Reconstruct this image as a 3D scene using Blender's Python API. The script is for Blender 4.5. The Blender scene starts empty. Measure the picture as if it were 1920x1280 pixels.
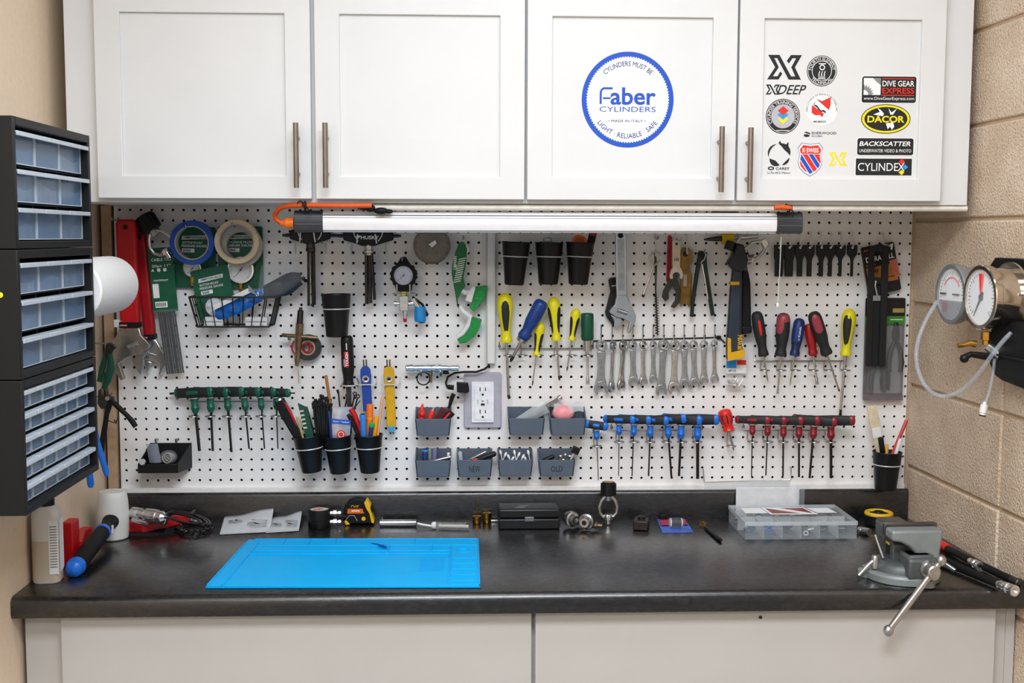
import bpy, math, random
from math import sin, cos, pi, radians, atan2, hypot
from mathutils import Vector, Matrix

# ------------------------------------------------------------------ camera, world, light, exposure
SC = bpy.context.scene
COL = SC.collection
CAMP = Vector((0.830493685, -2.89177584, 1.622))
FPX = 2215.19678
YAW, PIT, ROL = 0.0397049425, 0.0897382479, 0.00284421545
_fw = Vector((sin(YAW) * cos(PIT), cos(YAW) * cos(PIT), -sin(PIT)))
_r0 = Vector((cos(YAW), -sin(YAW), 0))
_u0 = _r0.cross(_fw)
_rt = _r0 * cos(ROL) + _u0 * sin(ROL)
_up = _u0 * cos(ROL) - _r0 * sin(ROL)
cam = bpy.data.cameras.new('camera')
cam.sensor_width = 36.0
cam.lens = 36.0 * FPX / 1920
camo = bpy.data.objects.new('camera', cam)
COL.objects.link(camo)
camo.matrix_world = Matrix(((_rt.x, _up.x, -_fw.x, CAMP.x), (_rt.y, _up.y, -_fw.y, CAMP.y), (_rt.z, _up.z, -_fw.z, CAMP.z), (0, 0, 0, 1)))
SC.camera = camo

SC.view_settings.view_transform = 'Standard'
SC.view_settings.look = 'None'
SC.view_settings.gamma = 1.0
SC.view_settings.use_curve_mapping = False
SC.view_settings.exposure = 0.0

wd = bpy.data.worlds.new('world')
SC.world = wd
wd.use_nodes = True
wd.node_tree.nodes['Background'].inputs[0].default_value = (0.88, 0.94, 1.0, 1)
wd.node_tree.nodes['Background'].inputs[1].default_value = 0.3

def area(name, loc, size, power, rot=(0, 0, 0), color=(1, 1, 1)):
    l = bpy.data.lights.new(name, 'AREA')
    l.shape = 'RECTANGLE'
    l.size, l.size_y = size
    l.energy = power
    l.color = color
    o = bpy.data.objects.new(name, l)
    o.location = loc
    o.rotation_euler = rot
    COL.objects.link(o)
    return o
LC = (0.90, 0.97, 1.06)
area('ceiling_light_main', (0.95, -2.15, 2.66), (1.2, 0.6), 52, color=LC)
area('ceiling_light_rear', (0.4, -3.9, 2.66), (1.2, 0.6), 45, color=LC)
area('ceiling_light_near', (1.2, -1.15, 2.66), (1.2, 0.3), 9, color=LC)

# ------------------------------------------------------------------ pixel -> place helpers (real distances)
def ray(x, y):
    return _fw + _rt * ((x - 960) / FPX) + _up * ((640 - y) / FPX)
def D(x, y, d=0.0):          # point seen there, d metres in front of the pegboard
    v = ray(x, y)
    return CAMP + v * ((-d - CAMP.y) / v.y)
def G(x, y, z=0.9188):       # point seen there on a level at height z
    v = ray(x, y)
    return CAMP + v * ((z - CAMP.z) / v.z)
def XP(x, y, xx):            # point seen there on an upright plane across x
    v = ray(x, y)
    return CAMP + v * ((xx - CAMP.x) / v.x)
def upx(d):
    return (2.8918 - d) / FPX * 1.008
ZC = 0.9188                  # worktop height
XR = 1.94
XL = -0.052

# ------------------------------------------------------------------ materials
MATS = {}
def lin(h):
    h = h.lstrip('#')
    c = [int(h[i:i + 2], 16) / 255 for i in (0, 2, 4)]
    return tuple((v / 12.92 if v <= 0.04045 else ((v + 0.055) / 1.055) ** 2.4) for v in c)
def mat(name, hexc, rough=0.5, metal=0.0, trans=0.0, alpha=1.0, var=0.08, scale=60.0, bump=0.0, coat=0.0, emit=0.0, ior=1.45, spec=0.5):
    if name in MATS:
        return MATS[name]
    m = bpy.data.materials.new(name)
    m.use_nodes = True
    nt = m.node_tree
    b = nt.nodes['Principled BSDF']
    c = lin(hexc)
    tc = nt.nodes.new('ShaderNodeTexCoord')
    nz = nt.nodes.new('ShaderNodeTexNoise')
    nz.inputs['Scale'].default_value = scale
    nz.inputs['Detail'].default_value = 3
    nt.links.new(tc.outputs['Object'], nz.inputs['Vector'])
    rp = nt.nodes.new('ShaderNodeValToRGB')
    rp.color_ramp.elements[0].color = tuple(max(0, v * (1 - var)) for v in c) + (1,)
    rp.color_ramp.elements[1].color = tuple(min(1, v * (1 + var)) for v in c) + (1,)
    rp.color_ramp.elements[0].position = 0.3
    rp.color_ramp.elements[1].position = 0.7
    nt.links.new(nz.outputs['Fac'], rp.inputs['Fac'])
    nt.links.new(rp.outputs['Color'], b.inputs['Base Color'])
    b.inputs['Roughness'].default_value = rough
    b.inputs['Metallic'].default_value = metal
    b.inputs['IOR'].default_value = ior
    b.inputs['Specular IOR Level'].default_value = spec
    if trans:
        b.inputs['Transmission Weight'].default_value = trans
    if alpha < 1:
        b.inputs['Alpha'].default_value = alpha
    if coat:
        b.inputs['Coat Weight'].default_value = coat
    if bump:
        bp = nt.nodes.new('ShaderNodeBump')
        bp.inputs['Strength'].default_value = bump
        bp.inputs['Distance'].default_value = 0.002
        nt.links.new(nz.outputs['Fac'], bp.inputs['Height'])
        nt.links.new(bp.outputs['Normal'], b.inputs['Normal'])
    MATS[name] = m
    return m

# ------------------------------------------------------------------ mesh builder
class M:
    def __init__(s, k=1.0):
        s.k = k; s.v = []; s.f = []; s.mi = []
    def add(s, vs, fs, mi=0):
        n = len(s.v)
        s.v += [(x * s.k, y * s.k, z * s.k) for x, y, z in vs]
        s.f += [tuple(i + n for i in f) for f in fs]
        s.mi += [mi] * len(fs)
        return s
    def box(s, x0, x1, y0, y1, z0, z1, mi=0, rot=None, c=None):
        vs = [Vector((x, y, z)) for z in (z0, z1) for y in (y0, y1) for x in (x0, x1)]
        if rot is not None:
            cc = Vector(c) if c is not None else Vector(((x0 + x1) / 2, (y0 + y1) / 2, (z0 + z1) / 2))
            vs = [cc + rot @ (v - cc) for v in vs]
        return s.add([tuple(v) for v in vs], [(0, 2, 3, 1), (4, 5, 7, 6), (0, 1, 5, 4), (2, 6, 7, 3), (0, 4, 6, 2), (1, 3, 7, 5)], mi)
    def lathe(s, p, q, prof, seg=20, mi=0, a0=0.0, a1=2 * pi, ref=None, ell=1.0):
        p = Vector(p); w = (Vector(q) - p).normalized()
        rf = Vector(ref) if ref is not None else (Vector((0, -1, 0)) if abs(w.y) < 0.9 else Vector((1, 0, 0)))
        e1 = (rf - w * rf.dot(w)).normalized(); e2 = w.cross(e1)
        full = abs(a1 - a0 - 2 * pi) < 1e-6
        loop = len(prof) > 3 and abs(prof[0][0] - prof[-1][0]) < 1e-9 and prof[0][1] > 1e-7 and prof[-1][1] > 1e-7
        if loop:
            prof = list(prof) + [prof[0]]
        na = seg if full else seg + 1
        vs = []; fs = []
        for t, r in prof:
            for i in range(na):
                a = a0 + (a1 - a0) * i / seg
                vs.append(tuple(p + w * t + (e1 * cos(a) * ell + e2 * sin(a)) * r))
        for j in range(len(prof) - 1):
            for i in range(seg):
                a = j * na + i; b = j * na + (i + 1) % na
                fs.append((a, a + na, b + na, b))
        if full and not loop:
            if prof[0][1] > 1e-7:
                fs.append(tuple(range(na)))
            if prof[-1][1] > 1e-7:
                fs.append(tuple(reversed(range((len(prof) - 1) * na, len(prof) * na))))
        return s.add(vs, fs, mi)
    def tube(s, pts, r, seg=8, mi=0, closed=False):
        pts = [Vector(p) for p in pts]; n = len(pts)
        rs = r if isinstance(r, (list, tuple)) else [r] * n
        vs = []; fs = []; e = None
        for i, p in enumerate(pts):
            a = pts[(i - 1) % n] if (closed or i > 0) else p
            b = pts[(i + 1) % n] if (closed or i < n - 1) else p
            w = (b - a).normalized()
            if e is None:
                e = w.orthogonal().normalized()
            e = (e - w * e.dot(w))
            e = e.normalized() if e.length > 1e-9 else w.orthogonal().normalized()
            g = w.cross(e)
            for k in range(seg):
                t = 2 * pi * k / seg
                vs.append(tuple(p + (e * cos(t) + g * sin(t)) * rs[i]))
        m = n if closed else n - 1
        for i in range(m):
            for k in range(seg):
                a = i * seg + k; b = i * seg + (k + 1) % seg
                c = ((i + 1) % n) * seg + (k + 1) % seg; d = ((i + 1) % n) * seg + k
                fs.append((a, b, c, d))
        if not closed:
            fs.append(tuple(reversed(range(seg)))); fs.append(tuple(range((n - 1) * seg, n * seg)))
        return s.add(vs, fs, mi)
    def torus(s, c, R, r, axis=(0, 1, 0), seg=28, rs=8, mi=0):
        c = Vector(c); w = Vector(axis).normalized(); e = w.orthogonal().normalized(); g = w.cross(e)
        return s.tube([c + (e * cos(2 * pi * i / seg) + g * sin(2 * pi * i / seg)) * R for i in range(seg)], r, rs, mi, True)
    def prism(s, pts, y0, y1, mi=0):      # outline in (x, z), thickness along y
        n = len(pts)
        ar = sum(pts[i][0] * pts[(i + 1) % n][1] - pts[(i + 1) % n][0] * pts[i][1] for i in range(n))
        if ar < 0:
            pts = pts[::-1]
        vs = [(x, y0, z) for x, z in pts] + [(x, y1, z) for x, z in pts]
        fs = [tuple(range(n)), tuple(reversed(range(n, 2 * n)))]
        fs += [(i, i + n, (i + 1) % n + n, (i + 1) % n) for i in range(n)]
        return s.add(vs, fs, mi)
    def ring(s, out, inn, y0, y1, mi=0):  # outline with a hole, same vertex counts, both counter-clockwise
        n = len(out)
        vs = [(x, y0, z) for x, z in out] + [(x, y0, z) for x, z in inn] + [(x, y1, z) for x, z in out] + [(x, y1, z) for x, z in inn]
        fs = []
        for i in range(n):
            j = (i + 1) % n
            fs += [(i, j, j + n, i + n), (i + 2 * n, i + 3 * n, j + 3 * n, j + 2 * n), (i, i + 2 * n, j + 2 * n, j), (i + n, j + n, j + 3 * n, i + 3 * n)]
        return s.add(vs, fs, mi)
    def sphere(s, c, r, seg=14, sc=(1, 1, 1), mi=0):
        n = seg // 2
        vs = [(c[0], c[1], c[2] + r * sc[2])]; fs = []
        for j in range(1, n):
            t = pi * j / n
            for i in range(seg):
                a = 2 * pi * i / seg
                vs.append((c[0] + r * sc[0] * sin(t) * cos(a), c[1] + r * sc[1] * sin(t) * sin(a), c[2] + r * sc[2] * cos(t)))
        vs.append((c[0], c[1], c[2] - r * sc[2]))
        for i in range(seg):
            fs.append((0, 1 + i, 1 + (i + 1) % seg))
        for j in range(n - 2):
            for i in range(seg):
                a = 1 + j * seg + i; b = 1 + j * seg + (i + 1) % seg
                fs.append((a, a + seg, b + seg, b))
        L = len(vs) - 1; o = 1 + (n - 2) * seg
        for i in range(seg):
            fs.append((L, o + (i + 1) % seg, o + i))
        return s.add(vs, fs, mi)
    def grid(s, fn, nu, nv, mi=0):        # surface fn(u, v), u and v in 0..1
        vs = [tuple(fn(i / nu, j / nv)) for j in range(nv + 1) for i in range(nu + 1)]
        fs = [(j * (nu + 1) + i, j * (nu + 1) + i + 1, (j + 1) * (nu + 1) + i + 1, (j + 1) * (nu + 1) + i) for j in range(nv) for i in range(nu)]
        return s.add(vs, fs, mi)
    def text(s, txt, cx, cz, w, h, y=0.0, mi=0, warp=None, shear=0.0, bold=0.0, vert=False):
        vs, fs, bb = glyphs(txt, bold)
        x0, x1, z0, z1 = bb
        out = []
        for x, z in vs:
            u = (x - x0) / (x1 - x0) - 0.5; v = (z - z0) / (z1 - z0) - 0.5
            px_, pz_ = u * w + shear * v * h, v * h
            if warp:
                px_, pz_ = warp(px_, pz_)
            elif vert:
                px_, pz_ = cx - pz_, cz + px_
            else:
                px_, pz_ = cx + px_, cz + pz_
            out.append((px_, y, pz_))
        return s.add(out, fs, mi)
_GL = {}
def glyphs(txt, bold=0.0):
    key = (txt, bold)
    if key not in _GL:
        cu = bpy.data.curves.new('lettering', 'FONT')
        cu.body = txt; cu.offset = bold; cu.resolution_u = 3
        o = bpy.data.objects.new('lettering', cu)
        COL.objects.link(o)
        me = bpy.data.meshes.new_from_object(o.evaluated_get(bpy.context.evaluated_depsgraph_get()))
        vs = [(v.co.x, v.co.y) for v in me.vertices]; fs = [tuple(p.vertices) for p in me.polygons]
        bpy.data.objects.remove(o); bpy.data.curves.remove(cu); bpy.data.meshes.remove(me)
        _GL[key] = (vs, fs, (min(v[0] for v in vs), max(v[0] for v in vs), min(v[1] for v in vs), max(v[1] for v in vs)))
    return _GL[key]
def circ(cx, cz, r, n=32, rz=None):
    return [(cx + r * cos(2 * pi * i / n), cz + (rz or r) * sin(2 * pi * i / n)) for i in range(n)]
def rrect(x0, x1, z0, z1, r, n=4):
    o = []
    for cx, cz, a in ((x1 - r, z1 - r, 0), (x0 + r, z1 - r, pi / 2), (x0 + r, z0 + r, pi), (x1 - r, z0 + r, 3 * pi / 2)):
        o += [(cx + r * cos(a + pi / 2 * i / n), cz + r * sin(a + pi / 2 * i / n)) for i in range(n + 1)]
    return o
def obj(name, mb, ms, parent=None, bev=0.0, seg=2, angle=38, loc=None):
    me = bpy.data.meshes.new(name)
    me.from_pydata(mb.v, [], mb.f)
    for m in (ms if isinstance(ms, (list, tuple)) else [ms]):
        me.materials.append(m)
    me.polygons.foreach_set('material_index', mb.mi)
    me.polygons.foreach_set('use_smooth', [True] * len(mb.f))
    me.update()
    me.set_sharp_from_angle(angle=radians(angle))
    o = bpy.data.objects.new(name, me)
    COL.objects.link(o)
    if parent is not None:
        o.parent = parent
    if loc is not None:
        o.location = loc
    if bev:
        b = o.modifiers.new('edge', 'BEVEL')
        b.width = bev; b.segments = seg; b.limit_method = 'ANGLE'; b.angle_limit = radians(35)
    return o
def tag(o, label, cat, group=None, kind=None):
    if label: o['label'] = label
    if cat: o['category'] = cat
    if group: o['group'] = group
    if kind: o['kind'] = kind
    return o
def thing(name, label, cat, loc=(0, 0, 0), rot=(0, 0, 0), group=None):
    o = bpy.data.objects.new(name, None)
    o.empty_display_size = 0.02
    COL.objects.link(o)
    o.location = loc; o.rotation_euler = rot
    return tag(o, label, cat, group)
def struct(name, mb, ms, label=None, **kw):
    o = obj(name, mb, ms, **kw); o['kind'] = 'structure'
    if label: o['label'] = label
    return o
def copy_tree(o, parent=None):
    c = o.copy(); COL.objects.link(c)
    if parent is not None: c.parent = parent
    for ch in list(o.children): copy_tree(ch, c)
    return c
class T:
    """a tool hung so that its axis runs from the place seen at a to the place seen at b, d metres off the board; sizes in board pixels"""
    def __init__(s, name, label, cat, a, b, d=0.03, group=None, d2=None, yaw=0.0):
        A = D(a[0], a[1], d); B = D(b[0], b[1], d if d2 is None else d2)
        v = B - A
        s.k = upx(d); s.L = v.length / s.k
        w = -v.normalized()                      # local +z
        x = (Vector((1, 0, 0)) - w * w.x).normalized()
        y = w.cross(x)
        m = Matrix((x, y, w)).transposed()
        if yaw: m = m @ Matrix.Rotation(yaw, 3, 'Z')
        s.o = thing(name, label, cat, A, m.to_euler(), group)
    def m(s): return M(s.k)
    def p(s, name, mb, ms, parent=None, bev=0.0, label=None, **kw):
        o = obj(name, mb, ms, parent or s.o, bev * s.k, **kw)
        if label: o['label'] = label
        return o
class F(T):
    """upright frame at the place seen at c, px sizes"""
    def __init__(s, name, label, cat, c, d=0.03, group=None, roll=0.0):
        s.k = upx(d)
        s.o = thing(name, label, cat, D(c[0], c[1], d), (0, roll, 0), group)
        s.c = c
    def at(s, x, y, d):          # local px position of the place seen at (x, y), d metres off the board
        v = D(x, y, d) - s.o.location
        return (v.x / s.k, v.y / s.k, v.z / s.k)
    def q(s, pts):               # pixel outline -> local px outline
        return [(x - s.c[0], s.c[1] - z) for x, z in pts]
# ------------------------------------------------------------------ shared materials
WHITE = mat('cabinet_white', 'dfdfde', 0.42, var=0.015, scale=8)
LOWW = mat('base_cabinet_grey_white', 'c6c2bd', 0.45, var=0.02, scale=5)
BLK = mat('black_plastic', '131415', 0.42, spec=0.35)
BLKM = mat('black_rubber', '101112', 0.6, spec=0.3, bump=0.1, scale=400)
BLKW = mat('black_coated_wire', '101010', 0.4)
STEEL = mat('brushed_steel', 'c2c2c2', 0.3, 0.95, var=0.12, scale=120)
NICK = mat('satin_nickel', '8f867c', 0.34, 1.0)
CHR = mat('chrome', 'e6e6e6', 0.16, 0.95, var=0.06)
CHRD = mat('worn_chrome', 'bcbcba', 0.28, 0.95, var=0.15, scale=90)
DSTEEL = mat('dark_steel', '4a4846', 0.38, 0.9, var=0.2)
WIRE = mat('zinc_wire', 'a3a4a5', 0.3, 1.0)
WIREW = mat('pale_wire', 'd9d9d6', 0.35, 0.2)
BRASS = mat('brass', 'b58a3c', 0.3, 1.0, var=0.2)
BRONZE = mat('old_bronze', '8d7a5e', 0.38, 0.9, var=0.25)
RED = mat('red_plastic', 'c0101a', 0.4)
REDB = mat('bright_red_plastic', 'e0281c', 0.35)
DRED = mat('dark_red_plastic', '8e1f25', 0.4)
YEL = mat('yellow_plastic', 'e8dc12', 0.38, var=0.04)
GREEN = mat('dark_green_plastic', '0f4a38', 0.4)
BLUE = mat('blue_plastic', '1668c8', 0.38)
NAVY = mat('navy_plastic', '1d3878', 0.4)
ORANGE = mat('orange_plastic', 'f0781a', 0.42)
WPL = mat('white_plastic', 'e6e6e4', 0.4, var=0.02)
INKW = mat('white_print', 'f2f2f0', 0.6, var=0.0)
INKK = mat('black_print', '1a1a1c', 0.6, var=0.02)
INKR = mat('red_print', 'e02c20', 0.6, var=0.0)
INKB = mat('blue_print', '1450c0', 0.55, var=0.0)
INKN = mat('navy_print', '18347a', 0.55, var=0.0)
INKY = mat('yellow_print', 'f2e012', 0.55, var=0.0)
INKC = mat('cyan_print', '1e9ae8', 0.55, var=0.0)
INKG = mat('grey_print', '8a8a8c', 0.55, var=0.0)
CLEAR = mat('clear_film', 'e8ecee', 0.1, alpha=0.09, var=0.0)
CLEARB = mat('clear_hard_plastic', 'dfe8ee', 0.12, alpha=0.11, var=0.0)
FROST = mat('frosted_plastic', 'dde3e6', 0.35, alpha=0.42, var=0.04)
GLASSF = mat('gauge_glass', 'f4f6f8', 0.08, alpha=0.12, var=0.0)
DIAL = mat('dial_face', 'c6cbe0', 0.5, var=0.02)
DIALW = mat('white_dial_face', 'eef0f2', 0.5, var=0.02)
BINM = mat('slate_bin_plastic', '56616f', 0.42, var=0.04)

# ------------------------------------------------------------------ room shell
def wall_mat(name, hexc, rough, bump, scale, dist=0.002, var=0.03):
    return mat(name, hexc, rough, var=var, scale=scale, bump=bump)
PLASTER = wall_mat('tan_plaster_paint', 'ecd6bb', 0.6, 0.15, 90)
BACKW = mat('painted_gap_shade', '15120f', 0.9)  # wall behind the board coloured near black for the shade in its holes

def block_material():
    m = bpy.data.materials.new('painted_block')
    m.use_nodes = True
    nt = m.node_tree; L = nt.links
    b = nt.nodes['Principled BSDF']
    b.inputs['Roughness'].default_value = 0.55
    tc = nt.nodes.new('ShaderNodeTexCoord')
    sx = nt.nodes.new('ShaderNodeSeparateXYZ'); L.new(tc.outputs['Object'], sx.inputs[0])
    cb = nt.nodes.new('ShaderNodeCombineXYZ'); L.new(sx.outputs['Y'], cb.inputs['X']); L.new(sx.outputs['Z'], cb.inputs['Y'])
    n1 = nt.nodes.new('ShaderNodeTexNoise'); n1.inputs['Scale'].default_value = 9; n1.inputs['Detail'].default_value = 2
    L.new(cb.outputs[0], n1.inputs['Vector'])
    n2 = nt.nodes.new('ShaderNodeTexNoise'); n2.inputs['Scale'].default_value = 230; n2.inputs['Detail'].default_value = 4; n2.inputs['Roughness'].default_value = 0.7
    L.new(cb.outputs[0], n2.inputs['Vector'])
    vo = nt.nodes.new('ShaderNodeTexVoronoi'); vo.inputs['Scale'].default_value = 200
    L.new(cb.outputs[0], vo.inputs['Vector'])
    pit = nt.nodes.new('ShaderNodeValToRGB')      # open pores in the block
    pit.color_ramp.elements[0].position = 0.36; pit.color_ramp.elements[0].color = (0, 0, 0, 1)
    pit.color_ramp.elements[1].position = 0.47; pit.color_ramp.elements[1].color = (1, 1, 1, 1)
    L.new(n2.outputs['Fac'], pit.inputs['Fac'])
    cr = nt.nodes.new('ShaderNodeValToRGB')
    cr.color_ramp.elements[0].color = lin('d5bda3') + (1,); cr.color_ramp.elements[1].color = lin('e2cdb5') + (1,)
    cr.color_ramp.elements[0].position = 0.35; cr.color_ramp.elements[1].position = 0.65
    L.new(n1.outputs['Fac'], cr.inputs['Fac'])
    mx = nt.nodes.new('ShaderNodeMixRGB'); mx.blend_type = 'MULTIPLY'; mx.inputs[0].default_value = 0.6
    L.new(cr.outputs[0], mx.inputs[1]); L.new(pit.outputs[0], mx.inputs[2])
    L.new(mx.outputs[0], b.inputs['Base Color'])
    ad = nt.nodes.new('ShaderNodeMath'); ad.operation = 'MULTIPLY_ADD'; ad.inputs[1].default_value = 0.5
    L.new(n2.outputs['Fac'], ad.inputs[0]); L.new(vo.outputs['Distance'], ad.inputs[2])
    bp = nt.nodes.new('ShaderNodeBump'); bp.inputs['Strength'].default_value = 0.6; bp.inputs['Distance'].default_value = 0.003
    L.new(ad.outputs[0], bp.inputs['Height']); L.new(bp.outputs[0], b.inputs['Normal'])
    return m
BLOCK = block_material()
MORTAR = mat('painted_mortar', 'bda486', 0.6, var=0.06, scale=70, bump=0.4)

struct('floor', M().box(-0.6, 4.0, -5.5, 0.3, -0.05, 0.0), mat('grey_concrete', '8a8783', 0.6, var=0.1, scale=6))
struct('ceiling', M().box(-0.6, 4.0, -5.5, 0.3, 2.7, 2.75), mat('ceiling_white', 'e4e3df', 0.8, var=0.02))
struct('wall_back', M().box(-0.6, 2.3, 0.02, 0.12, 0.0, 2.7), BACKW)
struct('wall_left', M().box(-0.145, XL, -5.5, 0.02, 0.0, 2.7), PLASTER)
# block wall: one mesh of real blocks with recessed joints
wb = M(); wm = M()
wm.box(0.006, 0.1, -2.2, 0.02, 0.0, 2.7)
zc0 = 1.0474 - 5 * 0.2043
for i in range(14):
    z0 = zc0 + i * 0.2043 + 0.004; z1 = z0 + 0.2043 - 0.008
    y = -0.478 if z0 < 1.4 else -0.69
    ys = [0.018]
    while y > -2.2:
        ys.append(y); y -= 0.404
    ys.append(-2.2)
    for a, b_ in zip(ys, ys[1:]):
        wb.box(0, 0.02, b_ + 0.004, a - 0.004, max(z0, 0), min(z1, 2.7))
WSL = 0.035                  # the block wall stands slightly out of square
rw = struct('wall_right', wb, BLOCK, bev=0.004, loc=(XR, 0, 0))
rw.rotation_euler = (0, 0, math.asin(WSL))
obj('mortar_bed', wm, MORTAR, rw)
struct('trim_1', M().box(-0.042, -0.0185, -0.008, 0.018, ZC, 1.69), mat('tan_corner_strip', 'b89b7c', 0.55, var=0.1, bump=0.2))
struct('trim_2', M().box(1.935, 1.945, -0.004, 0.02, 0.97, 1.7), MORTAR)

# ------------------------------------------------------------------ pegboard with drilled holes
PB = mat('pegboard_white', 'f2efec', 0.5, var=0.02, scale=6)
IN = 0.0254
pb = M()
NX, NZ, HR, NH = 77, 27, 0.0034, 10
def hole_cell(x0, x1, z0, z1, cx, cz):
    ring = []; hol = []
    for i in range(NH):
        a = 2 * pi * (i + 0.5) / NH
        hol.append((cx + HR * cos(a), cz + HR * sin(a)))
    corners = [(x1, z1), (x0, z1), (x0, z0), (x1, z0)]
    n = len(pb.v)
    vs = [(x, 0.0, z) for x, z in hol] + [(x, 0.005, z) for x, z in hol] + [(x, 0.0, z) for x, z in corners]
    fs = [(i, (i + 1) % NH, (i + 1) % NH + NH, i + NH) for i in range(NH)]
    q = [0, 0, 0, 0]
    # corner fans: hole vertices sorted by quadrant
    quad = [int(((2 * pi * (i + 0.5) / NH) % (2 * pi)) // (pi / 2)) for i in range(NH)]
    for i in range(NH):
        j = (i + 1) % NH
        if quad[i] == quad[j]:
            fs.append((2 * NH + quad[i], j, i))
        else:
            fs.append((2 * NH + quad[i], 2 * NH + quad[j], j, i))
    pb.add(vs, fs)
zt, zb_, xl, xr_ = 1.690, 0.9955, -0.0135, 1.9345
xs = [xl] + [(i + 0.5) * IN for i in range(NX - 1)] + [xr_]
zs = [zt] + [1.68 - (j + 0.5) * IN for j in range(NZ - 1)] + [zb_]
for j in range(NZ):
    for i in range(NX):
        hole_cell(xs[i], xs[i + 1], zs[j + 1], zs[j], i * IN, 1.68 - j * IN)
pgo = obj('pegboard', pb, PB)
tag(pgo, 'wide white perforated pegboard covering the wall between cabinets and worktop', 'pegboard')
pt = M(); pt.box(xl, xr_, -0.009, 0.004, 0.988, 1.0035)
obj('edge_strip', pt, mat('white_sealant_strip', 'efece8', 0.45, var=0.05, bump=0.2), pgo, bev=0.003)

# ------------------------------------------------------------------ wall cabinets
def shaker_door(root, x0, x1, z0, z1, rail=0.052, prof=0.0):
    dr = M()
    r = (x1 - x0) * 0.118
    o = [(x0, z0), (x1, z0), (x1, z1), (x0, z1)]
    i_ = [(x0 + r, z0 + 0.0475), (x1 - r, z0 + 0.0475), (x1 - r, z1 - 0.064), (x0 + r, z1 - 0.064)]
    dr.ring(o, i_, -0.352, -0.333)
    dr.box(x0 + r - 0.002, x1 - r + 0.002, -0.3445, -0.335, z0 + 0.046, z1 - 0.062)
    return obj('door', dr, WHITE, root, bev=0.0014)
def bar_pull(parent, x, z0, z1, y=-0.352):
    h = M()
    h.tube([(x, y - 0.032, z0), (x, y - 0.032, z1)], 0.0058, 12)
    h.tube([(x, y, z0 + 0.03), (x, y - 0.032, z0 + 0.03)], 0.0045, 10)
    h.tube([(x, y, z1 - 0.03), (x, y - 0.032, z1 - 0.03)], 0.0045, 10)
    o = obj('handle', h, NICK, parent); o['label'] = 'satin nickel bar handle'
    return o
CZ0, DZ0, DZ1, CZ1 = 1.6895, 1.6975, 2.1345, 2.25
DOORS = []
for (x0, x1, ds, lab) in (
        (-0.0103, 0.9597, ((0.0578, 0.5052, 1), (0.5142, 0.957, 0)), 'plain white two-door shaker wall cabinet above the tape rolls and pressure gauge'),
        (0.9599, 1.928, ((0.9626, 1.4103, 1), (1.4149, 1.8605, 0)), 'white two-door shaker wall cabinet whose doors carry stickers, beside the block wall')):
    c = thing('wall_cabinet', lab, 'cabinet', (0, 0, 0), group='white wall cabinets')
    b = M(); b.box(x0, x1, -0.331, -0.004, CZ0, CZ1)
    obj('body', b, WHITE, c, bev=0.001)
    for (a, e, right_) in ds:
        d = shaker_door(c, a, e, DZ0, DZ1 + 0.012)
        hz = [(D(555, 352, .384).z, D(555, 230, .384).z), (D(610, 352, .384).z, D(610, 230, .384).z), (D(1353, 360, .384).z, D(1353, 237, .384).z), (D(1407, 361, .384).z, D(1407, 239, .384).z)][len(DOORS)]
        hx = [D(555, 290, .384).x, D(610, 290, .384).x, D(1353, 300, .384).x, D(1407, 300, .384).x][len(DOORS)]
        bar_pull(d, hx, *hz)
        DOORS.append(d)

# ------------------------------------------------------------------ base cabinets and worktop
for (x0, x1, d0, d1, lab) in (
        (-0.043, 0.9668, 0.0335, 0.9625, 'grey-white base cabinet under the blue silicone mat end of worktop'),
        (0.9672, 1.938, 0.9705, 1.908, 'grey-white base cabinet with one dark screw head, under the bench vise')):
    c = thing('base_cabinet', lab, 'cabinet', (0, 0, 0), group='base cabinets under the worktop')
    obj('body', M().box(x0, x1, -0.571, -0.02, 0.0, 0.874), LOWW, c, bev=0.001)
    obj('door', M().box(d0, d1, -0.591, -0.572, 0.1, 0.871), LOWW, c, bev=0.0015)
    if x0 > 0.5:
        obj('filler_strip', M().box(1.9382, 1.957, -0.571, -0.555, 0.0, 0.874), LOWW, c)
        s = D(1426, 1157, .592)
        obj('screw', M().lathe((s.x, -0.591, s.z), (s.x, -9, s.z), [(0, 0.0036), (0.0012, 0.0034), (0.002, 0.001)], 12), DSTEEL, c)

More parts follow.
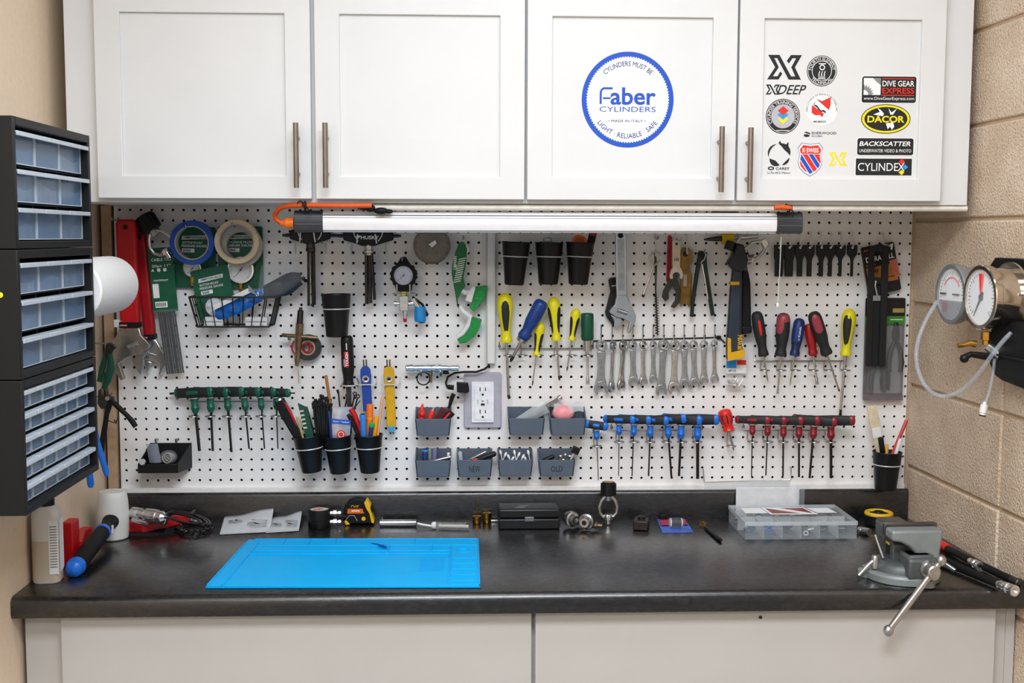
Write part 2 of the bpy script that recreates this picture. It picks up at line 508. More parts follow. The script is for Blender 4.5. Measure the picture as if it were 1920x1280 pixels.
def laminate():
    m = bpy.data.materials.new('black_slate_laminate')
    m.use_nodes = True
    nt = m.node_tree; L = nt.links; b = nt.nodes['Principled BSDF']
    tc = nt.nodes.new('ShaderNodeTexCoord')
    mp = nt.nodes.new('ShaderNodeMapping'); mp.inputs['Scale'].default_value = (5, 9, 9)
    L.new(tc.outputs['Object'], mp.inputs[0])
    n = nt.nodes.new('ShaderNodeTexNoise'); n.inputs['Scale'].default_value = 7; n.inputs['Detail'].default_value = 7; n.inputs['Roughness'].default_value = 0.72; n.inputs['Distortion'].default_value = 1.2
    L.new(mp.outputs[0], n.inputs['Vector'])
    r = nt.nodes.new('ShaderNodeValToRGB'); e = r.color_ramp.elements
    e[0].position = 0.32; e[0].color = lin('0c0c0d') + (1,)
    e[1].position = 0.72; e[1].color = lin('2e2b2a') + (1,)
    k = r.color_ramp.elements.new(0.5); k.color = lin('151415') + (1,)
    L.new(n.outputs['Fac'], r.inputs['Fac']); L.new(r.outputs[0], b.inputs['Base Color'])
    n2 = nt.nodes.new('ShaderNodeTexNoise'); n2.inputs['Scale'].default_value = 60; n2.inputs['Detail'].default_value = 4
    mp2 = nt.nodes.new('ShaderNodeMapping'); mp2.inputs['Scale'].default_value = (1, 3, 3)
    L.new(tc.outputs['Object'], mp2.inputs[0]); L.new(mp2.outputs[0], n2.inputs['Vector'])
    mr = nt.nodes.new('ShaderNodeMapRange'); mr.inputs['To Min'].default_value = 0.16; mr.inputs['To Max'].default_value = 0.38
    L.new(n2.outputs['Fac'], mr.inputs[0]); L.new(mr.outputs[0], b.inputs['Roughness'])
    b.inputs['Specular IOR Level'].default_value = 0.6
    b.inputs['Coat Weight'].default_value = 0.7; b.inputs['Coat Roughness'].default_value = 0.28
    bp = nt.nodes.new('ShaderNodeBump'); bp.inputs['Strength'].default_value = 0.15; bp.inputs['Distance'].default_value = 0.002
    L.new(n2.outputs['Fac'], bp.inputs['Height']); L.new(bp.outputs[0], b.inputs['Normal'])
    return m
LAM = laminate()
ct = thing('worktop', 'long black slate-look laminate worktop with rounded front edge', 'worktop', (0, 0, 0))
cp = M()
pr = [(-0.004, 0.875), (-0.004, ZC), (-0.605, ZC), (-0.6135, ZC - 0.003), (-0.6185, ZC - 0.0105), (-0.6185, 0.8835), (-0.616, 0.8775), (-0.611, 0.875)]
xa, xb = XL + 0.001, XR - 0.001
n = len(pr)
cp.add([(xa, y, z) for y, z in pr] + [(xb - y * WSL, y, z) for y, z in pr], [tuple(range(n)), tuple(reversed(range(n, 2 * n)))] + [(i, i + n, (i + 1) % n + n, (i + 1) % n) for i in range(n)])
obj('slab', cp, LAM, ct)
bs = M()
pr = [(-0.002, ZC), (-0.021, ZC), (-0.021, 0.984), (-0.019, 0.9885), (-0.0145, 0.9915), (-0.010, 0.9915), (-0.010, 0.988), (-0.002, 0.988)]
n = len(pr); xa2, xb2 = -0.040, XR - 0.001
bs.add([(xa2, y, z) for y, z in pr] + [(xb2, y, z) for y, z in pr], [tuple(range(n)), tuple(reversed(range(n, 2 * n)))] + [(i, i + n, (i + 1) % n + n, (i + 1) % n) for i in range(n)])
obj('backsplash', bs, LAM, ct)

# ------------------------------------------------------------------ stickers (flat vinyl on the doors)
DP = 0.3446            # door panel face
SKY = -(DP + 0.0004)
class ST:
    def __init__(s, label, c, group='vinyl stickers on the cabinet door'):
        s.c = D(c[0], c[1], DP + 0.0004); s.px = c
        s.k = upx(DP)
        s.o = thing('sticker', label, 'sticker', (s.c.x, -DP, s.c.z), group=group)
        s.n = 0
    def q(s, pts): return [(x - s.px[0], s.px[1] - z) for x, z in pts]
    def add(s, name, mb, m):
        s.n += 1
        for i, v in enumerate(mb.v): mb.v[i] = (v[0], v[1] - 0.00022 * s.n, v[2])
        return obj(name, mb, m, s.o)
    def m(s): return M(s.k)
    def flat(s, name, pts, m): return s.add(name, s.m().prism(pts, -0.1, 0.0), m)
    def flats(s, name, many, m):
        b = s.m()
        for p in many: b.prism(p, -0.1, 0.0)
        return s.add(name, b, m)
    def txt(s, name, items, m):
        for it in items:
            b = s.m(); b.text(*it[:5], y=-0.12, **(it[5] if len(it) > 5 else {}))
            s.add(name, b, m); s.n -= 1
def arc(R, top=True, cx=0, cz=0):
    def f(x, z):
        if top:
            a = pi / 2 - x / R
            return cx + (R + z) * cos(a), cz + (R + z) * sin(a)
        a = -pi / 2 + x / R
        return cx + (R - z) * cos(a), cz + (R - z) * sin(a)
    return f
# round cylinder maker's sticker
s = ST('large round sticker with scalloped blue ring and blue lettering', (1177, 187), None)
s.flat('backing', circ(0, 0, 84, 64, 86.5), INKW)
nt_ = 96
s.add('ring', s.m().ring(circ(0, 0, 85, nt_ * 2, 87), [(x * (1 if i % 2 else 1.035), z * (1 if i % 2 else 1.035)) for i, (x, z) in enumerate(circ(0, 0, 74.5, nt_ * 2, 76.5))], -0.1, 0), INKB)
b = s.m()
b.text('aber', 10, 6.6, 84, 32, -0.12, bold=0.02)
b.text('CYLINDERS', 0, -17.3, 104, 9.5, -0.12)
b.box(-46, -32, -0.12, 0, 1.0, 4.2)
b.prism([(-52, -8), (-52, 14), (-50, 19), (-45, 22.5), (-28, 22.5), (-28, 18.6), (-44, 18.6), (-47, 16.6), (-48, 13), (-48, -8)], -0.12, 0)
s.add('brand_lettering', b, INKB)
s.txt('small_lettering', [('CYLINDERS MUST BE', 0, 0, 97, 9, dict(warp=arc(65.5))), ('LIGHT \u00b7 RELIABLE \u00b7 SAFE', 0, 0, 122, 9, dict(warp=arc(66, False))), ('\u2022 MADE IN ITALY \u2022', -1, -38.5, 69, 4.6)], INKN)

XS = [(-32, 23), (-10, 23), (11, -12), (19, -12), (12, -23), (32, -23), (19, 0), (33, 23), (12, 23), (5, 12), (8.5, 8), (14, 17), (22, 17), (12, 0), (17.5, -10), (20, -17), (13, -17), (-12, 17), (-21, 17), (-12, 0), (-22, -17), (-15, -17), (-9, -10), (-6, -14), (-11, -23), (-33, -23), (-19, 0)]
def xlogo(s, name, m, k, cx=0, cz=0):
    def t(p): return [(cx + x * k, cz + z * k) for x, z in p]
    s.flats(name, [t([(-32, 23), (-10, 23), (13, -17), (21, -17), (33, -23), (8.5, -23), (-14.5, 17), (-20, 17)]),
                   t([(-32, 23), (-20, 17), (-11, 0), (-18, 0)]), t([(-18, 0), (-11, 0), (-22, -17), (-33, -23)]),
                   t([(-33, -23), (-22, -17), (-13, -17), (-8, -8), (-4, -12), (-11, -23)]),
                   t([(33, 23), (12, 23), (4, 12), (8, 7), (15, 17), (22, 17)]), t([(33, 23), (22, 17), (13, 0), (20, 0)]), t([(20, 0), (13, 0), (21, -17), (32, -23)])], m)
s = ST('bold black interlaced letter X outline sticker', (1471, 126)); xlogo(s, 'emblem', INKK, 0.97)
s = ST('small yellow interlaced letter X outline sticker', (1571, 298)); xlogo(s, 'emblem', INKY, 0.53)
s = ST('slanted black word sticker starting with an outlined X', (1472, 168))
xlogo(s, 'emblem', INKK, 0.4, -23, 0)
b = s.m(); b.text('DEEP', 13, 0, 50, 17, -0.12, shear=0.35, bold=0.01); s.add('lettering', b, INKK)
s = ST('round black sticker with white flame emblem and ring lettering', (1541, 133))
s.flat('backing', circ(0, 0, 28, 48), INKK)
b = s.m(); b.ring(circ(0, 0, 26.6, 48), circ(0, 0, 25.6, 48), -0.1, 0); b.ring(circ(0, 0, 18.6, 48), circ(0, 0, 17.6, 48), -0.1, 0)
b.text('FOURTH ELEMENT', 0, 0, 66, 5.5, -0.12, warp=arc(22)); b.text('TECHNICAL', 0, 0, 42, 5.5, -0.12, warp=arc(22, False))
b.box(-6, 7, -0.12, 0, 12.2, 14); b.ring(circ(0.5, 6.5, 5.2, 24), circ(0.5, 6.5, 3.4, 24), -0.12, 0)
for dx in (-5, 0, 5):
    b.prism([(dx - 1.6, -9), (dx + 1, -9), (dx + 0.4, -5), (dx + 1.8, -1), (dx + 1.0, 0.5), (dx - 0.6, -3.5)], -0.12, 0)
b.box(-6.5, 6.5, -0.12, 0, -12, -10.5); b.box(-7, 7, -0.12, 0, -15, -13.5)
s.add('emblem', b, INKW)
s = ST('round grey and black sticker with red, blue and yellow diamonds', (1468, 218))
s.flat('backing', circ(0, 0, 32, 48), INKK)
b = s.m(); b.ring(circ(0, 0, 30.3, 48), circ(0, 0, 29.5, 48), -0.1, 0)
b.text('CYLINDER TRAINING SERVICES', 0, 0, 108, 5.6, -0.12, warp=arc(25.6)); b.box(-12, 12, -0.12, 0, -26.5, -25.4)
s.add('lettering', b, INKW)
s.flat('face', circ(0, 0, 22, 40), mat('holographic_grey', 'b9b9be', 0.35, var=0.03))
s.flat('yellow_diamond', [(-10, -4), (0, -14.5), (10, -4), (0, 2)], INKY)
s.flat('blue_diamond', [(-10, 3), (0, -6.5), (10, 3), (0, 11)], INKC)
s.flat('red_diamond', [(-10, 10.5), (0, 1.5), (10, 10.5), (0, 18.5)], INKR)
s = ST('round white sticker with red state outline and diver silhouette', (1541, 205))
s.flat('backing', circ(0, 0, 30, 40), INKW)
b = s.m(); b.text('OHIO COUNCIL OF SKIN & SCUBA DIVERS, INC.', 0, 0, 96, 4.2, -0.12, warp=arc(27.5)); b.text('MEMBER', -3, -22.5, 24, 3.6, -0.12, bold=0.01)
b.prism([(-11, 15), (-15, 9), (-9, 7), (-6, 3), (-2, -2), (4, -1), (8, -5), (7, -7), (2, -4), (-3, -5), (-10, 4), (-14, 6), (-16, 10)], -0.12, 0)
s.add('lettering', b, INKK)
s.flats('state_outline', [[(-11, 19), (0, 15), (8, 19), (16, 22), (16, 8), (13, -1)], [(-19, 8), (-19, -6), (-12, -11), (-4, -10), (1, -14), (4, -8)]], INKR)
s = ST('small black two-line word sticker with a round swirl mark', (1537, 252))
b = s.m(); b.text('SHERWOOD', 8, 2.6, 47, 4.8, -0.12, bold=0.01); b.text('SCUBA', -5, -2.9, 20, 3.4, -0.12)
s.add('lettering', b, INKK)
s.flats('emblem', [[(-30, 3), (-25, 5), (-18, 2.5), (-18, 0), (-24, 2)], [(-30, -0.5), (-24, 0.5), (-19, -1.5), (-19, -3.4), (-25, -5), (-30, -3)]], INKK)
s = ST('black ring of sea animals sticker above small lettering', (1461, 294))
# a ring of three dark curved animal shapes drawn as plain crescents
def crescent(a0, a1, r0, r1, w):
    o = []; n = 10
    for i in range(n + 1):
        t = i / n; a = a0 + (a1 - a0) * t; o.append(((r1 + w * sin(pi * t)) * cos(a), 4 + (r1 + w * sin(pi * t)) * sin(a)))
    for i in range(n, -1, -1):
        t = i / n; a = a0 + (a1 - a0) * t; o.append(((r1 - r0 * sin(pi * t)) * cos(a), 4 + (r1 - r0 * sin(pi * t)) * sin(a)))
    return o
s.flats('emblem', [crescent(radians(-5), radians(95), 7, 20, 3), crescent(radians(105), radians(195), 1.5, 20, 2.5), crescent(radians(200), radians(275), 6, 19, 4), crescent(radians(285), radians(345), 3, 20, 2),
                   [(12, 22), (17, 28), (17, 19)], [(-2, 25), (1, 30), (4, 24)]], INKK)
b = s.m(); b.text('CAREY', 7, -21.5, 26, 4.8, -0.12, bold=0.015); b.text('La Paz BCS, M\u00e9xico', 0, -29.5, 43, 4.2, -0.12); b.ring(circ(-15, -21, 6, 20, 3.4), circ(-15, -21, 3.4, 20, 1.6), -0.12, 0)
s.add('lettering', b, INKK)
s = ST('shield sticker with diagonal red, white and blue stripes', (1519, 298))
sh = [(-16, 30), (-9, 28.5), (0, 27.5), (9, 28.5), (16, 30), (24, 20), (20.5, 12), (20.5, 5), (23, -6), (20, -16), (12, -25), (0, -32), (-12, -25), (-20, -16), (-23, -6), (-20.5, 5), (-20.5, 12), (-24, 20)]
s.flat('edge', sh, INKN); s.flat('backing', [(x * 0.965, z * 0.965) for x, z in sh], INKW)
inn = [(x * 0.86, z * 0.86) for x, z in sh]
def clip_band(poly, f0, f1):
    def cut(p, g):
        o = []
        for i in range(len(p)):
            a, b_ = p[i], p[(i + 1) % len(p)]; ga, gb = g(a), g(b_)
            if ga >= 0: o.append(a)
            if ga * gb < 0:
                t = ga / (ga - gb); o.append((a[0] + (b_[0] - a[0]) * t, a[1] + (b_[1] - a[1]) * t))
        return o
    q = cut(poly, lambda p: p[0] * 0.83 + p[1] * 0.56 - f0)
    q = cut(q, lambda p: f1 - (p[0] * 0.83 + p[1] * 0.56))
    return cut(q, lambda p: 8.5 - p[1])
for f0, f1, m_ in ((-30, -17.5, INKR), (-16, -9, INKB), (-7.5, 0.5, INKR), (2, 9, INKB), (10.5, 30, INKR)):
    q = clip_band(inn, f0, f1)
    if len(q) > 2: s.flat('stripe', q, m_)
s.flat('banner', [(x, z) for x, z in [(-13.8, 25.6), (0, 23.6), (13.8, 25.6), (20, 17.2), (17.6, 10), (-17.6, 10), (-20, 17.2)]], INKR)
s.txt('lettering', [('K\u00b7SWISS', 0, 16, 30, 8.5, dict(bold=0.02))], INKW)
def badge(label, c, w, h, r=4):
    s = ST(label, c); s.flat('border', rrect(-w / 2 - 1.6, w / 2 + 1.6, -h / 2 - 1.6, h / 2 + 1.6, r + 1), INKW)
    s.flat('backing', rrect(-w / 2, w / 2, -h / 2, h / 2, r), INKK)
    return s
s = badge('black rectangular sticker with white gear square and red lettering', (1667, 168), 102, 48)
s.flat('gear_panel', [(-48, -10), (-16, -10), (-16, 21), (-48, 21)], INKW)
g = []
for i in range(24):
    rr = 19 if (i // 2) % 2 else 15.5
    g.append((min(-16, max(-48, -48 + rr * cos(i * pi / 46))), -10 + rr * sin(i * pi / 46)))
b = s.m().prism(g + [(-48, -10)], -0.12, 0); b.prism([(-31, 21), (-24, 14), (-16, 8), (-16, 21)], -0.12, 0)
s.add('gears', b, INKG)
s.add('gear_hub', s.m().prism([(-48, -10)] + [(-48 + 9 * cos(a * pi / 16), -10 + 9 * sin(a * pi / 16)) for a in range(9)], -0.12, 0), INKW)
s.txt('white_lettering', [('DIVE GEAR', 17, 11, 60, 10.5, dict(bold=0.012)), ('www.DiveGearExpress.com', 0, -17, 95, 7.2)], INKW)
b = s.m(); b.text('EXPRESS', 17, -2, 60, 10.5, -0.12, bold=0.012); b.box(-14, 47, -0.12, 0, 19, 20.8); b.box(-14, 47, -0.12, 0, -11.4, -9.6)
s.add('red_lettering', b, INKR)
s = ST('oval black and yellow sticker with white diving figure', (1661, 223))
s.flat('edge', circ(0, 0, 46.5, 48, 27), INKK); s.flat('ring', circ(0, 0, 45, 48, 25.6), INKY); s.flat('backing', circ(0, 0, 40.5, 48, 22), INKK)
s.flats('diver', [[(-24, 8), (-12, 13), (-17, 21), (-10, 16), (-4, 10), (-6, 5)], [(4, 20), (10, 12), (20, 19), (13, 8), (8, 8)], [(0, -8), (14, -6), (16, -14), (12, -20), (8, -14), (4, -19)]], INKW)
s.txt('lettering', [('DACOR', 0, -0.5, 70, 12.5, dict(bold=0.03))], INKY)
s = badge('black rounded sticker with slanted white lettering', (1660, 275), 106, 31)
s.txt('lettering', [('BACKSCATTER', 0, 5.5, 97, 8.6, dict(shear=0.25, bold=0.02)), ('UNDERWATER VIDEO & PHOTO', 0, -7.5, 98, 6)], INKW)
s = badge('dark grey square-cornered sticker ending in coloured diamonds', (1657, 313), 106, 31, 0.6)
s.txt('lettering', [('CYLINDE', -11, 0, 76, 15, {}), ('X', 33, 0, 13, 15, {})], INKW)
s.flat('red_diamond', [(34, 5), (40, 10), (34, 15), (28, 10)], INKR); s.flat('blue_diamond', [(40, -5), (46, 0), (40, 5), (35, 0)], INKC); s.flat('yellow_diamond', [(28, -10), (34, -5), (39, -10), (34, -15)], INKY)
# ================================================================== TOOLS ON THE PEGBOARD
DN = (0, 0, -99999)
def peg_hook(label, c, d, drop=10, group=None, up=6, name='peg_hook', r=1.5, tip=3):
    """wire hook: leaves the board, comes forward d metres and turns up"""
    f = F(name, label, 'hook', c, 0.0, group)
    n = d / f.k
    b = f.m(); b.tube([(0, -.5, drop), (0, -2, drop), (0, -2.5, 2), (0, -4, 0), (0, -n, 0), (0, -n - tip, up)], r, 8)
    f.p('wire', b, WIRE)
    return f
def handle_prof(L, W, style):
    if style == 'bulge':
        pts = [(0, .0), (.015, .38), (.05, .68), (.11, .9), (.2, 1), (.32, .97), (.5, .82), (.68, .66), (.8, .58), (.88, .6), (.94, .74), (.965, .78), (1, .74)]
    elif style == 'fluted':
        pts = [(0, .0), (.01, .6), (.05, .9), (.12, 1), (.55, .97), (.7, .8), (.78, .72), (.86, .85), (.93, .9), (.97, .8), (1, .62)]
    elif style == 'round':
        pts = [(0, .0), (.02, .55), (.07, .85), (.15, .98), (.4, 1), (.6, .92), (.75, .74), (.84, .7), (.92, .82), (.97, .88), (1, .8)]
    else:
        pts = [(0, .0), (.015, .8), (.04, .95), (.08, 1), (.9, 1), (.96, .95), (1, .8)]
    return [(t * L, r * W / 2) for t, r in pts]
def prof_at(pf, t):
    for (a, ra), (b, rb) in zip(pf, pf[1:]):
        if a <= t <= b: return ra + (rb - ra) * (t - a) / max(1e-6, b - a)
    return pf[-1][1]
def patch(mb, pf, t0, t1, a0, a1, off=0.5, taper=True, n=12, m=8):
    """a raised inlay hugging a turned handle between t0..t1 and turning angles a0..a1 (0 faces the room)"""
    def fn(u, v):
        t = t0 + (t1 - t0) * v
        w = (1 - abs(2 * v - 1) ** 3.0) ** 0.5 if taper else 1.0
        am, hw = (a0 + a1) / 2, (a1 - a0) / 2 * max(w, 0.02)
        a = am + hw * (2 * u - 1)
        edge = 1 - max(abs(2 * u - 1), abs(2 * v - 1)) ** 8
        r = prof_at(pf, t) + off * edge - 0.15
        return (sin(a) * r, -cos(a) * r, -t)
    mb.grid(fn, m, n)
def screwdriver(label, top, tip, HL, HW, style, body, grips=(), shaft_r=2.0, tipk='flat', d=0.04, collar=None, group='screwdrivers in the wire rack', text=None, name='screwdriver', d2=None, tipc=None, bolster=None):
    t = T(name, label, 'screwdriver' if name == 'screwdriver' else 'nut driver', top, tip, d, group, d2)
    pf = handle_prof(HL, HW, style)
    h = t.p('handle', t.m().lathe((0, 0, 0), DN, pf, 24), body)
    for (m_, t0, t1, a0, a1) in grips:
        g = t.m(); patch(g, pf, t0 * HL, t1 * HL, a0, a1)
        t.p('grip_inlay', g, m_, h)
    if text:
        tx, m_, tz, tl, th = text
        w = t.m(); w.text(tx, 0, -tz * HL, tl, th, y=-prof_at(pf, tz * HL) - 0.9, vert=True, bold=0.01)
        t.p('lettering', w, m_, h)
    z0 = HL
    if collar:
        t.p('collar', t.m().lathe((0, 0, -HL), DN, [(0, collar[1]), (collar[0], collar[1] * .9)], 16), collar[2]); z0 += collar[0]
    s = t.m(); L = t.L
    if tipk == 'flat':
        s.lathe((0, 0, -z0 + 3), DN, [(0, shaft_r), (L - z0 - 9, shaft_r)], 12)
        k = len(s.v); w = shaft_r * 1.25; y = shaft_r * .3
        s.add([(-shaft_r * .8, -shaft_r * .8, -L + 12), (shaft_r * .8, -shaft_r * .8, -L + 12), (shaft_r * .8, shaft_r * .8, -L + 12), (-shaft_r * .8, shaft_r * .8, -L + 12), (-w, -y, -L), (w, -y, -L), (w, y, -L), (-w, y, -L)],
              [(0, 1, 2, 3), (4, 7, 6, 5), (0, 4, 5, 1), (1, 5, 6, 2), (2, 6, 7, 3), (3, 7, 4, 0)])
    elif tipk == 'socket':
        s.lathe((0, 0, -z0 + 3), DN, [(0, shaft_r), (L - z0 - 12, shaft_r), (L - z0 - 9, shaft_r * 1.55), (L - z0 + 3, shaft_r * 1.6), (L - z0 + 3, shaft_r * 1.1), (L - z0, shaft_r * 1.1), (L - z0, 0)], 12)
    else:
        s.lathe((0, 0, -z0 + 3), DN, [(0, shaft_r), (L - z0 - 3, shaft_r), (L - z0 + 2, shaft_r * .45), (L - z0 + 3, 0)], 12)
    t.p('shaft', s, CHRD)
    if tipc:
        t.p('tip', t.m().lathe((0, 0, -L + tipc), DN, [(0, shaft_r * 1.03), (tipc - 4, shaft_r * 1.03), (tipc + .1, shaft_r * .45)], 12), DSTEEL)
    return t
def wire_rack(label, bar, ends, rings, ring_y, d, group='wire tool racks'):
    """back bar across the board with a ring in front of it for each tool"""
    f = F('wire_tool_rack', label, 'tool rack', (bar[0], bar[2]), 0.0, group)
    b = f.m(); x1 = bar[1] - bar[0]
    b.tube([(0, -1.4, 12), (0, -2, 10), (0, -4, 1), (2, -5, 0), (x1 - 2, -5, 0), (x1, -4, 1), (x1, -2, 10), (x1, -1.4, 12)], 1.15, 8)
    f.p('bar', b, WIRE)
    n = d / f.k
    for rx in rings:
        x, _y, z = f.at(rx, ring_y, d)
        r = f.m()
        pts = [(x - 1.5, -5, 0.5), (x - 2.5, -5, z), (x - 2.5, -n + 9.5, z)]
        r.tube(pts, 0.9, 6)
        r.torus((x, -n, z), 9, 0.95, (0, 0, 1), 22, 6)
        f.p('ring', r, WIRE)
    return f
# --- yellow, blue and green drivers, middle of the board
wire_rack('zinc wire rack holding yellow, blue and green drivers', (936, 1112, 653), None, (953, 980, 1010, 1043, 1073, 1103), 666, 0.04)
YB = mat('black_soft_grip', '232427', 0.6)
screwdriver('longest yellow and black screwdriver, first in the wire rack near the white conduit', (946, 549), (954, 748), 92, 30, 'bulge', YEL, [(YB, .13, .83, -.62, .62), (YEL, .74, .97, -.35, .35)], 2.7, 'ph', tipc=8)
screwdriver('dark blue ratcheting screwdriver leaning across the rack, with slim silver barrel', (1018, 563), (957, 678), 82, 27, 'fluted', mat('deep_blue_plastic', '1c3f86', 0.35), [(NAVY, .2, .5, -.3, .5)], 3.2, 'ph', collar=(6, 11, STEEL), d=0.062, d2=0.045, tipc=12)
screwdriver('short yellow and black screwdriver hanging lowest among the yellow ones', (1014, 604), (998, 723), 63, 19, 'bulge', YEL, [(YB, .3, .9, .2, 1.4), (YB, .3, .9, -1.6, -.5)], 1.2, 'ph', tipc=10)
screwdriver('yellow and black screwdriver beside the dark blue ratcheting one', (1037, 557), (1049, 713), 81, 25, 'bulge', YEL, [(YB, .2, .85, .35, 1.5), (YB, .2, .85, -1.6, -.55), (YEL, .8, .97, -.1, .7)], 2.1, 'ph', tipc=9)
screwdriver('slim yellow and black screwdriver beside the green nut driver', (1081, 578), (1063, 695), 60, 19, 'bulge', YEL, [(YB, .25, .9, .25, 1.4), (YB, .25, .9, -1.6, -.4)], 1.4, 'ph', tipc=8)
screwdriver('dark green cylindrical nut driver ending the yellow screwdriver row', (1101, 586), (1102, 720), 52, 24, 'plain', mat('bottle_green_plastic', '12503a', 0.3), [], 2.0, 'socket', collar=(20, 8, CHRD), name='nut_driver')
# --- red, blue and yellow drivers, right
wire_rack('zinc wire rack holding red, blue and yellow screwdrivers by the hammers', (1414, 1586, 676), None, (1434, 1465, 1492, 1525, 1554, 1585), 694, 0.04)
screwdriver('black screwdriver with a bright red stripe, beside the hammer', (1418, 583), (1440, 716), 86, 23, 'round', YB, [(REDB, .18, .55, -.28, .2)], 1.6, 'ph', d=0.046)
PINK = mat('dusty_red_plastic', 'a04048', 0.4)
screwdriver('dusty red and black screwdriver with a flat blade, under the bead chain', (1470, 586), (1458, 738), 82, 26, 'round', YB, [(PINK, .02, .5, -1.5, -.1), (PINK, .02, .22, -1.2, 1.2)], 2.0, 'flat')
screwdriver('navy blue and black screwdriver with white lettering, between two red ones', (1500, 596), (1481, 723), 72, 22, 'round', NAVY, [(YB, .0, .14, -3, 3), (YB, .62, .97, -3, 3)], 1.4, 'ph', text=('o Kobalt', INKW, .4, 26, 4))
screwdriver('clear red fluted screwdriver with short shaft, beside the navy one', (1517, 606), (1532, 720), 62, 21, 'fluted', mat('clear_red_acetate', 'a01418', 0.2, coat=0.5), [], 2.0, 'socket', d=0.04)
screwdriver('dusty red and black screwdriver leaning outward over the clear red one', (1524, 584), (1574, 734), 88, 26, 'round', YB, [(PINK, .03, .48, -.9, .6)], 1.8, 'ph', d=0.068, d2=0.045, tipc=6)
screwdriver('yellow and black screwdriver hanging alone at the end of its rack', (1593, 578), (1575, 781), 89, 27, 'bulge', YEL, [(YB, .1, .8, -1.2, .25), (YEL, .12, .22, -.5, -.1), (YEL, .74, .97, -.5, .1)], 2.6, 'flat', tipc=14)
# --- stubby red one on its own loop
wire_rack('small wire loop holding the stubby red screwdriver', (1360, 1376, 806), None, (1371,), 836, 0.04)
screwdriver('stubby red and black screwdriver hanging beside the blue T-handles', (1357, 767), (1376, 845), 42, 26, 'round', REDB, [(YB, .2, .66, -3.1, 3.1)], 2.2, 'ph', group='screwdrivers in the wire rack')

# --- T-handle hex keys
def tkey(label, sx, hy, hl, hw, tip, neck, nw, kr, body, acc, d=0.05, group='T-handle hex keys', yaw=-26, tilt=0, tipwire=None):
    t = T('t_handle_hex_key', label, 'hex key', (sx, hy), tip, d, group)
    c, s_ = cos(radians(yaw)), sin(radians(yaw))
    ax = Vector((c, s_, sin(radians(tilt)))).normalized()
    p = -ax * hl
    L = 2 * hl
    KW = dict(ref=(0, 0, 1), ell=2.0)
    f_ = .5
    pr = [(0, hw * .5), (1.5, hw * .82), (5, hw * .95), (L * .3, hw * .96), (L * .5, hw * 1.02), (L * .7, hw), (L - 5, hw * .92), (L - 1.5, hw * .75), (L, hw * .45)]
    h = t.p('handle', t.m().lathe(p, p + ax * 9999, [(a_, r_ * f_) for a_, r_ in pr], 18, **KW), body)
    t.p('end_cap', t.m().lathe(p - ax * .6, p + ax * 9999, [(0, hw * .52 * f_), (1.6, hw * .86 * f_), (5, hw * 1.02 * f_), (8, hw * 1.02 * f_)], 18, **KW), acc, h)
    t.p('end_cap', t.m().lathe(p + ax * (L - 8), p + ax * 9999, [(0, hw * 1.01 * f_), (3, hw * 1.0 * f_), (7, hw * .82 * f_), (8.6, hw * .48 * f_)], 18, **KW), acc, h)
    q = p + ax * (L + .6)
    t.p('hang_hole', t.m().lathe(q - ax * 1.5 - Vector((0, 3, 0)) * 0, q + ax * 9999, [(0, hw * .2), (1.9, hw * .2)], 10), BLK, h)
    out = Vector((s_, -c, 0))
    i_ = t.m()
    i_.lathe(p + ax * (L * .34) + out * (hw * .33), p + ax * 9999, [(0, hw * .15), (1.5, hw * .42), (L * .16, hw * .46), (L * .32 - 1.5, hw * .42), (L * .32, hw * .15)], 14)
    t.p('inlay', i_, acc, h)
    t.p('washer', t.m().lathe((0, 0, -hw * .9), DN, [(0, nw * .72), (2.2, nw * .72)], 16), STEEL)
    t.p('neck', t.m().lathe((0, 0, -hw * .9 - 2), DN, [(0, nw * .5), (neck * .55, nw * .5), (neck * .62, nw * .58), (neck * .8, nw * .5), (neck, nw * .3)], 16), acc)
    t.p('shaft', t.m().lathe((0, 0, -hw * .9 - 2 - neck + 2), DN, [(0, kr), (t.L - hw * .9 - neck, kr)], 6), mat('black_oxide_steel', '2a2826', 0.4, 0.6))
    if tipwire:
        k = t.m(); q = p - ax * 12 if tipwire < 0 else p + ax * (L + 10)
        k.tube([p + ax * (2 if tipwire < 0 else L - 2), q], 2.2 if tipwire < 0 else 1.4, 8)
        t.p('side_key', k, DSTEEL)
    return t
TG = mat('green_tool_plastic', '145c48', 0.3); TB = mat('blue_tool_plastic', '1a6fd0', 0.32); TR = mat('maroon_tool_plastic', '8a1f28', 0.32)
wire_rack('wire rack holding the green and black T-handles', (358, 528, 752), None, (363, 394, 426, 460, 489, 517), 780, 0.05)
gl = ('largest green and black T-handle hex key, at the outer end', 'green and black T-handle hex key, second of its row from the largest', 'green and black T-handle hex key, third from the largest', 'green and black T-handle hex key, third from the smallest', 'green and black T-handle hex key, next to the smallest', 'smallest green and black T-handle hex key, beside the black cups')
for i, (x, hy, tx, ty, kr) in enumerate(((363, 736, 374, 845, 3.0), (394, 735, 399, 845, 2.4), (425, 734, 434, 847, 2.4), (457, 735, 467, 841, 1.7), (488, 735, 496, 841, 1.4), (517, 736, 521, 841, 1.2))):
    tkey(gl[i], x, hy, 43 - i * 2.2, 9.8 - i * .3, (tx, ty), 28 - i * 1.2, 14 - i * .7, kr, YB, TG, tipwire=-1 if i == 0 else (1 if i == 5 else None), tilt=1)
wire_rack('wire rack holding the six blue and black T-handles', (1146, 1318, 806), None, (1161, 1189, 1219, 1250, 1279, 1307), 828, 0.05)
bl = ('smallest blue and black T-handle hex key of the six in the rack', 'blue and black T-handle hex key, next to the smallest in the rack', 'blue and black T-handle hex key, third smallest in the rack', 'blue and black T-handle hex key, third largest in the rack', 'blue and black T-handle hex key, next to the largest in the rack', 'largest blue and black T-handle hex key, with the thickest shaft')
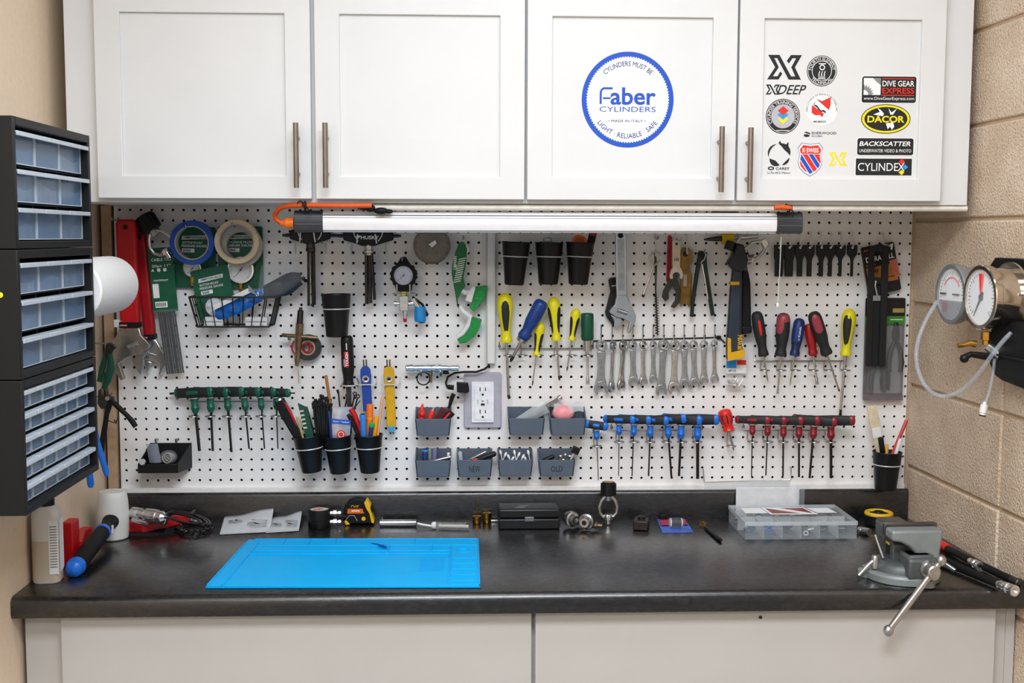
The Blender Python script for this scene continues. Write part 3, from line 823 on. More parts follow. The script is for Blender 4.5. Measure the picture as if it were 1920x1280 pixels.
for i, (x, hy, tx, ty, kr) in enumerate(((1161, 786, 1160, 892, .9), (1189, 786, 1185, 892, 1.2), (1220, 787, 1216, 892, 1.6), (1251, 786, 1259, 895, 2.1), (1278, 786, 1273, 892, 2.5), (1308, 786, 1308, 897, 3.2))):
    tkey(bl[i], x, hy, 31 + i * 2, 8.0 + i * .45, (tx, ty), 20 + i * 1.6, 10.5 + i * .6, kr, YB, TB, tilt=2)
wire_rack('small wire loop holding the single blue T-handle', (1112, 1126, 812), None, (1119,), 836, 0.05)
tkey('single blue and black T-handle hex key beside the slate bins', 1118, 797, 22, 8.2, (1122, 900), 18, 10.5, .9, YB, TB, yaw=-10, tilt=-10, tipwire=None)
wire_rack('wire rack holding the maroon and black T-handles', (1393, 1558, 806), None, (1411, 1440, 1469, 1498, 1527, 1558), 828, 0.05)
rl = ('smallest maroon and black T-handle hex key, beside the stubby red screwdriver', 'maroon and black T-handle hex key, next to the smallest', 'maroon and black T-handle hex key, third from the smallest', 'maroon and black T-handle hex key, third from the largest', 'maroon and black T-handle hex key, next to the largest', 'largest maroon and black T-handle hex key, under the long yellow screwdriver')
for i, (x, hy, tx, ty, kr) in enumerate(((1411, 787, 1409, 893, 1.1), (1440, 787, 1436, 891, 1.3), (1469, 788, 1468, 892, 1.7), (1498, 788, 1498, 894, 2.0), (1527, 788, 1518, 896, 2.3), (1558, 788, 1558, 896, 2.8))):
    tkey(rl[i], x, hy, 33 + i * 2.2, 7.8 + i * .42, (tx, ty), 20 + i * 1.1, 11 + i * .5, kr, YB, TR, tilt=2)

# --- combination wrenches on hooks
def comb_wrench(label, top, tip, R, shw, jw, m, yaw=0.0, d=0.022, ang=12):
    t = T('combination_wrench', label, 'wrench', top, tip, d, 'combination wrenches on the hook row', yaw=yaw)
    L = t.L
    b = t.m(); n = 24
    b.ring(circ(0, -R, R, n), [(x * .68, -R + (z + R) * .68) for x, z in circ(0, -R, R, 12 * 2)], -3.2, 3.2)
    t.p('ring_end', b, m, bev=1.1)
    s = t.m(); z0 = -2 * R + 1; z1 = -L + jw * .95
    s.prism([(-shw * .55, z0), (shw * .55, z0), (shw * .5, z0 - 8), (shw * .42, (z0 + z1) / 2), (shw * .5, z1 + 8), (jw * .45, z1 - 3), (-jw * .45, z1 - 3), (-shw * .5, z1 + 8), (-shw * .42, (z0 + z1) / 2), (-shw * .5, z0 - 8)], -1.8, 1.8)
    sh = t.p('shank', s, m, bev=1.5)
    r_ = t.m(); r_.prism([(-shw * .2, z0 - 12), (shw * .2, z0 - 12), (shw * .2, z1 + 12), (-shw * .2, z1 + 12)], -2.3, -1.7)
    t.p('size_panel', r_, CHRD, sh, bev=.3)
    cz = -L + jw * .5; j = t.m()
    a = radians(ang); g = jw * .27
    o = [(-jw * .25, jw * .52), (jw * .25, jw * .52), (jw * .47, jw * .2), (jw * .53, -jw * .12), (jw * .4, -jw * .5), (g, -jw * .42), (g, -jw * .02), (g * .5, jw * .1), (-g * .5, jw * .1), (-g, -jw * .02), (-g, -jw * .42), (-jw * .4, -jw * .5), (-jw * .53, -jw * .12), (-jw * .47, jw * .2)]
    j.prism([(x * cos(a) - z * sin(a), cz + x * sin(a) + z * cos(a)) for x, z in o], -3.0, 3.0)
    t.p('open_jaw', j, m, bev=1.3)
    return t
wr = ((1128, 637, 1126, 739, 11, 15, 25, 0, 'longest combination wrench, first on the hook row beside the green nut driver'),
      (1150, 638, 1146, 734, 9.5, 12, 20, 1.0, 'combination wrench turned edge-on, second on the hook row'),
      (1169, 638, 1164, 730, 9.5, 12, 19, .7, 'combination wrench turned partly edge-on, third on the hook row'),
      (1186, 638, 1188, 724, 8.5, 11, 19, 0, 'combination wrench of medium size, fourth on the hook row'),
      (1206, 639, 1206, 722, 7.5, 9, 16, .3, 'slim combination wrench, fifth on the hook row'),
      (1225, 639, 1225, 717, 6.5, 9, 15, 0, 'short combination wrench hanging under the bristle tube brush'),
      (1245, 636, 1239, 741, 11, 13, 21, 0, 'long combination wrench just past the bristle tube brush'),
      (1266, 637, 1263, 737, 10, 12, 22, .1, 'shiny combination wrench beside the long one past the tube brush'),
      (1283, 638, 1284, 728, 8.5, 11, 19, 0, 'combination wrench fourth from the end of the hook row'),
      (1300, 638, 1303, 727, 8, 10.5, 19, 0, 'combination wrench third from the end of the hook row'),
      (1320, 638, 1320, 720, 7.5, 10, 16, 0, 'combination wrench second from the end of the hook row'),
      (1339, 638, 1340, 717, 6.5, 7, 15, 0, 'thinnest combination wrench, last on the hook row by the hammer'))
for i, (x, y, tx, ty, R, sw, jw, yw, lab) in enumerate(wr):
    comb_wrench(lab, (x, y), (tx, ty), R, sw, jw, CHRD if i in (1, 2, 6, 11) else STEEL, yaw=yw)
    hx = (1127, 1147, 1167, 1186, 1205, 1224, 1244, 1263, 1282, 1301, 1320, 1339)[i]
    f = F('peg_hook', 'thin wire hook holding ' + lab.split(',')[0].replace('turned', 'that is turned'), 'hook', (hx, 610), 0.0, 'wire hooks of the wrench row')
    b = f.m(); b.tube([(0, -.5, 0), (0, -3, 0), (0, -4, -4), (0, -4, -24), (.5, -7, -32), (1.5, -15, -34), (2, -20, -30)], 1.05, 6)
    f.p('wire', b, WIRE)
f = F('cable_tie', 'long black cable tie threaded through the wrench hooks', 'cable tie', (1112, 639), 0.004)
b = f.m(); b.tube([(0, 0, 0), (60, 0, 1.5), (140, 0, 4), (215, 0, 6), (238, 0, 7), (243, -1, 2), (249, -1, -4)], 1.3, 6)
f.p('strap', b, BLK)
b = f.m(); b.box(233, 241, -4, 3, 3, 10); f.p('lock', b, BLK, bev=1)

# --- big adjustable wrenches
def adj_wrench(label, top, tip, hw, head_w, m, hm, d, flip=1, dip=None, name='adjustable_wrench'):
    t = T(name, label, 'wrench', top, tip, d, 'adjustable wrenches')
    L = t.L; hd = head_w * 1.25; z1 = -L + hd
    h = t.m()
    if dip is None:
        h.prism([(-hw / 2, -4), (-hw / 2 + 3, 0), (hw / 2 - 3, 0), (hw / 2, -4), (hw * .48, z1 * .5), (hw * .44, z1 + 14), (-hw * .44, z1 + 14), (-hw * .48, z1 * .5)], -5, 5)
        hh = t.p('handle', h, m, bev=1.4)
        b = t.m(); b.prism([(-hw * .3, -14), (hw * .3, -14), (hw * .26, z1 + 24), (-hw * .26, z1 + 24)], -5.6, -4.9)
        t.p('web_panel', b, CHRD, hh, bev=.4)
        b = t.m(); b.lathe((0, -5.7, -7), (0, -6, -7), [(0, 5.5), (.4, 5.5)], 16); t.p('hang_hole', b, BLK, hh)
    else:
        h.prism([(-hw * .38, 0), (hw * .38, 0), (hw * .5, -7), (hw * .5, z1 * .5), (hw * .47, z1 + 10), (-hw * .47, z1 + 10), (-hw * .5, z1 * .5), (-hw * .5, -7)], -9, 9)
        hh = t.p('handle', h, dip, bev=5, seg=3)
        b = t.m(); b.lathe((0, -9.2, -14), (0, -9.6, -14), [(0, 4.5), (.4, 4.5)], 16); t.p('hang_hole', b, BLK, hh)
        b = t.m(); b.box(-hw * .5, hw * .5, -10, 9.5, z1 + 12, z1 + 22); t.p('label_band', b, BLK, hh, bev=1)
        b = t.m(); b.box(-hw * .45, -hw * .1, -10.6, -10, z1 + 15, z1 + 18); t.p('label_print', b, mat('pale_pink_print', 'd98a8a', 0.5), hh)
    b = t.m(); W = head_w
    s = flip
    o = [(-hw * .45, z1 + 16), (hw * .45, z1 + 16), (W * .42, z1 - hd * .12), (W * .58, z1 - hd * .42), (W * .55, z1 - hd * .6), (W * .3, z1 - hd * .98), (W * .2, z1 - hd * .95), (W * .32, z1 - hd * .62), (W * .1, z1 - hd * .5), (-W * .25, z1 - hd * .42), (-W * .48, z1 - hd * .3), (-W * .5, z1 - hd * .22), (-W * .28, z1 - hd * .02)]
    b.prism([(x * s, z) for x, z in o], -6, 6)
    t.p('fixed_jaw', b, m, bev=1.5)
    b = t.m()
    o = [(-W * .46, z1 - hd * .36), (-W * .2, z1 - hd * .46), (-W * .02, z1 - hd * .52), (-W * .04, z1 - hd * .62), (-W * .16, z1 - hd * .8), (-W * .22, z1 - hd * .88), (-W * .3, z1 - hd * .7), (-W * .32, z1 - hd * .5)]
    b.prism([(x * s, z) for x, z in o], -4.5, 4.5)
    t.p('movable_jaw', b, m, bev=1)
    b = t.m(); b.lathe((-W * .2 * s, -4.2, z1 - hd * .2), (W * .08 * s, -4.2, z1 - hd * .28), [x for i in range(7) for x in ((i * 3, 4.2), (i * 3 + 1, 5.2), (i * 3 + 2, 5.2), (i * 3 + 3, 4.2))], 14)
    t.p('worm_screw', b, CHRD)
    return t
adj_wrench('long chrome adjustable wrench hanging under the light bar', (1163, 434), (1166, 626), 21, 46, CHR, None, 0.045)
adj_wrench('dark wrench with star pattern half hidden behind the chrome adjustable wrench', (1149, 520), (1161, 610), 18, 40, mat('gunmetal', '3a3a3c', 0.35, 0.8), None, 0.014, flip=-1)
peg_hook('peg hook at the top of the chrome adjustable wrench', (1163, 440), 0.055, 4)
adj_wrench('big adjustable wrench with thick red dipped handle beside the towel roll', (237, 411), (249, 714), 37, 70, CHRD, None, 0.05, flip=-1, dip=RED)
adj_wrench('second adjustable wrench with slimmer red handle behind the big red one', (262, 430), (289, 706), 22, 46, CHR, None, 0.016, flip=1, dip=mat('crimson_dip', 'a80d18', 0.4))
peg_hook('bare peg hook above the big red adjustable wrench', (222, 413), 0.05, 4)
# ================================================================== CUPS, BINS AND WHAT THEY HOLD
def cup(label, top, bot, rt, rb, d=0.058, ring_at=0.34, tilt=0.0, group='black plastic cups in ring hooks'):
    """cup with open top; top and bottom are axis points on the picture of its front"""
    t = T('cup', label, 'cup', top, bot, d, group)
    L = t.L
    b = t.m()
    b.lathe((0, 0, -L), (0, 0, 999), [(0, rb * .55), (0, rb * .9), (1.5, rb), (L * .55, rb + (rt - rb) * .5), (L * (1 - ring_at) - 1, rb + (rt - rb) * .68), (L * (1 - ring_at) + 1, rb + (rt - rb) * .72), (L - 3, rt), (L - 1, rt + 1.2), (L, rt + .8), (L, rt - 1.2), (L - 3, rt - 1.8), (4, rb - 2), (3, 0)], 36)
    t.p('body', b, BLK)
    # ring hook
    R = rb + (rt - rb) * (1 - ring_at) + 1.4
    o = t.o
    m3 = o.rotation_euler.to_matrix()
    z = -L * ring_at
    w = o.location + m3 @ Vector((0, 0, z * t.k))
    h = thing('ring_hook', 'wire ring around the ' + label.replace('black plastic cup', 'black cup').replace(' holding a brush and red pencil', ''), 'hook', w, o.rotation_euler, 'ring hooks around the cups')
    g = M(t.k); n = d / t.k
    g.torus((0, 0, 0), R, 1.1, (0, 0, 1), 40, 8)
    obj('ring', g, WIREW, h)
    for sx in (-1, 1):
        g = M(t.k); g.tube([(sx * 7, R * .96, 0), (sx * 7, n - 3, 0), (sx * 7, n - 1.5, 3), (sx * 7, n - 1, 10)], 1.1, 6); obj('prong', g, WIRE, h)
    t.rt, t.rb = rt, rb
    return t
c1 = cup('black plastic cup, empty, nearest the white conduit', (968, 453), (964, 534), 26, 18)
c2 = cup('black plastic cup with a clear plastic piece at its rim', (1030, 454), (1028, 533), 26, 18)
c3 = cup('black plastic cup holding an orange disc and a black tool', (1088, 454), (1084, 533), 26, 18)
c4 = cup('black plastic cup hanging empty above the black-handled chisel', (630, 551), (632, 631), 27, 20)
c5 = cup('black plastic cup holding the leaning folding knife and cable ties', (577, 816), (585, 884), 27, 18.5, 0.062)
c6 = cup('black plastic cup holding a silver sachet, in the middle of three', (632, 816), (638, 886), 26, 18.5, 0.062)
c7 = cup('black plastic cup holding orange and blue pens and red snips', (691, 814), (694, 885), 26, 18, 0.062)
c8 = cup('black plastic cup by the block wall holding a brush and red pencil', (1664, 846), (1660, 917), 27, 20, 0.06)

def stick(name, label, cat, a, b, d, r0, r1, m, group=None, d2=None, seg=12):
    t = T(name, label, cat, a, b, d, group, d2)
    t.p('body', t.m().lathe((0, 0, 0), DN, [(0, r0 * .5), (1, r0 * .95), (2.2, r0), (t.L - 2, r1), (t.L, r1 * .7)], seg), m)
    return t
# in the upper cups
f = F('plastic_clip', 'small clear grey plastic piece poking out of the middle upper cup', 'clip', (1026, 452), 0.056)
b = f.m(); b.prism(rrect(-8, 8, -12, 7, 3), -4, 1); f.p('body', b, mat('smoky_clear', 'a9adae', 0.2, alpha=.75), bev=1)
b = f.m(); b.prism(rrect(-5, 5, 1, 4, 1), -4.6, -4); f.p('rib', b, CHRD)
f = F('disc', 'orange disc standing tilted in the upper cup', 'disc', (1087, 452), 0.062)
b = f.m(); b.lathe((0, 4, -1), (2, -90, 60), [(-3, 13), (-2, 14), (2, 14), (3, 13)], 28); f.p('body', b, ORANGE)
b = f.m(); b.lathe((0, 4, -1), (2, -90, 60), [(3, 9), (3.6, 9)], 24); f.p('inset', b, mat('deep_orange', 'c85a14', 0.5))
f = T('nylon_tool', 'black tool with reddish end standing in the upper cup beside the orange disc', 'tool', (1113, 432), (1104, 480), 0.052)
b = f.m(); b.prism([(-7, 0), (7, 2), (6, -26), (3, -48), (-4, -48), (-8, -24)], -4, 4); f.p('body', b, BLKM, bev=1.5)
b = f.m(); b.box(-6, 6, -4.6, -3.8, -10, -3); f.p('label', b, DRED, bev=.3)
# leaning cup: knife, green card, bundle of ties
t = T('folding_knife', 'thick black folding handle with red edge leaning out of the cup', 'knife', (523, 748), (569, 838), 0.075, d2=0.066)
b = t.m(); b.prism([(-9, 0), (9, -2), (10, -30), (8, -62), (7, -100), (-6, -100), (-9, -62), (-11, -30)], -7, 7); h = t.p('handle', b, BLK, bev=3, seg=3)
b = t.m(); b.prism([(7, -8), (10.8, -14), (10.8, -50), (7.5, -60)], -7.6, -3); t.p('red_edge', b, RED, bev=.6)
b = t.m(); b.lathe((0, 0, -2), (0, 0, 99), [(0, 8), (3, 7), (4, 4)], 14); t.p('end_cap', b, CHRD)
t = T('file_card', 'slim green card with slotted edge standing in the cup', 'card', (563, 754), (578, 826), 0.064)
b = t.m(); b.prism([(-5, 0), (10, -11), (12, -72), (-3, -72)], -1, 1); t.p('card', b, GREEN)
for i in range(5):
    b = t.m(); b.box(-4, 3, -1.6, -1, -18 - i * 8, -15 - i * 8); t.p('slot', b, mat('cream', 'd6cdb4', 0.5))
stick('wooden_stick', 'slim pale wooden stick standing beside the folding knife', 'stick', (557, 781), (573, 838), 0.072, 2.2, 2.2, mat('pale_bamboo', 'b4a46c', 0.55))
t = T('tweezers', 'dark green tweezers standing in the cup beside the cable ties', 'tweezers', (574, 762), (584, 830), 0.052)
for sx in (-1, 1):
    b = t.m(); b.prism([(sx * 1 - 1.5, 0), (sx * 1 + 1.5, 0), (sx * 5 + 2.5, -40), (sx * 5 + 2, -68), (sx * 5 - 2, -68), (sx * 5 - 2.5, -40)], -1.5, 1.5); t.p('arm', b, mat('deep_green_metal', '1f4038', 0.3, 0.5), bev=.5)
random.seed(5)
ties = []
for i in range(26):
    x = 588 + (i % 7) * 5.2 + random.uniform(-2, 2); y = 738 + abs((i % 7) - 3) * 3.2 + random.uniform(-3, 6) + (i // 7) * 4
    d = 0.062 + (i // 7) * 0.0042 - 0.006
    t = T('cable_tie', 'black cable tie in the thick bundle standing in the cups', 'cable tie', (x, y), (596 + (i % 7) * 3.0 + (0 if i % 2 else 4), 842), d, 'bundle of black cable ties')
    b = t.m(); b.box(-1.6, 1.6, -.7, .7, -t.L, -3); s_ = t.p('strap', b, BLK)
    b = t.m(); b.box(-2.9, 2.9, -2.2, 2.2, -6, 0); t.p('lock', b, BLK, bev=.8)
stick('bamboo_brush', 'thin brown bamboo stick with dark bristle end rising above the middle cup', 'brush', (611, 703), (630, 830), 0.058, 3, 2.4, mat('brown_bamboo', 'a86e34', 0.5))
t = T('sachet', 'silver and blue sachet with a round red mark in the middle cup', 'sachet', (642, 764), (636, 838), 0.068)
b = t.m(); b.grid(lambda u, v: ((u - .5) * 36, -2.5 * sin(pi * u) * (1 if v > .1 else .3) - 1.0, -74 * v + 3 * u), 8, 10); b.grid(lambda u, v: ((u - .5) * 36, 1.5 * sin(pi * u), -74 * v + 3 * u), 8, 10)
sa = t.p('foil', b, mat('silver_foil', 'c3c9d8', 0.25, 0.6, var=.15))
b = t.m(); b.box(-18, 18, -5, -4.2, -30, -22); t.p('blue_band', b, INKB, rot=None) if False else t.p('blue_band', b, INKB)
b = t.m(); b.text('latipac / equipac', 0, -26, 30, 4, -5.2); t.p('lettering', b, INKW)
b = t.m(); b.lathe((2, -4.2, -50), (2, -99, -50), [(0, 8), (.8, 8)], 24); t.p('seal', b, INKR)
b = t.m(); b.torus((2, -5.2, -50), 5, .7, (0, 1, 0), 20, 6); t.p('seal_mark', b, INKW)
stick('marker', 'slim white and navy pen standing beside the silver sachet', 'pen', (617, 770), (622, 836), 0.072, 2.6, 2.6, NAVY)
for k, (x0, y0, x1, y1) in enumerate(((634, 730, 640, 790), (652, 738, 640, 800), (666, 735, 652, 800), (672, 740, 655, 800))):
    t = T('hook_pick', ('straight black pick standing behind the silver sachet', 'black pick with looped end leaning behind the sachet', 'black looped pick next to the chisel shaft', 'outermost black looped pick by the blue tool')[k], 'pick', (x0, y0), (x1, y1), 0.05 + .002 * k, 'black wire picks')
    b = t.m(); b.tube([(0, 0, -6), (0, 0, -t.L)], 1.5, 8); t.p('shaft', b, BLKW)
    b = t.m(); b.torus((0, 0, -3), 3, 1.2, (0, 1, 0), 14, 6) if k else b.tube([(-1.5, 0, 0), (0, 0, -7)], 2.4, 8); t.p('tip', b, BLKW)
# third cup
t = T('wire_snips', 'red and black handled snips leaning in the pen cup', 'snips', (657, 766), (684, 838), 0.07)
b = t.m(); b.tube([(0, 0, 0), (3, 0, -12), (4, 0, -40), (2, 0, -66)], [4.5, 5.2, 4.2, 3.6], 12); t.p('grip', b, RED)
b = t.m(); b.tube([(-8, 1, -8), (-5, 1, -26), (-3, 1, -66)], [4, 4.4, 3.4], 10); t.p('grip', b, BLK)
b = t.m(); b.tube([(1, 0, -6), (22, 2, 8)], 1, 6); t.p('spring', b, BLKW)
t = stick('marker', 'fat orange capped marker standing tallest in the pen cup', 'marker', (694, 757), (691, 830), 0.062, 6.6, 6.2, ORANGE)
b = t.m(); b.lathe((0, 0, -26), DN, [(0, 6.9), (1, 7.1), (3, 6.8)], 16); t.p('cap_edge', b, mat('amber', 'f5a31c', .4))
stick('marker', 'short amber marker beside the green capped pen', 'marker', (706, 780), (700, 834), 0.07, 4.6, 4.4, mat('amber', 'f5a31c', .4))
t = stick('pen', 'blue pen with bright green end standing in the pen cup', 'pen', (698, 793), (690, 836), 0.08, 4, 3.6, INKN)
b = t.m(); b.lathe((0, 0, 1), DN, [(0, 2), (1, 4.6), (7, 5), (9, 4)], 14); t.p('cap', b, mat('bright_green', '1faf5a', .4))
t = stick('tube_tool', 'open-ended bright blue tube standing in the pen cup', 'tube', (680, 776), (683, 836), 0.078, 6, 5.4, mat('sky_blue_plastic', '2c86d8', .35))
b = t.m(); b.lathe((0, 0, .6), DN, [(0, 4.4), (1, 4.4)], 14); t.p('bore', b, BLK)
stick('chopstick', 'pale wooden chopstick standing in the pen cup', 'stick', (717, 743), (706, 836), 0.064, 3.0, 2.4, mat('light_wood', 'e0b184', .55))
# cup by the block wall
t = T('paint_brush', 'flat brush with worn cream handle standing in the cup by the wall', 'brush', (1634, 761), (1652, 856), 0.055)
b = t.m(); b.prism([(-9, 0), (9, 0), (10, -30), (8, -60), (7, -95), (-7, -95), (-8, -60), (-10, -30)], -2.6, 2.6); t.p('handle', b, mat('cream_handle', 'd9cbaa', .5, var=.12), bev=1.2)
b = t.m(); b.box(-8.6, 8.6, -3, 3, -62, -42); t.p('band', b, WPL, bev=.8)
t = stick('marker', 'thick black marker standing in the cup by the wall', 'marker', (1651, 819), (1657, 862), 0.07, 5.4, 5, BLK)
stick('pencil', 'yellow wooden pencil standing in the cup by the wall', 'pencil', (1663, 832), (1662, 868), 0.074, 3.2, 3.2, mat('pencil_yellow', 'dda43c', .45), seg=6)
t = T('pencil', 'bright red pencil leaning steeply out of the cup by the wall', 'pencil', (1700, 787), (1669, 862), 0.066)
t.p('body', t.m().lathe((0, 0, 0), DN, [(0, 3), (1, 3.4), (t.L, 3.4)], 6), RED)
stick('pen', 'white pen with grey clip standing in the cup by the wall', 'pen', (1689, 822), (1676, 862), 0.076, 3.6, 3.4, WPL)

# ------------------------------------------------------------------ slate bins
def bin_(label, fx0, fx1, fy0, fy1, by0, m=BINM, d=0.052, group='slate plastic hanging bins', text=None):
    cx = (fx0 + fx1) / 2
    f = F('hanging_bin', label, 'bin', (cx, fy0), d, group)
    w = (fx1 - fx0) / 2; H = fy1 - fy0; n = d / f.k
    bz = f.at(cx, by0, 0.002)[2]
    tw, bw = w, w * .9
    fz = 0
    # shell: front, base, back, sides with thickness 2
    def shell(mb, pts0, pts1): pass
    b = f.m(); b.prism([(-tw, 0), (tw, 0), (bw, -H), (-bw, -H)], 0, 2); front = f.p('front', b, m, bev=.8)
    b = f.m(); b.box(-bw, bw, 2, n - 1, -H, -H + 2); f.p('base', b, m, bev=.4)
    b = f.m(); b.prism([(-tw, bz), (tw, bz), (bw, -H), (-bw, -H)], n - 3, n - 1); f.p('back', b, m, bev=.5)
    for sx in (-1, 1):
        b = f.m()
        o = [(tw * sx, 0, 0), (tw * sx, n - 1, bz), (bw * sx, n - 1, -H), (bw * sx, 0, -H)]
        i_ = [(x - 2 * sx, y, z) for x, y, z in o]
        b.add(o + i_, [(0, 1, 2, 3), (7, 6, 5, 4), (0, 4, 5, 1), (1, 5, 6, 2), (2, 6, 7, 3), (3, 7, 4, 0)]); f.p('side', b, m)
    if text:
        b = f.m(); b.text(text, 0, -H * .55, w * .62, H * .36, -.25); f.p('lettering', b, INKK, front)
    f.w, f.H, f.n = w, H, n
    return f
bin_('slate bin full of red and black connectors', 778, 846, 785, 817, 763)
bin_('slate bin holding a bag and a chrome strap, past the outlet', 952, 1022, 784, 816, 762)
bin_('slate bin holding a pink and clear package', 1030, 1100, 784, 816, 762)
bin_('slate bin with blue and silver bits, in the lower row under the red connectors', 778, 846, 863, 895, 840)
bin_('slate bin marked NEW in black marker', 856, 924, 862, 894, 840, text='NEW')
bin_('slate bin full of white cotton swabs', 933, 1000, 862, 893, 840)
bin_('slate bin marked OLD in black marker', 1009, 1079, 862, 893, 840, text='OLD')
def piece(name, label, cat, a, b, d, mk, m, group=None, d2=None):
    t = T(name, label, cat, a, b, d, group, d2); mb = t.m(); mk(mb, t.L); t.p('body', mb, m); return t
def capsule(r): return lambda mb, L: mb.lathe((0, 0, 0), DN, [(0, 0), (r * .3, r * .75), (r, r), (L - r, r), (L - r * .3, r * .75), (L, 0)], 14)
def slab(w, th, taper=1.0): return lambda mb, L: mb.prism([(-w / 2, 0), (w / 2, 0), (w / 2 * taper, -L), (-w / 2 * taper, -L)], -th / 2, th / 2)
# red connectors
t = piece('clip', 'pointed red alligator clip standing in the red connector bin', 'clip', (792, 757), (789, 800), .036, lambda mb, L: mb.tube([(0, 0, 0), (0, 0, -8), (0, 0, -14), (0, 0, -L)], [1.5, 3.5, 6, 6], 12), REDB)
b = t.m(); b.sphere((1, -4, -18), 6.2); t.p('boot', b, REDB)
t = piece('clip', 'red and chrome clip lying in the middle of the connector bin', 'clip', (812, 768), (800, 800), .04, capsule(6), REDB)
b = t.m(); b.lathe((0, 0, 5), DN, [(0, 2.5), (8, 3)], 10); t.p('tip', b, CHR)
piece('clip', 'dark clip lying across the back of the connector bin', 'clip', (833, 765), (815, 797), .025, slab(12, 6), mat('dark_maroon', '5a1a20', .4))
t = piece('clip', 'red and black clip leaning over the side of the connector bin', 'clip', (848, 772), (822, 800), .042, slab(13, 9), BLK)
b = t.m(); b.box(-4.5, -1, -5.4, -4.4, -26, -3); t.p('red_band', b, REDB)
# bag and strap
t = T('metal_strap', 'chrome metal strap sticking up diagonally from its slate bin', 'strap', (1050, 745), (962, 797), .03)
b = t.m(); b.box(-5, 5, -3, 3, -t.L * .62, 0); t.p('strap', b, CHRD, bev=1)
b = t.m(); b.lathe((0, 0, 3), DN, [(0, 5.4), (8, 5.4), (9, 4.6)], 14); t.p('end_ring', b, CHR)
b = t.m(); b.grid(lambda u, v: ((u - .5) * 26 * (1 - .3 * v), -3.5 - 3 * sin(pi * u), -t.L * (.3 + .66 * v)), 6, 6); t.p('sleeve', b, FROST)
f = F('plastic_bag', 'pink and clear plastic package overflowing its slate bin', 'bag', (1062, 772), .03)
b = f.m(); b.sphere((-6, 0, -2), 17, 18, (1.25, .7, .9)); f.p('pink_body', b, mat('pale_pink_plastic', 'ef9aa0', .35))
b = f.m(); b.grid(lambda u, v: (-24 + 56 * u, -8 + 14 * v + 2 * sin(9 * u), -8 + 24 * sin(pi * (.1 + .8 * v)) + 3 * sin(7 * u + 2)), 14, 8); f.p('clear_wrap', b, FROST)
# blue and silver bits
t = piece('battery', 'dark blue cylinder standing in the bits bin', 'cylinder', (797, 839), (797, 882), .03, capsule(5), NAVY)
b = t.m(); b.lathe((0, 0, -4), DN, [(0, 5.4), (3, 5.4)], 14); t.p('band', b, INKC)
piece('battery', 'silver and green cylinder standing in the bits bin', 'cylinder', (806, 839), (806, 882), .03, capsule(4), mat('silver_green', '8d9a86', .3, .6))
piece('battery', 'grey-violet cylinder standing in the bits bin', 'cylinder', (815, 839), (814, 882), .03, capsule(4.6), mat('grey_violet', '6c6c9a', .35))
piece('drill_bit', 'bright silver bit lying across the bits bin', 'bit', (846, 856), (803, 866), .043, capsule(2.6), CHR)
piece('fitting', 'small chrome fitting in the corner of the bits bin', 'fitting', (841, 847), (838, 880), .03, capsule(5), CHR)
# NEW
piece('spring_pin', 'thin silver pin lying in the bin marked NEW', 'pin', (912, 846), (868, 868), .03, capsule(2), CHRD)
t = piece('marker', 'black marker lying across the bin marked NEW', 'marker', (931, 849), (876, 868), .042, capsule(5.2), BLK)
piece('cap', 'small red cap in the bin marked NEW', 'cap', (896, 861), (884, 863), .048, capsule(3), RED)
piece('plastic_tube', 'small clear tube standing in the bin marked NEW', 'tube', (862, 845), (866, 878), .03, capsule(4), FROST)
# swabs
random.seed(3)
for i in range(9):
    x0 = 939 + i * 6.5 + random.uniform(-2, 2); lean = random.choice((-12, -8, 8, 12)); 
    t = T('cotton_swab', 'white cotton swab lying in the swab bin', 'cotton swab', (x0 + (0 if lean < 0 else 4), 845 + (i % 4) * 4), (x0 - lean, 884), .018 + .004 * (i % 7), 'cotton swabs in the bin')
    t.p('stick', t.m().lathe((0, 0, 0), DN, [(0, 1), (t.L, 1)], 8), WPL)
    t.p('tip', t.m().lathe((0, 0, 2), DN, [(0, .6), (2, 2), (6, 2.6), (9, 1.6), (11, 1)], 10), INKW)
# OLD
piece('marker', 'black tube lying in the bin marked OLD', 'tube', (1040, 854), (1014, 866), .04, capsule(4.4), BLK)
piece('fitting', 'brown-gold fitting in the bin marked OLD', 'fitting', (1053, 852), (1046, 876), .035, capsule(5), BRONZE)
for k, (x, y) in enumerate(((1051, 855), (1060, 852), (1056, 862), (1068, 855))):
    f = F('bearing', 'small shiny round part in the bin marked OLD', 'part', (x, y), .045 - .003 * k, 'shiny parts in the OLD bin'); b = f.m(); b.sphere((0, 0, 0), 3.6, 12); f.p('body', b, CHR)
t = T('socket_head', 'black and chrome socket head leaning out of the bin marked OLD', 'socket', (1082, 838), (1066, 872), .04)
b = t.m(); b.box(-7, 7, -7, 7, -13, 0); t.p('head', b, BLK, bev=1.4)
b = t.m(); b.lathe((0, 0, -12), DN, [(0, 4), (24, 3.4)], 12); t.p('stem', b, CHR)
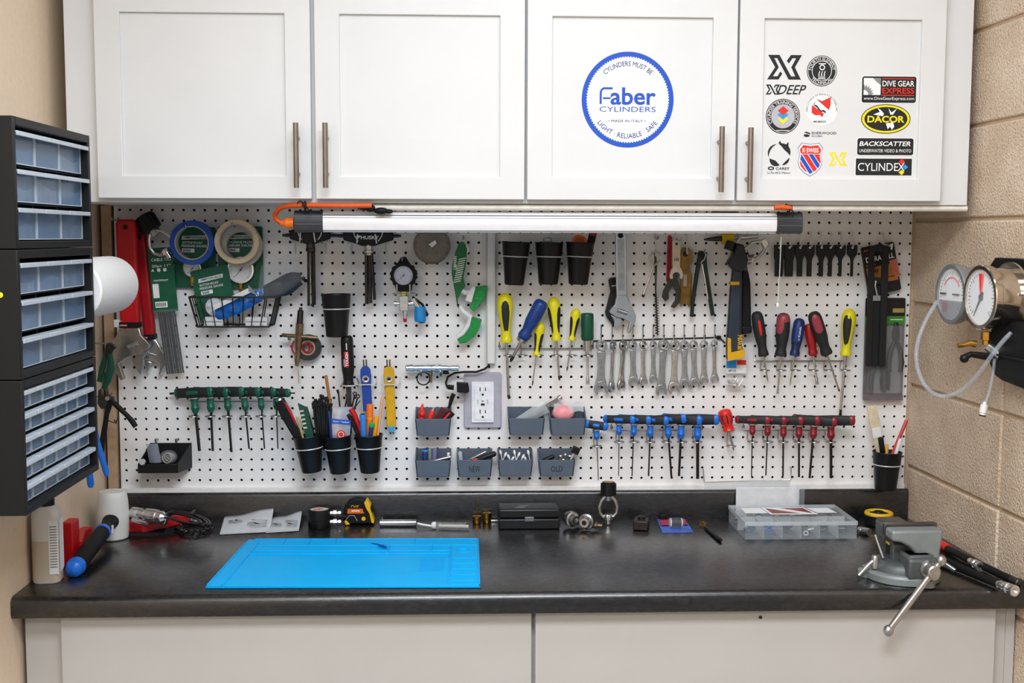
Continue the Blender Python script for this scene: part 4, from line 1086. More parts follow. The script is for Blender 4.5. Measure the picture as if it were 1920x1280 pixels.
# --- small black bin at the far end
f = F('hanging_bin', 'black open bin low on the pegboard, holding clear bags', 'bin', (303, 870), .07)
b = f.m(); b.prism([(-44, 0), (30, 0), (28, -17), (-42, -17)], 0, 2); f.p('front', b, BLK, bev=.8)
n = .07 / f.k
b = f.m(); b.box(-42, 28, 2, n - 1, -17, -15); f.p('base', b, BLK)
b = f.m(); b.prism([(-34, 31), (44, 31), (40, -17), (-34, -17)], n - 4, n - 1); f.p('back', b, BLK, bev=.8)
for x0, x1 in ((-44, -34), (30, 44)):
    b = f.m(); o = [(x0, 0, 0), (x1, n - 1, 31), (x1, n - 1, -17), (x0, 0, -17)]; i_ = [(x + (2 if x0 < 0 else -2), y, z) for x, y, z in o]
    b.add(o + i_, [(0, 1, 2, 3), (7, 6, 5, 4), (0, 4, 5, 1), (1, 5, 6, 2), (2, 6, 7, 3), (3, 7, 4, 0)]); f.p('side', b, BLK)
for x in (295, 333):
    peg_hook('peg hook at the ' + ('inner' if x > 300 else 'outer') + ' top of the black open bin', (x, 826), 0.016, 4, group='peg hooks of the black bin')
f = F('parts_bag', 'small clear bag of grey parts in the black open bin', 'bag', (285, 851), .045)
b = f.m(); b.grid(lambda u, v: ((u - .5) * 22 + 6 * v, -4 * sin(pi * u), 20 - 36 * v), 8, 8); f.p('bag', b, mat('hazy_film', '9aa2b0', .2, alpha=.6))
f = F('parts_bag', 'round clear bag of brass rings in the black open bin', 'bag', (316, 856), .045)
b = f.m(); b.sphere((0, 0, 0), 15, 18, (1.1, .7, .85)); f.p('bag', b, CLEARB)
for k in range(3):
    b = f.m(); b.torus((-3 + 3 * k, 0, -3 + 2 * k), 9, 1, (.3, 1, .4 * k), 20, 6); f.p('ring', b, mat('pale_tan', 'b9ad9a', .4))
f = F('cap', 'small white cap in the front corner of the black open bin', 'cap', (267, 866), .066)
b = f.m(); b.lathe((0, 4, 0), (0, -99, 0), [(0, 5.5), (7, 5.5), (8, 4.5), (8, 0)], 18); f.p('body', b, mat('grey_white_plastic', 'b8b6b2', .4))
# ================================================================== MORE THINGS HUNG ON THE BOARD
# --- yoke adapters (black knob, steel frame)
def yoke(t, kr, kl, W, H, knob=None, frame=None):
    k = t.m(); pr = [(0, kr * .78), (1.5, kr * .9), (kl * .6, kr), (kl, kr * 1.02), (kl + 2, kr * .8)]
    k.lathe((0, 0, 0), DN, pr, 24); kn = t.p('knob', k, knob or BLK)
    k = t.m()
    for i in range(10):
        a = 2 * pi * i / 10; k.box(-1.1, 1.1, -kr * 1.03, -kr * .9, -kl, -3, rot=None); 
        n = 8; vs = k.v[-n:]; k.v[-n:] = [(x * cos(a) - y * sin(a), x * sin(a) + y * cos(a), z) for x, y, z in vs]
    t.p('knob_ribs', k, BLKM, kn)
    k = t.m(); k.lathe((0, 0, .4), DN, [(-.4, kr * .5), (0.2, kr * .62)], 20); t.p('knob_cap', k, BRASS if knob is None else knob, kn)
    k = t.m(); k.lathe((0, 0, -kl), DN, [(0, kr * .4), (H * .28, kr * .4)], 16); t.p('screw', k, STEEL)
    z0 = -kl - 3; z1 = z0 - H
    k = t.m()
    pts = [(-kr * .35, 0, z0 - 1), (-W * .36, 0, z0 - H * .22), (-W * .5, 0, z0 - H * .5), (-W * .48, 0, z0 - H * .78), (-W * .3, 0, z1 + 2), (0, 0, z1 - 1), (W * .3, 0, z1 + 2), (W * .48, 0, z0 - H * .78), (W * .5, 0, z0 - H * .5), (W * .36, 0, z0 - H * .22), (kr * .35, 0, z0 - 1)]
    sm = []
    for i in range(len(pts) - 1):
        a, b = Vector(pts[i]), Vector(pts[i + 1]); sm += [a, (a + b) / 2]
    sm.append(Vector(pts[-1]))
    k.tube(sm, 3.4, 10); t.p('frame', k, frame or STEEL)
    k = t.m(); k.lathe((0, 0, z1 + 7), DN, [(0, W * .22), (4, W * .26), (10, W * .26), (11, W * .15), (19, W * .15)], 20); t.p('outlet', k, CHR)
yoke(T('yoke_adapter', 'black knobbed chrome yoke adapter hanging tilted beside the red wrench handles', 'yoke adapter', (268, 404), (316, 478), 0.04), 19, 30, 42, 46, knob=BLK, frame=CHR)
# --- bag of cable ties
f = F('cable_tie_pack', 'clear bag of long black cable ties with green header card', 'package', (300, 470), 0.03, roll=radians(-4))
b = f.m(); b.box(-22, 23, -2, 0, -112, 6); cd = f.p('header_card', b, mat('pack_green', '0d5a3c', .45))
for (nm, its, m_) in (('lettering', (('CABLE TIES', 1, -16, 36, 5.5),), INKW), ('count_lettering', (('20pc 11"', 0, -28, 34, 6.5),), INKW), ('rating_lettering', (('MAXIMUM', -3, -54, 26, 3.6), ), INKW)):
    for it in its:
        b = f.m(); b.text(*it, y=-2.3, bold=.01); f.p(nm, b, m_, cd)
b = f.m(); b.box(-19, -8, -2.4, -2, -86, -60); f.p('chart', b, INKW, cd)
b = f.m(); b.box(-17, 5, -2.4, -2, -104, -93); bc = f.p('barcode', b, INKW, cd)
b = f.m()
for i in range(9): b.box(-15.5 + i * 2.1, -14.5 + i * 2.1, -2.7, -2.4, -102, -95)
f.p('bars', b, INKK, bc)
for i, x in enumerate((-16, -5, 6)):
    b = f.m(); b.prism([(x - 3, -37), (x + 3, -37), (x, -32)] if i == 0 else rrect(x - 3, x + 3, -38, -32, 1.5), -2.4, -2); f.p('pictogram', b, INKW, cd)
b = f.m()
for i in range(9):
    x = -14 + i * 3.6
    b.box(x - 1.5, x + 1.5, 1 + (i % 3) * 1.2, 2 + (i % 3) * 1.2, -228, -60, rot=Matrix.Rotation(radians(-3), 3, 'Y'), c=(x, 0, -112))
o = f.p('cable_ties', b, BLK); o['kind'] = 'stuff'
b = f.m(); b.grid(lambda u, v: ((u - .5) * 46 + 16 * v, -3 - 4 * sin(pi * u), -108 - 126 * v), 8, 8); f.p('bag_film', b, CLEAR)
# --- gauges in blister packs on green cards
def gauge_card(label, c, w, h, d, roll, lines, dial, num):
    f = F('gauge_pack', label, 'package', c, d, 'green carded pressure gauges', roll)
    b = f.m(); b.prism(rrect(-w / 2, w / 2, -h, 0, 4), 0, 1.6); cd = f.p('card', b, mat('pack_green', '0d5a3c', .45))
    b = f.m(); b.prism([(-w * .32, -17), (w * .33, -15), (w * .31, -22), (-w * .34, -24)], -.4, 0); f.p('brand_box', b, INKW, cd)
    b = f.m(); b.text('AMRWFORCE', 0, -19.5, w * .56, 4.2, -.7, shear=.25, bold=.015); f.p('brand_lettering', b, INKK, cd)
    for i, ln in enumerate(lines):
        b = f.m(); b.text(ln, -w * .03 - (0 if len(ln) > 12 else w * .04), -29 - 6 * i, w * (.62 if len(ln) > 12 else .5), 4.2, -.4, bold=.01); f.p('lettering', b, INKW, cd)
    b = f.m(); b.box(-w * .33, -w * .02, -.4, 0, -47, -40); f.p('number_box', b, INKW, cd)
    b = f.m(); b.text(num, -w * .21, -43.5, w * .2, 5, -.7, bold=.02); f.p('number', b, INKK, cd)
    gx, gz, gr = dial
    dial_gauge(f, f.o, (gx, -1, gz), gr, 9, CHR, DIALW)
    b = f.m(); b.lathe((gx, -8, gz - gr + 1), (gx, -8, -9999), [(0, 4), (10, 4), (10.5, 3), (16, 3)], 8); f.p('stem', b, BRASS)
    return f
def dial_gauge(f, parent, c, r, th, case, face, needle=(-.6, -.75), glass=True, marks=24):
    x, y, z = c
    b = f.m(); b.lathe((x, y, z), (x, y - 999, z), [(0, r * .96), (2, r), (th - 2, r), (th, r * .97), (th, r * .87), (th - 2.4, r * .86), (th - 2.4, 0)], 36); cs = f.p('case', b, case, parent)
    yf = y - th + 2.2
    b = f.m(); b.lathe((x, yf + .4, z), (x, -9999, z), [(0, r * .86), (.4, r * .86)], 32); f.p('dial', b, face, cs)
    b = f.m()
    for i in range(marks):
        a = radians(-135 + 270 * i / (marks - 1)); L0, L1 = r * (.62 if i % 4 == 0 else .7), r * .78
        ca, sa = sin(a), cos(a); w = r * .018
        b.add([(x + ca * L0 - sa * w, yf - .3, z + sa * L0 + ca * w), (x + ca * L0 + sa * w, yf - .3, z + sa * L0 - ca * w), (x + ca * L1 + sa * w, yf - .3, z + sa * L1 - ca * w), (x + ca * L1 - sa * w, yf - .3, z + sa * L1 + ca * w)], [(0, 1, 2, 3)])
    f.p('scale', b, INKK, cs)
    b = f.m(); nx, nz = needle; b.tube([(x - nx * r * .3, yf - .7, z - nz * r * .3), (x + nx * r * .75, yf - .7, z + nz * r * .75)], [r * .035, r * .015], 6); b.lathe((x, yf - .2, z), (x, -9999, z), [(0, r * .08), (1.2, r * .07)], 12); f.p('needle', b, INKK, cs)
    if glass:
        b = f.m(); b.lathe((x, y - th + .9, z), (x, -9999, z), [(0, r * .86), (.5, r * .86)], 32); f.p('glass', b, GLASSF, cs)
    return cs
gauge_card('green carded pressure gauge marked 300 behind the blue tape roll', (366, 425), 74, 112, 0.012, radians(1), ('BOTTOM MOUNT', 'PRESSURE GAUGE'), (-4, -76, 17), '300')
gauge_card('green carded chrome pressure gauge marked 200 behind the cream tape rolls', (450, 424), 82, 114, 0.012, 0, ('GLYCERINE FILLED', 'PRESSURE GAUGE'), (1, -80, 25), '200')
gauge_card('tilted green carded pressure gauge marked 300 standing in the wire basket', (391, 502), 70, 94, 0.026, radians(-11), ('BOTTOM MOUNT', 'PRESSURE GAUGE'), (-2, -72, 19), '300')
# --- rolls of tape
def tape(label, c, r0, r1, d, th, m, mi, roll=0, core=True):
    f = F('tape_roll', label, 'tape roll', c, d, 'tape rolls on pegs')
    b = f.m(); n = 44
    b.ring(circ(0, 0, r0, n), circ(0, 0, r1, n), -th / 2, th / 2); f.p('tape', b, m, bev=.6)
    b = f.m(); b.ring(circ(0, 0, r1, n), circ(0, 0, r1 - 1.8, n), -th / 2 - .3, th / 2 + .3); f.p('core', b, mi)
    return f
tape('blue painters tape roll hanging over a green gauge card', (362, 455), 40.5, 31, 0.055, 22, mat('painters_blue', '1a4fa8', .55, var=.05), mat('card_core', 'b9b0a2', .6))
tape('cream masking tape roll hanging in front of the white one', (445, 453), 40.5, 32, 0.062, 16, mat('masking_cream', 'dfc9a4', .55, var=.04), mat('card_core', 'b9b0a2', .6))
tape('white tape roll mostly hidden behind the cream masking tape roll', (452, 461), 39, 27, 0.038, 16, mat('off_white_tape', 'b4b0ac', .5), mat('card_core', 'b9b0a2', .6))
for c, l in (((362, 428), 'peg hook carrying the blue tape roll'), ((447, 425), 'peg hook carrying the cream tape roll')):
    peg_hook(l, c, .075, 4)
# --- wire basket with its contents
f = F('wire_basket', 'small black wire basket on the pegboard below the tape rolls', 'basket', (436, 557), 0.085)
n = .085 / f.k
bx = f.at(436, 557, 0.004)
b = f.m()
T0 = [(-82, n - 2, 1), (-80, 0, 0), (80, 0, 0), (82, n - 2, 1)]
b.tube([(-80, 0, 0), (80, 0, 0), (80, n - 2, 0), (-80, n - 2, 0)], 1.9, 8, 0, True); f.p('rim', b, BLKW)
b = f.m(); b.tube([(-66, 3, -55), (66, 3, -55), (66, n - 3, -55), (-66, n - 3, -55)], 1.7, 8, 0, True); f.p('base_frame', b, BLKW)
for i in range(9):
    x = -80 + 20 * i
    b = f.m(); b.tube([(x, 0, 0), (x * .825, 3, -55)], 1.15, 6)
    b.tube([(x * .825, 3, -55), (x * .825, n - 3, -55)], 1.0, 6); f.p('upright', b, BLKW)
for i in range(4):
    y = (n - 2) * (i + .5) / 4
    for sx in (-1, 1):
        b = f.m(); b.tube([(sx * 80, y, 0), (sx * 66, y, -55)], 1.1, 6); f.p('side_wire', b, BLKW)
for i in range(7):
    x = -66 + 22 * i; b = f.m(); b.tube([(x * 1.2, n - 2.5, 0), (x, n - 2.5, -55)], 1.0, 6); f.p('back_wire', b, BLKW)
f = F('pouch', 'crinkled bright blue plastic pouch with white top lying in the wire basket', 'pouch', (448, 580), 0.062)
b = f.m()
def pouch(u, v, s):
    x = -44 + 88 * u; z = -12 + 40 * u + (v - .5) * 32 * (1 - .25 * abs(2 * u - 1))
    return (x, s * 6.5 * sin(pi * u) ** .6 * sin(pi * v) + 1.5 * sin(23 * u + 7 * v) * sin(pi * v), z)
for s_ in (-1, 1): b.grid(lambda u, v: pouch(u, v, s_), 20, 10)
f.p('film', b, mat('crinkle_blue', '1663b8', .25, var=.2, scale=80, coat=.4))
b = f.m(); b.grid(lambda u, v: (-46 + 70 * u, -11 - 1 * sin(9 * u), -2 + 34 * u + 10 * v), 14, 4); f.p('white_edge', b, WPL)
b = f.m(); b.grid(lambda u, v: (20 + 30 * u, -12, 34 - 14 * u + 12 * v - 20 * u * v), 4, 4); f.p('label', b, INKG)
f = F('zip_bag', 'clear zip bag of dark blue rubber parts hanging over the basket side', 'bag', (532, 520), 0.06)
b = f.m()
bagp = [(-40, 16), (-24, 46), (-2, 26), (28, 10), (42, 0), (26, -12), (0, -30), (-30, -40), (-46, -24)]
b.grid(lambda u, v: (-38 + 70 * u, -8 * sin(pi * v) * sin(pi * u) ** .5 + 2 * sin(17 * u) * sin(pi * v), -26 + 22 * u + (v - .5) * (18 + 22 * sin(pi * u)) + 3 * sin(9 * v + 6 * u)), 18, 10); f.p('rubber_parts', b, mat('dark_navy_rubber', '1f2c3a', .5, var=.25, scale=90))
b = f.m(); b.prism([(x * 1.02, z * 1.02) for x, z in bagp], -14, 12); f.p('bag', b, CLEAR, bev=5, seg=3)
b = f.m(); b.sphere((36, -2, -2), 4); b.sphere((40, 0, -6), 3.4); f.p('loose_rings', b, BLKM)
for i, (x, w) in enumerate(((402, 34), (482, 40))):
    f = F('carton', ('small white carton in the basket under the gauge card', 'small white carton in the basket under the blue pouch')[i], 'carton', (x, 606), 0.05 - .012 * i, 'white cartons in the basket')
    b = f.m(); b.box(-w / 2, w / 2, -10, 10, -4, 12); f.p('box', b, WPL, bev=.8)
    b = f.m(); b.box(-w / 2 + 2, w / 2 - 2, -10.4, -10, 3, 4.5); f.p('print_line', b, INKG)
# --- two black T-grip tools with hex bits below
def grip_tool(label, c, w, h, d, rods, text=None, roll=0):
    f = F('t_grip_tool', label, 'hex key tool', c, d, 'black T-grip hex key tools', roll)
    b = f.m(); b.prism([(-w / 2, h * .35), (-w * .42, h / 2), (w * .42, h / 2), (w / 2, h * .35), (w / 2, -h * .3), (w * .3, -h / 2), (w * .12, -h * .72), (-w * .12, -h * .72), (-w * .3, -h / 2), (-w / 2, -h * .3)], -8, 8)
    g = f.p('grip', b, BLK, bev=2.4, seg=3)
    for sx in (-1, 1):
        b = f.m(); b.tube([(sx * w * .3, -8.4, h * .4), (sx * w * .27, -8.6, 0), (sx * w * .2, -8.4, -h * .38)], .9, 6); f.p('accent_line', b, INKW, g)
        b = f.m(); b.lathe((sx * w / 2, 0, 0), (sx * 9999, 0, 0), [(-2, 4), (8, 4), (9, 3), (14, 3)], 6); f.p('side_bit', b, DSTEEL, g)
    if text:
        b = f.m(); b.text(text, 3, -3, w * .36, 6.5, -8.6, bold=.02); f.p('lettering', b, INKW, g)
        b = f.m(); b.prism([(-w * .26, -2), (-w * .2, 1), (-w * .14, 0), (-w * .2, -5)], -8.6, -8.2); f.p('emblem', b, INKW, g)
    b = f.m(); b.lathe((0, 0, -h * .6), DN, [(0, 8), (10, 8), (11, 9), (16, 9), (17, 6), (20, 6)], 16); f.p('socket', b, STEEL if text else DSTEEL)
    for (x0, z0, x1, z1, r) in rods:
        b = f.m(); b.tube([(x0, 0, z0), (x1, 0, z1)], r, 6); f.p('hex_rod', b, DSTEEL)
    for sx in (-1, 1):
        x = sx * w * .22
        hk = F('peg_hook', 'bent wire hook at the ' + ('window-side' if False else ('outer' if sx < 0 else 'inner')) + ' side of the ' + label.split(' with')[0], 'hook', (c[0] + x, c[1] + h * .35), 0.0, 'bent wire hooks under the T-grip tools')
        b = hk.m(); n_ = d / hk.k
        b.tube([(sx * 18, -.5, -6), (sx * 18, -3, -4), (sx * 10, -5, -4), (0, -8, -5), (-sx * 2, -n_ - 8, -4), (-sx * 4, -n_ - 11, 12)], 1.4, 6); b.tube([(sx * 12, -3, -4), (sx * 12, -4, -26)], 1.2, 6); hk.p('wire', b, WIREW)
grip_tool('black T-grip tool with loose hex rods, behind the light bar end', (582, 441), 74, 22, .045, [(-4, -20, -5, -130, 2.6), (1, -20, 3, -132, 2.4), (6, -20, 6, -128, 2.6)])
grip_tool('black T-grip tool with white lettering, under the light bar', (691, 442), 92, 26, .045, [(-4, -24, -4, -126, 4), (2, -24, 3, -124, 3), (5, -24, 10, -118, 3)], text='HUSKY')
# --- round clear brown disc
f = F('plastic_disc', 'round smoky brown clear disc clipped under the light bar', 'disc', (810, 460), .03)
b = f.m(); b.lathe((0, 2, 0), (0, -9999, 0), [(0, 34), (6, 34), (6, 31), (3, 30), (3, 0)], 40); f.p('disc', b, mat('smoky_brown', '8b8070', .2, alpha=.62))
b = f.m(); b.torus((0, -3, 0), 33, 1.6, (0, 1, 0), 44, 6); f.p('rim', b, mat('brown_rim', '75685a', .35))
b = f.m(); b.box(-36, 40, -8, -5, 28, 31); b.sphere((-22, -6, 27), 3); b.sphere((33, -6, 29), 4); f.p('clip', b, CHR)
b = f.m(); b.prism([(-6, 2), (6, 10), (9, 4), (0, -4)], -5, -3); f.p('hub_label', b, INKW)
# --- black test gauge with valve
f = F('test_gauge', 'black rubber-cased pressure gauge with chrome valve and blue cap', 'gauge', (757, 516), .05)
b = f.m(); o = []
for i in range(56):
    a = 2 * pi * i / 56; r = 25.5 if (i // 2) % 2 else 23.8; o.append((r * cos(a), r * sin(a)))
b.prism(o, -10, 10); b.prism([(-13, 19), (-5, 33), (-2, 34.5), (2, 34.5), (5, 33), (13, 19)], -6, 6); b.prism([(-17, -14), (17, -14), (14, -30), (-14, -30)], -7, 7); f.p('boot', b, BLKM, bev=.8)
dial_gauge(f, f.o, (0, -6, 0), 20, 8, BLK, DIAL, (-.5, -.55))
b = f.m(); b.lathe((0, 0, -28), DN, [(0, 6), (4, 6), (4.5, 4.5), (9, 4.5)], 12); f.p('yellow_ring', b, INKY)
b = f.m(); b.box(-8, 8, -8, 8, -66, -38); f.p('valve_block', b, mat('nickel_block', 'c4c2bb', .35, .8), bev=1.2)
b = f.m(); b.lathe((8, 0, -52), (9999, 0, -52), [(0, 5), (5, 6), (9, 6), (10, 4), (16, 4)], 14); b.lathe((-8, 0, -52), (-9999, 0, -52), [(0, 3), (6, 3), (6, 4), (10, 4)], 12); b.lathe((16, 0, -44), (40, 0, -80), [(0, 6), (20, 5)], 12); f.p('side_fittings', b, CHR)
b = f.m(); b.lathe((2, 0, -66), DN, [(0, 5), (5, 5), (6, 3.4), (15, 3.4)], 12); f.p('outlet', b, CHR)
b = f.m(); b.lathe((2, 0, -80), DN, [(0, 3.6), (5, 3.4), (7, 2)], 12); f.p('red_tip', b, RED)
b = f.m(); b.lathe((30, -2, -58), (36, -8, -999), [(0, 10), (10, 11), (26, 11), (28, 9)], 20); b.torus((33, -8, -86), 6, 1.4, (0, .3, 1), 18, 6); f.p('blue_cap', b, mat('azure_cap', '1c86c8', .35))
b = f.m(); b.tube([(16, 0, -40), (34, 4, -54), (44, 2, -74)], 2.4, 8); f.p('strap', b, BLKM)
for sx in (-1, 1):
    b = f.m(); b.tube([(sx * 12, -13, -16), (sx * 12, -12, -34)], 1.6, 6); f.p('bracket', b, STEEL)
b = f.m(); b.tube([(-21, -4, -34), (24, -4, -34)], 1.4, 6); f.p('crossbar', b, STEEL)
peg_hook('peg hook carrying the black rubber-cased gauge', (757, 488), .06, 4)
# --- two-headed green scrub brush
f = F('scrub_brush', 'green and white scrub brush with two bristle heads by the conduit', 'brush', (866, 455), .035)
q = f.q
b = f.m(); b.prism(q([(866, 452), (872, 456), (875, 468), (874, 490), (869, 520), (872, 535), (865, 545), (858, 560), (859, 572), (862, 574), (858, 575), (853, 545), (847, 512), (848, 495), (854, 472), (860, 456)]), -8, 4); g = f.p('handle', b, mat('brush_green', '0c6b33', .4), bev=2.4, seg=3)
b = f.m(); b.torus((3, -2, -12), 8, 3, (0, 1, 0), 18, 8); f.p('hang_loop', b, WPL)
for i in range(11):
    y = 482 + i * 4.2; x0 = 868 - i * .9; b = f.m(); b.prism(q([(x0 - 8, y + 3), (x0 + 5, y), (x0 + 5, y + 1.8), (x0 - 8, y + 4.8)]), -9.2, -7.8); f.p('grip_rib', b, WPL, g)
b = f.m(); b.text('LIBMAN', -12.5, -37, 24, 6, -8.4, vert=True, bold=.02); f.p('lettering', b, INKW, g)
b = f.m(); b.tube([Vector((x, -2, z)) for x, z in q([(857, 518), (855, 530), (862, 541), (872, 547), (882, 546)])], [5, 5.5, 5.5, 5, 5], 10); f.p('neck', b, WPL)
b = f.m(); b.tube([Vector((x, -2, z)) for x, z in q([(862, 572), (868, 582), (882, 592), (880, 604), (868, 622), (858, 630)])], [4.5, 5, 5.5, 5.5, 5, 4], 10); f.p('lower_neck', b, WPL)
b = f.m(); b.prism(q([(886, 534), (892, 537), (884, 566), (872, 562), (876, 548)]), -8, 6); f.p('head_block', b, WPL, bev=1.5)
BR = mat('bristle_green', '0f8a3c', .6, var=.35, scale=300)
b = f.m(); b.prism(q([(892, 536), (913, 534), (909, 556), (896, 574), (888, 582), (880, 575), (886, 562)]), -9, 7); f.p('bristles', b, BR, bev=1)
b = f.m()
qq = q([(884, 592), (903, 597), (899, 612), (890, 628), (874, 640), (862, 642), (857, 634), (870, 628), (880, 612)])
b.prism(qq, -8, 6); f.p('bristles', b, BR, bev=1)
peg_hook('peg hook carrying the green scrub brush', (869, 448), .04, 4)
# --- white conduit and plug
f = F('conduit', 'white cable conduit running down the pegboard to a black cord', 'conduit', (921, 388), .012)
b = f.m(); b.box(-8, 8, -8, 7, -291, 0); f.p('cover', b, WPL, bev=2.2)
b = f.m(); b.box(-8.8, -7.2, -9, 7, -291, 0); f.p('side_lip', b, mat('grey_white_plastic', 'b8b6b2', .4))
f = F('power_cable', 'black power cable with plug curving from conduit to outlet', 'cable', (886, 728), .03)
A = lambda x, y, d: Vector(f.at(x, y, d))
b = f.m(); pts = [A(917, 678, .014), A(916, 686, .02), A(908, 692, .025), A(893, 697, .028), A(872, 697, .028), A(852, 699, .028), A(840, 706, .028), A(836, 717, .03), A(838, 725, .034)]
b.tube(pts, 2.1, 8); f.p('cable', b, BLK)
b = f.m(); p0 = A(838, 725, .036); p1 = A(880, 730, .036)
b.lathe(p0, p1, [(0, 3), (3, 4.6), (12, 4.6), (13, 6)], 12); b.prism([(A(856, 718, .036).x, A(0, 718, .036).z), (A(878, 719, .036).x, A(0, 720, .036).z), (A(880, 725, .036).x, A(0, 735, .036).z), (A(874, 738, .036).x, A(0, 738, .036).z), (A(857, 736, .036).x, A(0, 736, .036).z)], A(0, 730, .05).y, A(0, 730, .024).y); f.p('plug', b, BLKM, bev=1.4)
b = f.m(); b.tube([A(851, 738, .034), A(847, 746, .034), A(842, 765, .032)], [4, 4.4, 2.4], 10); f.p('strain_relief', b, BLK)
f = F('power_outlet', 'white double power outlet with USB ports in clear grey plate', 'outlet', (905, 750), .003)
b = f.m(); b.prism(rrect(-35, 35, -52, 53, 5), -6, 2); pl = f.p('plate', b, mat('grey_violet_plate', 'b3b0bc', .3), bev=1.5)
b = f.m(); b.prism(rrect(-21, 21, -41, 36, 1.5), -10, -5.5); i_ = f.p('insert', b, mat('outlet_white', 'f0f0f4', .35), bev=1)
b = f.m(); b.prism(rrect(-16, 16, -36, 30, 1.5), -11, -9.8); f.p('face', b, mat('outlet_white', 'f0f0f4', .35), i_, bev=.5)
for zc in (22, -20):
    for dx, hh in ((-5, 3.6), (5, 3)):
        b = f.m(); b.box(dx - .9, dx + .9, -11.4, -10.8, zc - hh, zc + hh); f.p('slot', b, INKK, i_)
    b = f.m(); b.lathe((0, -10.8, zc - 10), (0, -9999, zc - 10), [(0, 2.2), (.5, 2.2)], 14); f.p('ground_hole', b, INKK, i_)
b = f.m(); b.box(-3.6, 3.6, -11.4, -10.8, -8.6, -4.6); f.p('usb_port', b, INKK, i_)
b = f.m(); b.prism(rrect(-2.4, 2.4, -1.5, 1, 1), -11.4, -10.8); f.p('usb_port', b, INKG, i_)
for dx in (-9, 9):
    b = f.m(); b.text('5.0V', dx, -1, 8, 2.4, -11.3, vert=True); f.p('lettering', b, INKK, i_)
# --- chrome hose fitting on pegs
f = F('hose_fitting', 'long chrome hose fitting lying on two pegs left of the outlet'.replace('left of', 'beside'), 'fitting', (810, 690), .035)
b = f.m(); b.lathe((-49, 0, 0), (9999, 0, 0), [(0, 6), (1, 7), (6, 7), (7, 8), (14, 8), (15, 6.5), (27, 6.5), (28, 7.5), (48, 7.5), (49, 6.5), (50, 8), (66, 8), (67, 6.4), (78, 6.4), (79, 5), (84, 5), (85, 6), (98, 6), (99, 4)], 20); f.p('body', b, CHR)
b = f.m(); b.lathe((-18, 0, 0), (9999, 0, 0), [(0, 8.2), (12, 8.2)], 6); b.lathe((6, 0, 0), (9999, 0, 0), [(0, 9), (6, 9)], 6); f.p('hex_nuts', b, CHRD)
b = f.m(); b.torus((-16, -3, -19), 12, 1.3, (0, 1, 0), 24, 6); f.p('o_ring', b, BLKM)
b = f.m(); b.lathe((-3, 0, -5), DN, [(0, 4), (8, 4), (9, 3), (22, 3)], 12); f.p('side_stem', b, BRONZE)
b = f.m(); b.lathe((26, 0, -6), DN, [(0, 6), (5, 6)], 14); f.p('cap', b, BLK)
for x in (790, 827): peg_hook('double peg under the ' + ('threaded' if x < 800 else 'plain') + ' half of the chrome hose fitting', (x, 700), .04, 6, group='pegs under the hose fitting', r=2)
# --- bronze tool and dark tape
t = T('pin_puller', 'old bronze pin puller with cross bar and black threaded top', 'puller', (564, 576), (554, 724), .04)
b = t.m(); b.lathe((0, 0, 0), DN, [(0, 3), (5, 3.4), (6, 5.6), (30, 6), (31, 5)], 14); t.p('threaded_top', b, DSTEEL)
b = t.m(); b.lathe((0, 0, -30), DN, [(0, 7.5), (40, 7), (44, 5.6), (72, 5.2), (73, 4.2), (78, 4), (80, 2)], 8); t.p('barrel', b, BRONZE)
b = t.m(); b.lathe((-31, -1, -54), (9999, -1, -52), [(0, 3), (1, 3.6), (64, 3.6), (66, 3)], 12); t.p('cross_bar', b, BRONZE)
b = t.m(); b.lathe((3, 0, -110), (8, 0, -160), [(0, 2), (32, 1.4)], 8); t.p('needle', b, CHR)
for sx in (-1, 1): peg_hook('peg hook under the ' + ('outer' if sx < 0 else 'inner') + ' arm of the bronze cross bar', (559 + sx * 14, 634), .035, 6, group='pegs of the bronze puller')
f = F('tape_roll', 'worn black tape roll with red core behind the bronze puller', 'tape roll', (578, 651), .018)
b = f.m(); b.ring(circ(0, 0, 24, 36), circ(0, 0, 14, 36), -8, 8); f.p('tape', b, mat('black_tape', '2b2a2a', .5), bev=.8)
b = f.m(); b.ring(circ(0, 0, 14, 36), circ(0, 0, 11.5, 36), -8.4, 8.4); f.p('core', b, mat('tan_core', 'b09a80', .6))
b = f.m(); b.ring(circ(0, 0, 11.5, 30), circ(0, 0, 8.5, 30), -8.8, 4); f.p('inner_ring', b, DRED)
b = f.m(); b.torus((-14, -2, 0), 16, 1.6, (0, 1, 0), 26, 6); f.p('red_band', b, RED)
# --- black handled chisel
t = T('scraper', 'black handled scraper with red label standing in a wire ring', 'scraper', (650, 628), (657, 812), .06, d2=.05)
pf = [(0, 0), (.8, 7), (3, 10), (8, 11.6), (50, 12), (66, 11.6), (80, 9), (88, 9.4), (93, 11), (95, 11)]
h = t.p('handle', t.m().lathe((0, 0, 0), DN, pf, 24), BLK)
b = t.m(); b.lathe((0, 0, 1), DN, [(0, 3), (1, 5.5), (3, 7)], 16); t.p('end_cap', b, CHR)
b = t.m(); patch(b, pf, 29, 60, -.55, .3, .5, taper=False); t.p('red_label', b, RED, h)
b = t.m(); b.text('TOUGH', 0, -44, 26, 5.5, -13.4, vert=True, bold=.03); t.p('lettering', b, INKW, h)
b = t.m(); b.text('HYPER', -5, -50, 14, 2.4, -13.0, vert=True); t.p('small_lettering', b, INKW, h)
b = t.m(); b.box(-.8, .8, -12.6, -11.4, -26, -14); t.p('white_mark', b, INKW, h)
b = t.m(); b.prism([(-5, -92), (5, -92), (4, -150), (3, -t.L), (-3, -t.L), (-4, -150)], -1.6, 1.6); t.p('blade', b, DSTEEL)
f = F('ring_hook', 'wire ring hook under the black handled scraper', 'hook', (654, 722), .06)
n = .06 / f.k
